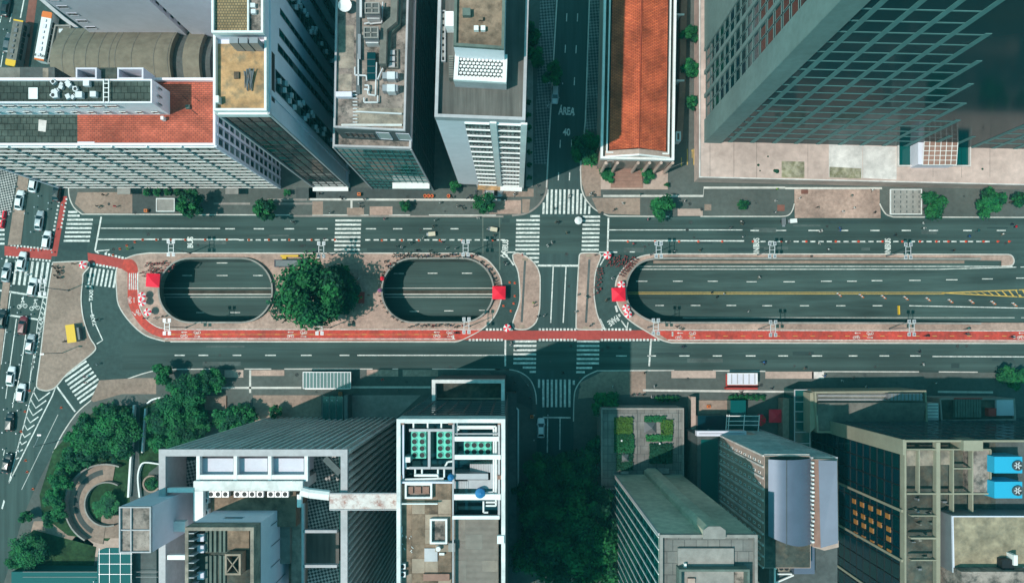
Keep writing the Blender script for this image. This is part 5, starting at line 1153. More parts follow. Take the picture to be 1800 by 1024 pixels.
# ---- low buildings in front of the dark block
t_, w = bld('low_annex', 'low beige annex with a sloped grey roof and railing beside the south pavement', [(1437,760),(1632,760),(1628,686),(1432,688)], 12, 'beige_wall', 'roof_grey', .6, .35, 'beige_wall'); a = P(1437,741,12.5); b = P(1626,707,12.5)
m = MB(); m.add([(a.x,a.y,11.5),(b.x,a.y,11.5),(b.x,b.y,13),(a.x,b.y,13),(a.x,b.y,11.5),(b.x,b.y,11.5)], [(0,1,2,3),(3,2,5,4),(0,3,4),(1,5,2)]); mk('sloped_roof', m, 'roof_grey', t_)
for y in (694,701): bx(t_, 'rail', 1438,1622,y,y+1.6,11.9,12.1,'grey_trim')
bx(t_, 'corrugated_shed', 1562,1621,691,703,11.4,13.2,'metal_grey'); 
for i in range(9): bx(t_, 'sheet_rib', 1564+6.5*i,1565.4+6.5*i,691,703,13.2,13.3,'roof_grey')
m = MB(); m.prism(PX([(1424,760),(1444,740),(1440,688),(1424,690)],11), 0, 11); mk('green_end_wall', m, 'beige_wall', t_)
t_ = thing('glazed_arcade', 'narrow dark glazed strip with white cross bars beside the low annex', 'building', P(1410,730,0)); bx(t_, 'glazing', 1397,1424,684,800,.12,7,'glass_teal')
for y in (684,705,722,740,758,778): bx(t_, 'cross_bar', 1396,1425,y,y+1.6,7,7.15,'grey_trim')
for x in (1396,1423): bx(t_, 'side_bar', x,x+1.8,684,800,7,7.14,'grey_trim')
t_, w = bld('small_terrace', 'small concrete roof terrace with dark striped awning and red box', [(1655,740),(1786,738),(1784,700),(1652,700)], 9, 'concrete', 'roof_dark', .8, .3, 'concrete'); 
for i in range(10): bx(t_, 'awning_slat', 1679+4.7*i,1682.6+4.7*i,700,733,8.6,9.3+.05*(i%2),'concrete_green')
bx(t_, 'awning_rail', 1678,1727,699,701,9.2,9.5,'c_red_dull'); bx(t_, 'red_box', 1738,1751,717,731,8.2,9.6,'c_red_dull'); bx(t_, 'white_slab', 1752,1784,702,730,8.2,8.9,'lilac_dark'); bx(t_, 'ramp_slab', 1668,1778,740,762,0,8,'lilac_dark')
bx(t_, 'stair_block', 1630,1650,708,738,0,9.5,'grey_trim')
for i in range(5): bx(t_, 'tread', 1631,1649,709+5.5*i,711+5.5*i,9.5,9.62,'white_trim')
# courtyard with pergola
t_ = thing('courtyard_house', 'small walled courtyard with beige paving and white pergola behind the south pavement', 'building', P(1290,740,0)); bx(t_, 'paving', 1226,1283,703,730,.12,.4,'pave_beige'); bx(t_, 'paving', 1312,1366,703,730,.12,.4,'pave_grey'); bx(t_, 'glass_roof', 1226,1275,730,757,.12,5,'glass_blue'); bx(t_, 'boundary_pier', 1215,1223,697,760,.12,3.4,'cream' if False else 'pave_light'); bx(t_, 'boundary_pier', 1376,1392,700,775,.12,3.4,'pave_beige')
bx(t_, 'entrance_glass', 1284,1311,703,730,.12,3.2,'glass_teal')
for x in (1277,1281,1308,1334): 
    m = MB(); a = P(x,758,6); b = P(x,728,5); m.bar((a.x,a.y,5.4),(b.x,b.y,5.4),.18,.18); mk('pergola_beam', m, 'white_trim', t_)
for y in (730,739,746,757): bx(t_, 'pergola_bar', 1279,1335,y,y+1.3,5.4,5.55,'white_trim')
bx(t_, 'dark_terrace', 1279,1334,731,757,.12,2.5,'glass_teal')
# entrance of the slatted tower
t_ = thing('entrance_pavilion', 'dark glass entrance pavilion in the forecourt of the slatted tower', 'building', P(585,720,0)); bx(t_, 'glass_roof', 566,604,696,760,.12,4.5,'glass_teal'); 
for x in (566,578,590,602): bx(t_, 'roof_bar', x,x+1.2,696,760,4.5,4.6,'metal_dark')
bx(t_, 'side_wall', 605,611,694,740,.12,5,'metal_dark')
for x in (575,584,593): p = P(x,703,4.6); m = MB(); m.ball((p.x,p.y,4.7),.16,8,4); mk('spot_lamp', m, 'lamp_lens', t_)
# ---- park with the spiral ramp
pk = MB(); pk.sheet(PX([(150,735),(180,712),(236,712),(228,872),(232,905),(190,950),(120,940),(75,905),(70,870),(95,790)]), .135); struct('park_soil', pk, 'grass')
pk = MB(); pk.sheet(PX([(247,716),(268,708),(360,690),(360,770),(300,800),(262,830),(250,870),(245,800)]), .136); struct('park_soil', pk, 'grass')
pk = MB(); pk.sheet(PX([(38,950),(60,930),(170,960),(160,1030),(20,1030)]), .136); struct('park_soil', pk, 'grass')
pk = MB(); pk.sheet(PX([(232,712),(246,712),(240,880),(230,880)]), .14); struct('park_path', pk, 'pave_dark')
sr = thing('spiral_ramp', 'curved concrete ramp circling down round a planted disc in the park', 'ramp', P(190,884,0)); c = P(192,884); ro, ri = 72*SM, 38*SM
for nm, r0, r1, z0, z1, mt, a0, a1 in (('ramp_deck',ri,ro,.12,.3,'pave_beige',80,262),('ramp_inner_lane',ri+1.9,ro-1.6,.3,.31,'pave_dark',100,240),('outer_wall',ro-.35,ro,.12,1.9,'concrete',70,240),('inner_wall',ri-.1,ri+.22,.12,1.2,'concrete',60,290)):
    m = MB(); m.ring(c.x,c.y,r0,r1,z0,z1,28,a0=R(a0),a1=R(a1)); mk(nm, m, mt, sr)
m = MB(); m.disc(c.x,c.y,ri-.1,.15,24); mk('planted_disc', m, 'grass', sr)
bx(sr, 'landing', 178,228,905,945,.12,.2,'pave_beige')
for pts, w_, lab in (([(239,711),(229,872)],.45,'long straight white wall beside the park path'),([(259,717),(253,794)],.4,'short white wall edging the clump of trees'),([(262,708),(275,700),(310,694)],.35,'curved white kerb wall above the park trees'),([(249,872),(246,838),(250,818),(259,811),(284,814)],.35,'white wall curling round the ring planter')):
    t_ = thing('garden_wall', lab, 'wall', P(*pts[0])); m = MB(); m.ribbon(PX(S(pts,4) if len(pts)>2 else pts), w_, .12, 1.1); mk('wall', m, 'white_trim', t_)
t_ = thing('ring_planter', 'pale round planter ring between the white wall and slatted tower', 'planter', P(268,849)); c = P(268,849); m = MB(); m.ring(c.x,c.y,1.75,2.15,.12,.7,24); mk('ring_wall', m, 'pave_beige', t_); m = MB(); m.disc(c.x,c.y,1.76,.5,20); mk('soil', m, 'grass', t_)
t_ = thing('glass_canopy', 'teal glass canopy roof with rounded corner at the bottom left', 'canopy', P(202,1000)); m = MB(); m.prism(PX(S([(170,1040),(172,975),(176,966),(186,962)],4)+[(232,962),(232,1040)],6), 5.8, 6.0, bottom=True); mk('glass', m, 'canopy_glass', t_)
for x in (174,192,211,230): bx(t_, 'glazing_bar', x,x+.8,963,1040,6.0,6.1,'metal_grey')
for y in (972,990,1008): bx(t_, 'glazing_bar', 173,232,y,y+.8,6.0,6.12,'metal_grey')
for x,y in ((176,1015),(230,1015),(230,966)): p = P(x,y,3); m = MB(); m.tube((p.x,p.y,.1),(p.x,p.y,5.8),.1); mk('post', m, 'metal_white', t_)
t_ = thing('glass_hall', 'low dark glass hall at the bottom edge left of the slatted tower', 'building', P(150,1040)); bx(t_, 'roof', 20,172,1004,1100,0,5,'canopy_glass'); bx(t_, 'roof', 233,275,930,1100,0,4,'concrete_dark')
for y in (1004,1013): bx(t_, 'roof_bar', 40,278,y,y+.7,5.0,5.1,'metal_dark')
ORD = ['first','second','third','fourth','fifth','sixth','seventh','eighth','ninth','tenth','eleventh','twelfth','thirteenth','fourteenth','fifteenth','sixteenth','seventeenth','eighteenth','nineteenth','twentieth','twenty-first','twenty-second','twenty-third','twenty-fourth','twenty-fifth']
# ================================================================= TREES
def crown_mesh(name, seed, nclump, nleaf, ls, flat_=.72):
    r = random.Random(seed); V=[]; F=[]; MI=[]
    for c in range(nclump):
        while True:
            p = Vector((r.uniform(-1,1), r.uniform(-1,1), r.uniform(-1,1)))
            if .25 < p.length < 1: break
        p = p*(.80/max(.55,p.length**.35)) if p.length > .6 else p
        p *= r.uniform(.62,.95); cr = r.uniform(.15,.36); mi = r.choices([0,1,2],[4,3,3])[0]
        for i in range(nleaf):
            d = Vector((r.gauss(0,1), r.gauss(0,1), r.gauss(0,1)+.35)).normalized(); q = p+d*cr*(r.random()**.35)*r.uniform(.8,1.15)
            q.z *= flat_
            nrm = (d+Vector((r.gauss(0,.5), r.gauss(0,.5), r.gauss(0,.5)+.5))).normalized(); u = nrm.orthogonal().normalized(); u.rotate(Matrix.Rotation(r.random()*6.28,3,nrm)); v = nrm.cross(u)
            s = ls*r.uniform(.6,1.35); b = len(V); V += [q+u*s, q+v*s*.55, q-u*s, q-v*s*.55]; F.append((b,b+1,b+2,b+3)); MI.append(mi if r.random()<.8 else r.randrange(3))
    me = bpy.data.meshes.new(name); me.from_pydata([tuple(v) for v in V], [], F); me.polygons.foreach_set('material_index', MI); me.update()
    for m in ('leaf_a','leaf_b','leaf_c'): me.materials.append(MT[m])
    return me
CRB = [crown_mesh('crown', 20+i, 46, 190, .050) for i in range(3)]
CRS = [crown_mesh('crown', 40+i, 24, 105, .085) for i in range(4)]
def trunk_mesh(seed):
    r = random.Random(seed); m = MB(); m.tube((0,0,0),(.03,.02,.5),.05,.038,8); m.tube((.03,.02,.5),(0,0,.8),.038,.02,7)
    for i in range(6):
        a = i*1.05+r.random(); z = .4+.06*i; m.tube((.02,.01,z),(.33*math.cos(a),.33*math.sin(a),z+.25),.02,.008,5)
    me = m.mesh('trunk'); me.materials.append(MT['bark']); return me
TRK = [trunk_mesh(i) for i in range(3)]
NT = 0
GN = {}
def tree(px, py, r, h, label, group=None, name='street_tree', cat='tree', z=.12, fl=1.0):
    global NT; NT += 1
    if group: GN[group] = GN.get(group,-1)+1; label = label+', '+ORD[GN[group]]+(' from the top' if 'park' in group or 'over' in group or 'tower' in group else ' from the left')
    rr = random.Random(NT*7+1)
    p = P(px, py, h*.62); rw = r*K(h*.62); t = thing(name, label, cat, (p.x,p.y,z), 0, group)
    me = rr.choice(CRB if rw > 4.2 else CRS); o = bpy.data.objects.new('crown', me); COL.objects.link(o); o.parent = t
    o.location = (0,0,max(h*.62, rw*.62)); o.scale = (rw*1.2*rr.uniform(.92,1.06), rw*1.2*rr.uniform(.92,1.06), min(rw*1.3, h*.55)*fl); o.rotation_euler[2] = rr.random()*6.28
    q = bpy.data.objects.new('trunk', rr.choice(TRK)); COL.objects.link(q); q.parent = t; q.scale = (h*.6,h*.6,h*.8); q.rotation_euler[2] = rr.random()*6.28
    return t
for a in ((333,359,27,9,'round street tree beside the small kiosk on the north pavement'),(465,368,23,9,'street tree with kerb at its feet in front of the ledged office'),
          (712,361,11,4,'tiny bright green tree alone on the north pavement'),(852,356,20,8,'bushy street tree by the parked motorbikes near the corner'),(972,128,24,8,'dark shaded tree over the silver car in the side street'),
          (1030,262,30,9,'leafy tree between side street and tiled hall'),(1163,362,25,8,'round street tree near the corner of the tiled hall'),(1306,360,10,3.5,'small round shrub tree on the pavement before the glass tower'),
          (1642,362,27,8,'wide street tree right of the grey bus shelter'),(1742,357,28,7,'shaded street tree near the right edge of the north pavement'),(1795,350,16,7,'half-cut tree at the right edge of the north pavement'),
          (541,518,62,18,'big bright crown on the plaza between the two ovals'),(588,512,52,7,'big dark crown in the shade of the bright plaza tree'),
          (1778,664,28,5,'dark tree on the south pavement at the right edge'),(1063,704,27,7,'dark spreading tree on the corner by the garden terrace'),
          (400,738,27,6,'low tree in the forecourt of the slatted tower'),(432,727,21,6,'bushy low tree right beside another in the forecourt'),(484,723,12,5,'single small tree in the middle of the forecourt'),
          (288,657,21,7,'bright tree where the south kerb starts to curve'),(372,668,24,6,'tree on the pavement right of the curved kerb'),(800,326,12,4,'clipped shrub between glass office and white tower'),
          (178,724,15,5,'small tree at the tip of the park by the diagonal crossing'),(52,968,32,6,'round tree at the bottom left corner of the park'),(28,985,20,5,'low tree touching the left edge near the bottom'),
          (45,908,12,4,'small shrub on the kerb of the left avenue'),(192,886,24,1.6,'dense bush inside the spiral ramp'),(268,849,12,2.5,'shrub filling the ring planter')):
    tree(*a)
for x,y,r,h in sorted(((330,690,38,8),(300,730,40,8),(345,735,30,7),(325,765,36,7),(285,780,26,6),(275,745,22,6)), key=lambda q:q[1]): tree(x,y,r,h,'tree in the clump right of the park path','trees right of the park path','park_tree')
for x,y,r,h in sorted(((205,755,42,8),(165,772,34,7),(212,788,26,6),(150,790,30,7),(125,808,24,6),(108,842,22,6),(95,872,22,5),(105,895,18,4),(150,745,20,6),(88,912,16,4),(135,770,22,6)), key=lambda q:q[1]): tree(x,y,r,h,'tree in the dense wood left of the park path','trees left of the park path','park_tree')
for x,y,r,h in sorted(((958,830,42,12),(1010,825,42,15),(960,905,52,16),(1028,892,58,20),(985,975,60,20),(1052,958,46,20),(930,975,34,9),(1045,1020,46,20),(925,870,28,8),(1052,790,24,8)), key=lambda q:q[1]): tree(x,y,r,h,'tree of the dark canopy over the southern side street','trees over the southern side street','street_tree')
for x,y,r,h,l in ((1068,306,16,2.5,'dark bush left of the brick steps'),(1137,307,15,2.5,'dark bush right of the brick steps'),(1172,325,5,2,'little bush at the corner of the forecourt'),(1175,660,1,1,None),(930,60,22,7,'dark tree between white tower and side street at the top'),(942,100,20,7,'dark tree on the mosaic pavement by the white tower'),
                (1215,120,18,6,'dark tree strip left of the glass tower'),(1212,60,18,6,'dark tree at the top between the tiled hall and glass tower'),(1218,180,14,5,'dark tree behind the gate pier'),(1245,20,16,5,'tree at the top against the glass tower')):
    if l: tree(x,y,r,h,l,None,'shrub' if h<3 else 'street_tree','shrub' if h<3 else 'tree')
for i in range(7): tree(929+.3*i,180+22*i,5.5,2.2,'clipped bush in the narrow bed beside the white tower','bushes beside the white tower','shrub','shrub')
for x0,x1,y,n in ((1156,1190,700,5),(1284,1340,698,7)):
    for i in range(n): tree(x0+(x1-x0)*i/(n-1),y,6,1.8,'hedge bush in the row left of the red shelter' if x0<1200 else 'hedge bush in the row below the red shelter','hedge left of the shelter' if x0<1200 else 'hedge below the shelter','shrub','shrub')
for i in range(6): tree(258+18*i if i<5 else 505,338,8,1.8,'bush in the bed at the foot of the ledged office','bushes at the foot of the office','shrub','shrub')

# ================================================================= VEHICLES
def loft(m, secs, mi=0):
    rings = []
    for x, w, zs, zt in secs:
        rings.append([(x,-w*.92,.24),(x,-w,.5),(x,-w*.98,zs),(x,-w*.55,zt),(x,w*.55,zt),(x,w*.98,zs),(x,w,.5),(x,w*.92,.24)])
    V = [p for r in rings for p in r]; F = []
    for i in range(len(rings)-1):
        for j in range(8): a = i*8+j; b = i*8+(j+1)%8; F.append((a,b,b+8,a+8)[::-1])
    F.append(tuple(range(8))); F.append(tuple(reversed(range((len(rings)-1)*8,len(rings)*8)))); m.add(V,F,mi)
WHEEL = MB(); WHEEL.tube((0,-.1,0),(0,.1,0),.31,n=14); WHM = WHEEL.mesh('wheel'); WHM.materials.append(MT['c_tyre'])
RIM = MB(); RIM.tube((0,-.11,0),(0,.11,0),.19,n=10); RIMM = RIM.mesh('rim'); RIMM.materials.append(MT['car_silver'])
def car_template(L, Wd, Ht, wagon=False):
    t = thing('parked_car', 'car', 'car'); k = L/4.4; m = MB()
    loft(m, [(-2.2*k,.66,.72,.74),(-2.08*k,.80,.84,.90),(-1.6*k,.86,.92,.97),(-.6*k,.885,.93,.95),(.6*k,.885,.90,.93),(1.15*k,.87,.86,.91),(1.85*k,.80,.76,.80),(2.12*k,.68,.62,.66),(2.2*k,.56,.50,.52)])
    me = m.mesh('body', True); mk('body', me, 'car_white', t)
    xb0, xb1, xr0, xr1 = (-1.85*k,1.05*k,-1.25*k,.22*k) if not wagon else (-2.05*k,1.05*k,-1.75*k,.2*k); zb, zr, wb, wr = .9, Ht, .80, .60
    b = [(xb0,-wb,zb),(xb1,-wb,zb),(xb1,wb,zb),(xb0,wb,zb)]; rf = [(xr0,-wr,zr-.03),(xr1,-wr,zr-.03),(xr1,wr,zr-.03),(xr0,wr,zr-.03)]; cr = [((xr0+xr1)/2,0,zr+.02)]
    m = MB(); m.add(b+rf, [(0,1,5,4),(1,2,6,5),(2,3,7,6),(3,0,4,7)]); m.add(rf+cr, [(0,1,4),(1,2,4),(2,3,4),(3,0,4)]); mk('roof', m, 'car_white', t)
    def pane(nm, q, sh=.86, o=.012):
        c = sum((Vector(p) for p in q), Vector())/4; n = (Vector(q[1])-Vector(q[0])).cross(Vector(q[3])-Vector(q[0])).normalized()
        m = MB(); m.add([c+(Vector(p)-c)*sh+n*o for p in q], [(0,1,2,3)]); mk(nm, m, 'car_glass', t)
    pane('windscreen', [b[1],b[2],rf[2],rf[1]],.9); pane('rear_window', [b[3],b[0],rf[0],rf[3]],.88); pane('side_window', [b[0],b[1],rf[1],rf[0]],.84); pane('side_window', [b[2],b[3],rf[3],rf[2]],.84)
    for x in (-1.35*k,1.38*k):
        for y in (-.80,.80): w_ = mk('wheel', WHM, 'c_tyre', t, (x,y,.31)); mk('rim', RIMM, 'car_silver', w_, (x,y,.31))
    for y in (-.5,.5):
        m = MB(); m.box(2.02*k,2.17*k,y-.16,y+.16,.56,.68); mk('headlight', m, 'head_lens', t); m = MB(); m.box(-2.2*k,-2.1*k,y-.2,y+.2,.68,.82); mk('taillight', m, 'tail_lens', t)
    for y in (-.95,.95): m = MB(); m.box(.72*k,.86*k,y-.09,y+.09,.92,1.05); mk('mirror', m, 'car_white', t)
    m = MB(); m.box(-.2,.3,-.27,.27,zr+.015,zr+.03); return t
CT = [car_template(4.75,1.75,1.46), car_template(4.4,1.72,1.52,True)]
first = {0:True,1:True}
def car(px, py, rz, col, kind, label, group=None):
    p = P(px,py,1.2); root = CT[kind]
    o = clone(root, (p.x,p.y,.012), rz, label, group, sc=(1.04,1.06,1.0), matmap={'car_white':'car_'+col}); return o
for x,y,a,c,k_,l in ((32,351,82,'white',0,'white car on the left avenue beside the mosaic pavement'),(67,387,82,'silver',0,'silver saloon in the middle lane above the red crossing'),(80,421,82,'white',1,'white hatchback stopping at the red bike crossing'),(57,320,80,'white',0,'white car half hidden under the ledged office'),
                     (98,336,82,'black',0,'dark car beside the red bike path below the office corner'),(36,459,80,'white',0,'white car driving across the red bike crossing'),(9,478,80,'silver',0,'silver car at the left edge on the zebra crossing'),(55,504,79,'white',1,'white car with its rear on the zebra crossing'),
                     (38,571,83,'wine',1,'dark red car just below the bicycle box'),(51,604,81,'silver',0,'silver car beside the hatched strip of the traffic island'),(17,661,83,'white',0,'white car in the left lane below the silver one'),(35,690,82,'white',1,'white car next to the tip of the traffic island'),
                     (15,741,86,'black',1,'black car left of the white chevrons'),(10,814,78,'black',0,'black car low on the left avenue'),(1,560,82,'black',0,'dark car cut by the left edge beside the median'),(976,165,-93,'silver',1,'silver car alone in the shaded side street'),(951,752,90,'white',0,'white car waiting at the stop line of the southern side street'),
                     (867,339,0,'silver',1,'silver car parked on the pavement under the white tower'),(12,74,80,'grey',0,'grey car beside the yellow-fronted bus'),(8,10,80,'black',0,'black car in the top left corner')): car(x,y,R(a),c,k_,l)
def drop(root):
    for c in list(root.children):
        for g in list(c.children): bpy.data.objects.remove(g)
        bpy.data.objects.remove(c)
    bpy.data.objects.remove(root)
for c_ in CT: drop(c_)
def bus(px, py, rz, L, label, roofm, front, edge, digits=None):
    p = P(px,py,3.2); t = thing('city_bus', label, 'bus', (p.x,p.y,.02), rz)
    def pt(nm, m, mt): o = mk(nm, m, mt); o.parent = t; return o
    m = MB(); h=L/2; m.prism([(-h,-1.2),(h-.3,-1.25),(h,-1.05),(h,1.05),(h-.3,1.25),(-h,1.2)],.35,3.0); pt('body',m,edge); m = MB(); m.prism([(-h+.35,-1.2),(h-1.3,-1.22),(h-1.3,1.22),(-h+.35,1.2)],2.9,3.12); pt('roof',m,roofm)
    m = MB(); m.prism([(h-1.45,-1.22),(h-.25,-1.22),(h+.02,-1.0),(h+.02,1.0),(h-.25,1.22),(h-1.45,1.22)],2.6,3.16); pt('front_cap',m,front); m = MB(); m.box(-h-.02,-h+.5,-1.18,1.18,2.5,3.1); pt('rear_cap',m,front)
    m = MB(); m.box(h-.02,h+.03,-1.0,1.0,1.3,2.5); pt('windscreen',m,'car_glass')
    for s in (-1,1):
        for i in range(6): m = MB(); m.box(-h+.8+i*(L-2.6)/6,-h+.7+(i+.92)*(L-2.6)/6,s*1.255-.015,s*1.255+.015,1.5,2.5); pt('window',m,'car_glass')
        for x in (-h*.55,h*.62): m = MB(); m.tube((x,s*1.0,.48),(x,s*1.24,.48),.48,n=14); pt('wheel',m,'c_tyre')
    for i,x in enumerate(lin(-h+1.3,h-2.2,7)): m = MB(); w_ = .3 if i not in (1,5) else .5; m.box(x-w_,x+w_,-.35 if i in (1,5) else -.2,.35 if i in (1,5) else .2,3.1,3.38); pt('roof_hatch',m,'c_grey' if roofm!='c_white' else 'lilac_wall')
    if digits:
        q = text(digits, px, py, .95, 0, mat='c_black', name='fleet_number'); q.parent = t; q.location = (-h+1.05,0,3.14); q.rotation_euler[2] = R(-90); q.scale = (.9,.9,1); del q['kind']
        q.rotation_euler[2] = R(-90)
bus(24.5,75,R(79.5-180),11.2,'city bus with grey roof and yellow front in the top left street','roof_grey','c_yellow','c_grey')
bus(75.5,63,R(79.8),11.8,'white-roofed city bus with orange ends beside the small annex','c_white','c_orange','c_white','8 2100')

# ================================================================= STREET FURNITURE
def lamp(px, py, label):
    h = 10; p = P(px,py,h); t = thing('street_lamp', label, 'street lamp', (p.x,p.y,.12), 0, 'four-headed street lamps')
    def pt(nm, m, mt): o = mk(nm,m,mt); o.parent = t; return o
    m = MB(); m.tube((0,0,0),(0,0,h-.2),.13,.07,8); pt('pole',m,'metal_grey'); m = MB(); m.tube((0,0,0),(0,0,.5),.22,.2,8); pt('base',m,'metal_dark')
    m = MB(); 
    for s in (-1,1): m.bar((s*.58,-1.0,h),(s*.58,1.0,h),.12,.1)
    for y in (-.9,.9): m.bar((-.58,y,h),(.58,y,h),.1,.1)
    m.bar((-.58,0,h-.1),(.58,0,h-.1),.1,.1); pt('arm_frame',m,'metal_white')
    for sx in (-.58,.58):
        for sy in (-1.5,1.5):
            m = MB(); m.prism([(sx-.36,sy-.42),(sx+.36,sy-.42),(sx+.36,sy+.42),(sx-.36,sy+.42)],h-.05,h+.08,bottom=True); o = pt('lamp_head',m,'metal_white'); m = MB(); m.box(sx-.25,sx+.25,sy-.3,sy+.3,h+.08,h+.13); c = mk('head_cap',m,'metal_grey'); c.parent = o
for x,y,l in ((301,436,'above the left oval opening'),(565,439,'beside the zebra crossing left of the big tree'),(818.5,436,'above the oval lined with people'),(1157.6,439,'above the head of the ramp'),(1357,439,'north of the ramp below the bus bay'),(1596,441,'north of the ramp near its right end'),
              (294,574,'at the bend of the red bike lane'),(562,574,'below the big plaza tree on the bike lane'),(820,572,'below the oval lined with people'),(1152.6,574,'below the head of the ramp'),(1358.5,577,'on the red bike lane right of the ramp head'),(1602,576,'on the red bike lane near its right end'),(75,505,'over the zebra crossing of the left avenue')): lamp(x,y,'four-headed street lamp '+l)
for x,y,x2,y2,l in ((110,620,75,622,'on the lower part of the traffic island'),(97,776,70,764,'beside the chevrons of the left avenue'),(1186,690,1180,668,None)):
    if not l: continue
    a = P(x,y); b = P(x2,y2,8); t = thing('street_lamp', 'single-arm street lamp '+l, 'street lamp', (a.x,a.y,.12)); m = MB(); m.tube((a.x,a.y,.12),(a.x,a.y,8),.12,.07); mk('pole',m,'metal_grey',t); m = MB(); m.tube((a.x,a.y,7.8),(b.x,b.y,8.2),.06); mk('arm',m,'metal_grey',t); m = MB(); m.obox(b.x,b.y,8.1,8.3,.9,.35); mk('lamp_head',m,'metal_white',t)
def tent(px, py, s, rz, label, z=.12):
    h = 2.9; p = P(px,py,h); t = thing('red_gazebo', label, 'gazebo', (p.x,p.y,z), rz, 'red gazebos'); d = s/2
    def pt(nm,m,mt): o = mk(nm,m,mt); o.parent = t; return o
    m = MB(); m.add([(-d,-d,2.3),(d,-d,2.3),(d,d,2.3),(-d,d,2.3),(-d*.25,-d*.25,2.95),(d*.25,-d*.25,2.95),(d*.25,d*.25,2.95),(-d*.25,d*.25,2.95),(0,0,3.15)], [(0,1,5,4),(1,2,6,5),(2,3,7,6),(3,0,4,7),(4,5,8),(5,6,8),(6,7,8),(7,4,8)]); pt('canopy',m,'c_red')
    m = MB(); 
    for a,b in (((-d,-d),(d,-d)),((d,-d),(d,d)),((d,d),(-d,d)),((-d,d),(-d,-d))): m.add([(*a,2.3),(*b,2.3),(*b,2.02),(*a,2.02)], [(0,1,2,3)])
    pt('valance',m,'c_red')
    for x in (-d+.08,d-.08):
        for y in (-d+.08,d-.08): m = MB(); m.tube((x,y,0),(x,y,2.4),.04,n=6); pt('leg',m,'metal_grey')
tent(267,492,3.3,R(-4),'red gazebo beside the parked red bicycles left of the left oval'); tent(877,514,3.2,R(-1),'red gazebo at the right end of the oval lined with people'); tent(1088,517,3.3,R(2),'red gazebo at the head of the ramp'); tent(1365,731,3.2,R(0),'red gazebo in the courtyard behind the south pavement')
def umbrella(px, py, r, label, c1='c_red', c2='c_white', group='red and white parasols', h=2.4):
    p = P(px,py,h); t = thing('parasol', label, 'parasol', (p.x,p.y,.12), random.random(), group)
    for i in range(8):
        a = i*math.pi/4; b = a+math.pi/4; m = MB(); m.add([(0,0,h),(r*math.cos(a),r*math.sin(a),h-.5),(r*math.cos(b),r*math.sin(b),h-.5)], [(0,1,2)]); o = mk('panel',m,c1 if i%2 else c2); o.parent = t
    m = MB(); m.tube((0,0,0),(0,0,h+.1),.03,n=6); o = mk('pole',m,'metal_white'); o.parent = t; m = MB(); m.tube((0,0,0),(0,0,.12),.28,n=10); o = mk('base',m,'c_grey'); o.parent = t
for x,y,l in ((144,465,'on the traffic island by the red crossing'),(248,519.5,'upper one of the pair beside the bike lane bend'),(248.5,531,'lower one of the pair beside the bike lane bend'),(258,548,'at the lower left of the left oval'),(891.5,576,'on the red bike crossing by the island tip'),(1068,448,'at the top of the slip road by the stop line'),(1092.6,500,'just above the gazebo at the ramp head'),(1101,541,'upper one below the gazebo at the ramp head'),(1104.5,552,'lower one below the gazebo at the ramp head')): umbrella(x,y,.98,'red and white parasol '+l)
umbrella(1017,387,.98,'plain white parasol standing on the zebra crossing','c_white','c_white','plain parasols'); umbrella(671,489,.55,'small red umbrella at the left rim of the crowded oval','c_red','c_red','plain parasols',1.9); umbrella(667,510,.5,'small pink umbrella at the left rim of the crowded oval','c_pink','c_purple','plain parasols',1.9); umbrella(1337,738,1.5,'plain red parasol under the white pergola','c_red','c_red_dull','plain parasols')
# traffic cones
def cone_tpl():
    t = thing('traffic_cone','cone','traffic cone'); m = MB(); m.tube((0,0,.04),(0,0,.75),.19,.04,10); o = mk('cone',m,'c_red'); o.parent = t; m = MB(); m.box(-.24,.24,-.24,.24,0,.05); o = mk('base',m,'c_orange'); o.parent = t; m = MB(); m.tube((0,0,.34),(0,0,.48),.125,.095,10,cap=False); o = mk('band',m,'c_white'); o.parent = t; return t
CONE = cone_tpl()
for row, pts in (('left bus lane line',[(x,421) for x in (250,274,299,325,360,398,437,472,508,547,588)]),('bus lane line above the crowded oval',[(x,422) for x in (671,706,736,773,812,866)]),('bus lane line right of the crossing',[(x,424) for x in (1104,1152,1194,1228,1270,1324,1374,1418,1470,1510,1552,1587,1618,1647,1668,1699,1730,1755,1775)]),
                 ('left avenue chevrons',[(51,686),(43,723),(36,758)]),('lane right of the chevrons',[(106.5,716),(44,809),(47,829),(57,859)]),('slip road right of the crowded oval',[(896,496),(905,497),(905,520),(903,533),(898,546),(885,537)]),('curve to the red crossing',[(236,425),(222,431),(210,437),(198,448)])):
    for i,(x,y) in enumerate(pts): p = P(x,y,.3); clone(CONE,(p.x,p.y,.012),0,f'red traffic cone, {ORD[i]} from the left on the {row}' if 'chevron' not in row else f'red traffic cone, {ORD[i]} from the top on the {row}','red traffic cones')
drop(CONE)
# striped boards along the ramp
for i,(x,y) in enumerate(((1473,518),(1512,520),(1551,522),(1590,524),(1629,526),(1668,529),(1705,530),(1743,532),(1780,535))):
    xx = (x-NX)*SM; z = zf(xx); p = P(x,y,z); t = thing('barrier_board',f'orange and white barrier board, {ORD[i]} from the left along the ramp','barrier',(p.x,p.y,z),R(-40),'barrier boards on the ramp')
    for j in range(4): m = MB(); m.box(-.7+.35*j,-.35+.35*j,-.07,.07,.3,.95); o = mk('stripe',m,'c_orange' if j%2 else 'c_white'); o.parent = t
    for s in (-.6,.6): m = MB(); m.box(s-.05,s+.05,-.28,.28,0,.3); o = mk('foot',m,'c_grey'); o.parent = t
xx = (1578-NX)*SM; z = zf(xx); p = P(1578,545,z); t = thing('barrier_board','long yellow board standing across the lower ramp lane','barrier',(p.x,p.y,z),R(92)); m = MB(); m.box(-1.1,1.1,-.15,.15,.2,.8); o = mk('board',m,'c_yellow'); o.parent = t; m = MB(); m.box(-.9,-.8,-.3,.3,0,.2); m.box(.8,.9,-.3,.3,0,.2); o = mk('feet',m,'c_grey'); o.parent = t
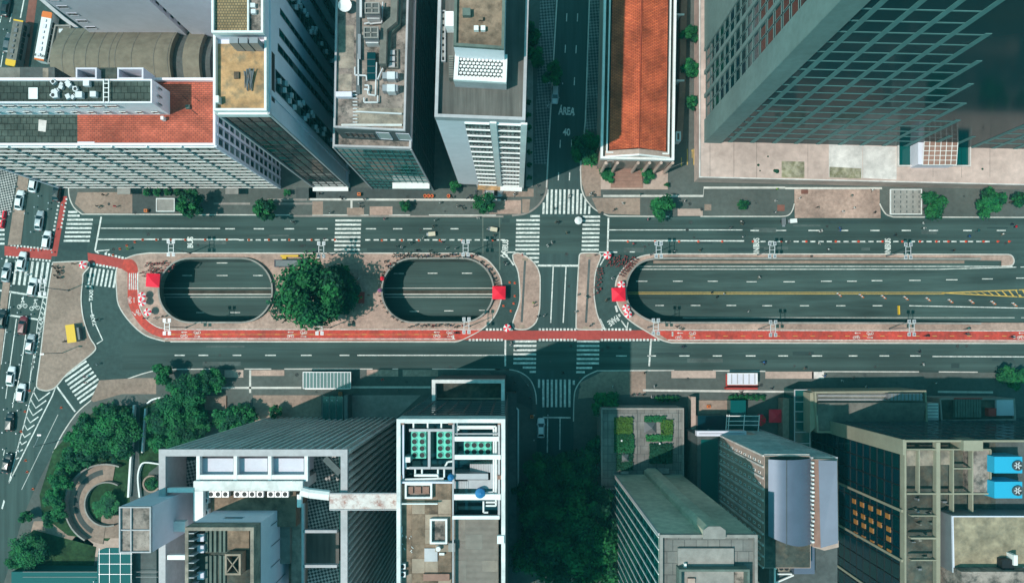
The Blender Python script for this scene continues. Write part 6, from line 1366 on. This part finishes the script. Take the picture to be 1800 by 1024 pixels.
# shelters and kiosks
def shelter(px0,px1,py0,py1,h,label,roofm,rimm,slots=0,name='bus_shelter',cat='bus shelter',slotm='concrete_dark'):
    p = P((px0+px1)/2,(py0+py1)/2,0); t = thing(name,label,cat,(p.x,p.y,.12)); bx(t,'roof',px0,px1,py0,py1,h-.25,h,roofm); frame(t,'roof_rim',px0-.8,px1+.8,py0-.8,py1+.8,h-.3,h+.12,.16,rimm)
    for x in (px0+3,px1-3):
        for y in (py0+3,py1-3): q = P(x,y,h); m = MB(); m.tube((q.x,q.y,.12),(q.x,q.y,h-.2),.07,n=6); mk('post',m,'metal_grey',t)
    for i in range(slots):
        for j in range(5): x = px0+(px1-px0)*(i+.6)/slots; y = py0+(py1-py0)*(j+.5)/5; bx(t,'roof_slot',x-.9,x+.9,y-2.2,y+2.2,h,h+.03,slotm)
    return t
shelter(1566,1620,333,376,3.0,'grey bus shelter with slotted roof and white rim on the north pavement','concrete','white_trim',5); t = shelter(1280,1331,656,675,3.0,'white-roofed bus shelter on a red platform on the south pavement','lilac_wall','white_trim',5,slotm='grey_trim'); bx(t,'platform',1276,1332,657,684,.12,.3,'c_red_dull'); bx(t,'back_panel',1277,1332,681,684,.3,2.3,'c_red_dull')
t = shelter(533,616,654,682,3.0,'large glass-roofed bus shelter on the south pavement','glass_pale','metal_white'); 
for x in lin(538,611,13): bx(t,'glazing_bar',x,x+.9,654,682,3.0,3.06,'metal_grey')
bx(t,'bench',536,613,680,684,.3,1.0,'white_trim')
shelter(275,306,349,371,2.8,'small pale kiosk by a round tree on the north pavement','concrete','white_trim',name='kiosk',cat='kiosk'); t = shelter(483,524,457,468,2.6,'dark blue kiosk on the plaza left of the big tree','metal_dark','c_navy',name='kiosk',cat='kiosk')
bx(t,'yellow_sign',493,524,448,451,.12,.9,'c_yellow'); bx(t,'yellow_sign',496,503,451.5,456,.12,.6,'c_yellow')
t = thing('yellow_tarpaulin','yellow tarpaulin stall on the traffic island','stall',P(133,586)); a = P(133,586); m = MB(); m.obox(a.x,a.y,1.9,2.0,2.2,4.4,R(8)); mk('sheet',m,'c_yellow',t)
for dx,dy in ((-.9,-1.9),(.9,-1.9),(-.9,1.9),(.9,1.9)): m = MB(); m.tube((a.x+dx,a.y+dy,.12),(a.x+dx,a.y+dy,1.9),.04,n=5); mk('leg',m,'metal_grey',t)
m = MB(); m.obox(a.x+1.6,a.y,.12,1.6,.5,3.0,R(8)); mk('counter',m,'c_grey',t)
t = thing('red_cloth_stall','red cloth with a yellow star spread on a low table beside the big tree','stall',P(636,523)); a = P(636,523); m = MB(); m.obox(a.x,a.y,.72,.78,1.6,2.8,R(-3)); mk('cloth',m,'c_red_dull',t); m = MB(); st = []
for i in range(10): r_ = .42 if i%2==0 else .17; st.append((a.x+r_*math.sin(i*math.pi/5),a.y+r_*math.cos(i*math.pi/5)))
m.sheet(st,.79); mk('star',m,'c_yellow',t)
for dx,dy in ((-.6,-1.1),(.6,-1.1),(-.6,1.1),(.6,1.1)): m = MB(); m.tube((a.x+dx,a.y+dy,.12),(a.x+dx,a.y+dy,.72),.04,n=5); mk('leg',m,'metal_grey',t)
def cart(px,py,rz,label,c1,c2):
    p = P(px,py,1); t = thing('vendor_cart',label,'cart',(p.x,p.y,.012),rz)
    for nm,b,mt in (('box',(-.8,.8,-.45,.45,.45,1.0),c1),('top',(-.85,.85,-.5,.5,1.0,1.08),c2),('handle',(-1.3,-.8,-.35,.35,.85,.9),'metal_grey')): m = MB(); m.box(*b); o = mk(nm,m,mt); o.parent = t
    for s in (-.5,.5): m = MB(); m.tube((.2,s-.03,.3),(.2,s+.03,.3),.3,n=12); o = mk('wheel',m,'c_tyre'); o.parent = t
cart(1395,388,R(5),'pink and white vendor cart by the kerb of the bus bay','c_pink','c_white'); cart(759,411,R(5),'pale yellow cart pushed along the avenue above the crowded oval','c_cream','c_cream'); cart(868,403,R(-10),'pale yellow cart by the blue lines before the crossing','c_cream','c_cream'); cart(1378,389,R(90),'flat grey trolley next to the pink cart','c_grey','c_grey')
for i,(x,y) in enumerate(((748,345.5),(754,345.5),(760,345.5),(789,345.5))): 
    p = P(x,y); t = thing('orange_drum', f'orange drum, {ORD[i]} of the row on the pavement before the glass office' if i<3 else 'single orange drum right of the row of three','drum',(p.x,p.y,.12),0,'orange drums'); m = MB(); m.ring(0,0,.28,.42,0,.9,14); o = mk('drum',m,'c_orange'); o.parent = t; m = MB(); m.disc(0,0,.3,.5,12); o = mk('lid',m,'c_red_dull'); o.parent = t
for x,y,l in ((631,341,'orange litter bin on the north pavement before the glass office'),(256,370,'orange litter bin left of the small kiosk'),(598,691,'orange litter bin below the large glass shelter'),(935,732,'orange litter bin on the corner of the southern side street'),(1246,714,'orange litter bin in the courtyard')):
    p = P(x,y,1); t = thing('litter_bin',l,'litter bin',(p.x,p.y,.12)); m = MB(); m.prism([(-.4,-.35),(.4,-.35),(.4,.35),(-.4,.35)],.1,1.0); o = mk('body',m,'c_orange'); o.parent = t; m = MB(); m.box(-.2,.2,-.15,.15,1.0,1.05); o = mk('opening',m,'c_black'); o.parent = t
for x,y,rz,l in ((10,378,80,'upper red roadside barrier at the left edge'),(7,394,80,'lower red roadside barrier at the left edge')):
    p = P(x,y); t = thing('red_barrier',l,'barrier',(p.x,p.y,.012),R(rz)); m = MB(); m.prism([(-1,-.3),(1,-.3),(1,.3),(-1,.3)],0,.5); m.prism([(-.9,-.15),(.9,-.15),(.9,.15),(-.9,.15)],.5,1.0); o = mk('block',m,'c_red'); o.parent = t; m = MB(); m.box(-.5,.5,-.16,.16,.7,.9); o = mk('reflector',m,'c_white'); o.parent = t
for x in (848.5,878): line([(x,383),(x+.5,445 if x<860 else 474)], .28, .0105, 'asphalt_blue' if 'asphalt_blue' in MT else 'concrete_green', 'blue_road_line')
# ================================================================= BICYCLES
def bike_tpl(col):
    t = thing('bicycle','bicycle','bicycle')
    def pt(nm,m,mt,par=t): o = mk(nm,m,mt); o.parent = par; return o
    for x in (-.52,.52):
        m = MB(); n = 14; V=[]; F=[]
        for i in range(n):
            a = 2*math.pi*i/n
            for r_,y in ((.34,-.03),(.28,-.03),(.28,.03),(.34,.03)): V.append((x+r_*math.cos(a),y,.34+r_*math.sin(a)))
        for i in range(n):
            for j in range(4): F.append((i*4+j,i*4+(j+1)%4,((i+1)%n)*4+(j+1)%4,((i+1)%n)*4+j))
        m.add(V,F); pt('wheel',m,'c_tyre')
    m = MB()
    for a,b in (((-.52,0,.34),(-.12,0,.30)),((-.12,0,.30),(-.22,0,.78)),((-.52,0,.34),(-.2,0,.72)),((-.2,0,.72),(.36,0,.78)),((-.12,0,.30),(.38,0,.66)),((.33,0,.92),(.52,0,.34))): m.tube(a,b,.035,n=5)
    m.box(-.75,-.3,-.07,.07,.7,.73); m.box(.36,.62,-.16,.16,.8,.95); pt('frame',m,col)
    m = MB(); m.box(-.34,-.1,-.08,.08,.8,.88); pt('saddle',m,'c_black'); m = MB(); m.tube((.34,-.28,1.0),(.34,.28,1.0),.025,n=5); m.tube((.34,0,.9),(.34,0,1.0),.025,n=5); pt('handlebar',m,'c_black'); return t
BIKE = bike_tpl('c_red_bike'); BIKD = bike_tpl('c_navy')
rr = random.Random(21)
def bikes(pts, label, group, ang=70, j=25):
    for i,(x,y) in enumerate(sorted(pts)): p = P(x,y,.5); clone(BIKE,(p.x,p.y,.125),R(ang+rr.uniform(-j,j)),label+', '+ORD[i]+' from the left',group)
bikes([(258+4.6*i+rr.random()*2,462+rr.random()*4+(4 if i>7 else 0)) for i in range(11)]+[(263+4.6*i,473+rr.random()*5) for i in range(8)]+[(250+4*i,478+rr.random()*8) for i in range(5)], 'red bicycle in the cluster above the left gazebo','red bicycles above the left gazebo',20,40)
bikes([(1066+5*i+rr.random()*3,452+rr.random()*9) for i in range(9)]+[(1068+5*i,462+rr.random()*4) for i in range(4)]+[(1086+4*i,455+rr.random()*14) for i in range(6)], 'red bicycle standing in the slip road near the ramp head','red bicycles in the slip road',60,40)
bikes([(1092+3.2*i,483-3.6*i+rr.random()*2) for i in range(9)], 'red bicycle parked along the curved kerb at the ramp head','red bicycles along the ramp kerb',150,12)
bikes([(1051-.4*i+rr.random()*6,472+4.4*i) for i in range(11)], 'red bicycle parked along the right crossing island','red bicycles along the island',20,30)
# ================================================================= PEOPLE
def person_mesh(name, J, E, rad):
    me = bpy.data.meshes.new(name); me.from_pydata(J, E, []); o = bpy.data.objects.new(name, me); COL.objects.link(o)
    sk = o.modifiers.new('s','SKIN'); sk.use_smooth_shade = True; sv = me.skin_vertices[0].data
    for i,r_ in enumerate(rad): sv[i].radius = (r_ if isinstance(r_,tuple) else (r_,r_))
    sv[0].use_root = True; sb = o.modifiers.new('d','SUBSURF'); sb.levels = 1; sb.render_levels = 1
    out = bpy.data.meshes.new_from_object(o.evaluated_get(bpy.context.evaluated_depsgraph_get())); bpy.data.objects.remove(o)
    mi = []
    for f in out.polygons:
        c = f.center; ar = math.hypot(c.x,c.y)
        hz = J[3][2]
        if c.z > J[2][2]+.04: mi.append(1 if (c.x-J[3][0] < .03 or c.z > hz+.05) else 0)        # hair, else face
        elif c.z < .09: mi.append(4)
        elif c.z < J[0][2]-.02 and abs(c.y) < .24: mi.append(3)
        elif (abs(c.y) > .25 or c.x > .3) and c.z < J[2][2]-.28: mi.append(0)
        else: mi.append(2)
    out.materials.clear()
    for m in ('c_skin','c_hair','c_white','c_denim','c_black'): out.materials.append(MT[m])
    out.polygons.foreach_set('material_index', mi); out.update()
    return out
def pose(kind):
    if kind == 0: ft, hd, kn = (.02,.02), ((.02,.27,.82),(.05,-.27,.82)), (.0,.0)
    elif kind == 1: ft, hd, kn = (.33,-.30), ((-.22,.28,.9),(.26,-.27,.92)), (.2,-.02)
    else: ft, hd, kn = (.0,.0), ((.42,.24,1.15),(.38,-.2,1.1)), (.02,.0)
    J = [(0,0,.93),(0,0,1.2),(0,0,1.45),(.02,0,1.60),(.03,0,1.70),
         (.0,.19,1.40),(-.03,.26,1.12),hd[0],(0,-.19,1.40),(-.03,-.26,1.12),hd[1],
         (0,.10,.90),(kn[0],.11,.48),(ft[0]-.02,.11,.07),(ft[0]+.14,.12,.04),(0,-.10,.90),(kn[1],-.11,.48),(ft[1]-.02,-.11,.07),(ft[1]+.14,-.12,.04)]
    E = [(0,1),(1,2),(2,3),(3,4),(2,5),(5,6),(6,7),(2,8),(8,9),(9,10),(0,11),(11,12),(12,13),(13,14),(0,15),(15,16),(16,17),(17,18)]
    rad = [(.16,.12),(.15,.11),(.07,.07),(.10,.095),(.085,.08),.065,.05,.035,.065,.05,.035,.09,.065,.045,.04,.09,.065,.045,.04]
    return person_mesh('person', J, E, rad)
def rider_pose():
    J = [(-.2,0,.95),(-.1,0,1.18),(.08,0,1.40),(.18,0,1.55),(.22,0,1.64),(.06,.19,1.36),(.22,.25,1.15),(.36,.22,1.03),(.06,-.19,1.36),(.22,-.25,1.15),(.36,-.22,1.03),
         (-.18,.1,.92),(.14,.12,.72),(-.06,.12,.32),(.08,.12,.28),(-.18,-.1,.92),(.12,-.12,.58),(-.1,-.12,.16),(.05,-.12,.13)]
    E = [(0,1),(1,2),(2,3),(3,4),(2,5),(5,6),(6,7),(2,8),(8,9),(9,10),(0,11),(11,12),(12,13),(13,14),(0,15),(15,16),(16,17),(17,18)]
    rad = [(.16,.12),(.15,.11),(.07,.07),(.10,.095),(.085,.08),.065,.05,.035,.065,.05,.035,.09,.065,.045,.04,.09,.065,.045,.04]
    return person_mesh('person', J, E, rad)
POSE = [pose(0), pose(1), pose(2)]; RID = rider_pose()
LM = [((335,358),'the round tree by the kiosk'),((465,368),'the street tree before the ledged office'),((612,412),'the zebra crossing below the glass office'),((712,361),'the tiny green tree'),((852,356),'the bushy tree near the corner'),((928,410),'the zebra crossing left of the crossroads'),
      ((1039,410),'the zebra crossing right of the crossroads'),((997,355),'the zebra crossing of the side street'),((1163,362),'the round tree by the tiled hall'),((1306,360),'the small shrub tree'),((1395,388),'the pink vendor cart'),((1593,355),'the grey bus shelter'),((1742,357),'the shaded tree at right'),((1561,434),'the right-hand bus lane word'),((1330,434),'the middle bus lane word'),
      ((267,492),'the left red gazebo'),((380,510),'the left oval opening'),((560,515),'the big plaza tree'),((770,510),'the crowded oval opening'),((877,514),'the gazebo on the crowded oval'),((925,510),'the left crossing island'),((1035,510),'the right crossing island'),((1088,517),'the gazebo at the ramp head'),((1250,515),'the ramp near its head'),
      ((923,620),'the lower left zebra crossing'),((1034,620),'the lower right zebra crossing'),((1305,668),'the white-roofed shelter'),((575,670),'the large glass shelter'),((145,670),'the diagonal zebra crossing'),((133,586),'the yellow tarpaulin'),((144,465),'the parasol on the traffic island'),((60,480),'the zebra crossing of the left avenue'),((1358,577),'the bike lane lamp right of the ramp head'),((1602,576),'the bike lane lamp near the right end'),((1100,680),'the corner tree of the garden terrace'),((759,411),'the pale yellow cart'),((868,403),'the cart by the blue lines'),((1705,420),'the right end of the cone row'),((1640,625),'the solid line of the south carriageway'),((335,426),'the left bus lane word')]
TOPC = {'white':'white','black_cloth':'dark','grey':'grey','red':'red','blue':'blue','lime':'lime green','navy':'navy','khaki':'khaki','pink':'pink','teal':'teal','yellow':'yellow','purple':'purple','orange':'orange'}
PLIST = []
def person(px, py, top=None, h=0.12, kind=None, rz=None, rider=False):
    top = top or rr.choices(['white','black_cloth','grey','red','navy','khaki','teal','blue','pink'],[4,6,3,1,3,1,2,1,.6])[0]
    PLIST.append((px,py,top,h,rr.choice([0,1,1,2]) if kind is None else kind,rr.random()*6.28 if rz is None else rz,rider))
for q in ((840,382),(765,386.6,'white'),(762,397,'black_cloth'),(744,417.7,'white'),(722,427),(706,435,'white'),(697,433,'black_cloth'),(754,440),(784,436,'white'),(801,436,'white'),(777,424,'red'),(858,402,'white'),(869,413,'black_cloth'),(890,464,'white'),(887,460,'black_cloth'),(675,384),(773,356,'white'),(803.5,362),(811,362,'navy'),(814,366,'black_cloth'),(795,346,'black_cloth'),(828,347),
          (224,437,'lime'),(1441,407,'white'),(1445,405,'white'),(1476,400,'blue'),(1477,404,'blue'),(1624,400,'white'),(1623,392),(1574,413,'black_cloth'),(1457,438,'white'),(1440,427,'white'),(1677,440),(1426,450.5),(1704,415),(1763.5,411),(1498,343),(1534,334,'white'),(1406,348,'white'),(1363,352,'white'),(1366,332,'lime'),(1364,373,'white'),(1482,371,'white'),(1502,365),(1437,364),(1538,373),
          (1303.7,389,'white'),(1306,393),(1285,400),(1306,416,'white'),(1231,439),(1186,441,'white'),(1114,428,'red'),(1139,385,'pink'),(978,390,'black_cloth'),(982,390),(963,431,'white'),(970,426),(996,409),(1000,347),(1001,343,'white'),(975,366),(1038,342),(1040,338,'white'),(1080,368),(1095,357,'white'),(1204,353),(1126,341),
          (1076,488,'white'),(1030,521),(1033,523),(1016,518),(1066,528),(957,554,'white'),(945,556,'black_cloth'),(1040,570),(1037,573),(1191,574),(1194,577),(1199,579),(899,602),(898,607,'white'),(938,532,'lime'),(939,538),(1047,448),(918,447),(906,614),
          (672,666,'red'),(700,686),(1077,679,'white'),(1133,655),(1150,679,'white'),(1112,694),(1131,694,'black_cloth'),(1146,698),(1121,693),(1358,682),(1304,689),(1416,647),(1522,679,'white'),(1526,682,'blue'),(1646,673,'white'),(181,342),(170,362,'black_cloth'),(173,363,'white'),(202,362),(170,562),(116,599),(122,598),(112,600),(128,463),(150,672,'red'),(148,662),(170,640),
          (636,536,'white'),(648,518),(630,490,'white'),(628,497),(476,547),(482,551),(486,556),(286,556),(253,559),(272,559),(1012,548),(1068,526,'black_cloth'),(1050,511,'white'),(1344,640),(1616,618),(1623,640,'white'),(1720,405),(1780,394),(1786,398,'red'),(990,655),(932,700),(928,676),(905,672),(562,340),(598,346),(602,350),(632,357),(634,363),(580,373,'white'),(640,350),
          (552,443),(537,443),(513,389,'white'),(516,390,'black_cloth'),(905,338,'white'),(904,342),(945,326),(950,342),(1450,660),(1500,665),(1480,668,'white'),(1610,690)): person(*q)
for i in range(42): person(676+152*(i+rr.random())/42+12, 449.5+rr.uniform(-4.5,2.5))              # leaning on the rim of the oval
for i in range(22):
    a = R(100+155*(i+rr.random())/22); person(726+57*math.cos(a)*1.05-0, 510-60*math.sin(a)*.98)
for i in range(20):
    a = R(-20+80*(i+rr.random())/20); person(813+(57+rr.random()*4)*math.cos(a), 510-(57+rr.random()*4)*math.sin(a))
for i in range(16): person(716+100*(i+rr.random())/16, 570+rr.random()*5)
for i in range(10): person(676+rr.random()*20, 456+rr.random()*16)
for i in range(9): person(93+rr.random()*13, 466+rr.random()*26, 'black_cloth')
for x,y,c in ((1273,516,'white'),(1251,514,'black_cloth'),(1260,522,None),(1335,487,'white'),(1316,547,'white')):
    z = zf((x-NX)*SM); person(x,y,c,z)
for x,y,c,a in ((1202,609,'navy',180),(1630.6,590,'black_cloth',0),(1702.7,587,'grey',170),(1703,577,'teal',10),(1783,592,'white',180),(802,585,'black_cloth',170),(1343,636,'blue',0),(733,440,'black_cloth',170)): person(x,y,c,.0 if not 580<y<600 else .128,0,R(a),True)
def place_people():
    cnt = {}; rows = []
    for q in PLIST:
        px,py = q[0],q[1]; lm = min(LM, key=lambda l:(l[0][0]-px)**2+(l[0][1]-py)**2); dx,dy = px-lm[0][0],py-lm[0][1]
        side = ('right of' if dx>0 else 'left of') if abs(dx)>abs(dy) else ('below' if dy>0 else 'above')
        rows.append((math.hypot(dx,dy),TOPC[q[2]],side,lm[1],q))
    for d,c,side,l,q in sorted(rows, key=lambda r:r[0]):
        key = (c,side,l,q[6]); n = cnt.get(key,0); cnt[key] = n+1; who = 'cyclist' if q[6] else 'person'
        lab = f'{who} in {c} top, {"nearest" if n==0 else ORD[n]+" closest"}, {side} {l}'
        p = P(q[0],q[1],q[3]+1.0); t = bpy.data.objects.new('person', RID if q[6] else POSE[q[4]]); COL.objects.link(t); t.location = (p.x,p.y,q[3]); t.rotation_euler[2] = q[5]; s = rr.uniform(.92,1.06); t.scale = (s*1.08,s*1.08,s)
        tag(t, lab, 'person', 'cyclists' if q[6] else 'people in the street')
        for sl,m in ((2,'c_'+q[2]),(3,'c_'+rr.choice(['denim','black','khaki','grey','navy'])),(0,rr.choice(['c_skin','c_skin','c_skin_dark']))): t.material_slots[sl].link = 'OBJECT'; t.material_slots[sl].material = MT[m]
        if q[6]: clone(BIKD,(p.x,p.y,q[3]+.004),q[5],f'dark bicycle under the {c}-topped cyclist {side} {l}','ridden bicycles')
place_people()
for x,y,rz,l in ((824,346,40,'dark bicycle parked left of the bushy tree near the corner'),(836,340,80,'dark bicycle parked under the white tower')): p = P(x,y,.5); clone(BIKD,(p.x,p.y,.125),R(rz),l,'parked dark bicycles')
drop(BIKE); drop(BIKD)

# ================================================================= ROAD WEAR AND COVERS
rr = random.Random(77)
mc = MB(); mc.ring(0,0,.0,.36,0,.004,14); mc.disc(0,0,.36,.004,14); mcm = mc.mesh('manhole_cover'); mcm.materials.append(MT['concrete_dark'])
for x,y,z in [(rr.uniform(180,880),rr.uniform(386,440),.006) for i in range(9)]+[(rr.uniform(1080,1780),rr.uniform(386,442),.006) for i in range(9)]+[(rr.uniform(240,1780),rr.uniform(606,645),.006) for i in range(14)]+[(rr.uniform(150,900),rr.uniform(345,374),.124) for i in range(10)]+[(rr.uniform(1040,1780),rr.uniform(340,376),.124) for i in range(8)]+[(rr.uniform(320,1750),rr.uniform(655,690),.124) for i in range(14)]+[(rr.uniform(950,1010),rr.uniform(400,640),.006) for i in range(4)]+[(rr.uniform(490,660),rr.uniform(450,570),.124) for i in range(5)]:
    p = P(x,y); o = bpy.data.objects.new('manhole_cover',mcm); COL.objects.link(o); o.location = (p.x,p.y,z); o['kind'] = 'structure'; s_ = rr.uniform(.7,1.3); o.scale = (s_,s_,1)
for i in range(26):
    n_ = rr.random() < .5; x = rr.choice([rr.uniform(185,860),rr.uniform(1080,1760)]) if n_ else rr.uniform(320,1760); y = rr.uniform(386,438) if n_ else rr.uniform(606,640); w_ = rr.uniform(8,70); h_ = rr.uniform(1.5,9)
    if 580 < x+w_ and x < 640 and n_: continue
    sheet('asphalt_patch',[(x,y),(x+w_,y),(x+w_,y+h_),(x,y+h_)],.0062+.00004*i,rr.choice(['asphalt_patch','asphalt_patch','asphalt_worn']))
for i in range(16):
    x = rr.uniform(190,1700); y = rr.choice([rr.uniform(385,440),rr.uniform(605,645)]); pts = [(x,y)]
    for k in range(7): pts.append((pts[-1][0]+rr.uniform(6,22),pts[-1][1]+rr.uniform(-2.2,2.2)))
    m = MB(); m.ribbon(PX(pts),.09,.0079); mk('asphalt_crack',m,'asphalt_patch')['kind'] = 'structure'
# ================================================================= HAZE
M_h = bpy.data.materials.new('haze'); M_h.use_nodes = True; nt = M_h.node_tree
for n in list(nt.nodes): nt.nodes.remove(n)
pv = nt.nodes.new('ShaderNodeVolumePrincipled'); pv.inputs['Color'].default_value = (.14,.85,.95,1); pv.inputs['Density'].default_value = HAZE; pv.inputs['Anisotropy'].default_value = 0  # scattering volume added to lift dark tones towards teal
mo = nt.nodes.new('ShaderNodeOutputMaterial'); nt.links.new(pv.outputs[0], mo.inputs['Volume'])
m = MB(); m.box(-905,905,-905,905,-9,182); o = mk('haze', m, M_h); o['kind'] = 'stuff'; o['label'] = 'thin teal haze added over the whole district to lift the darks'
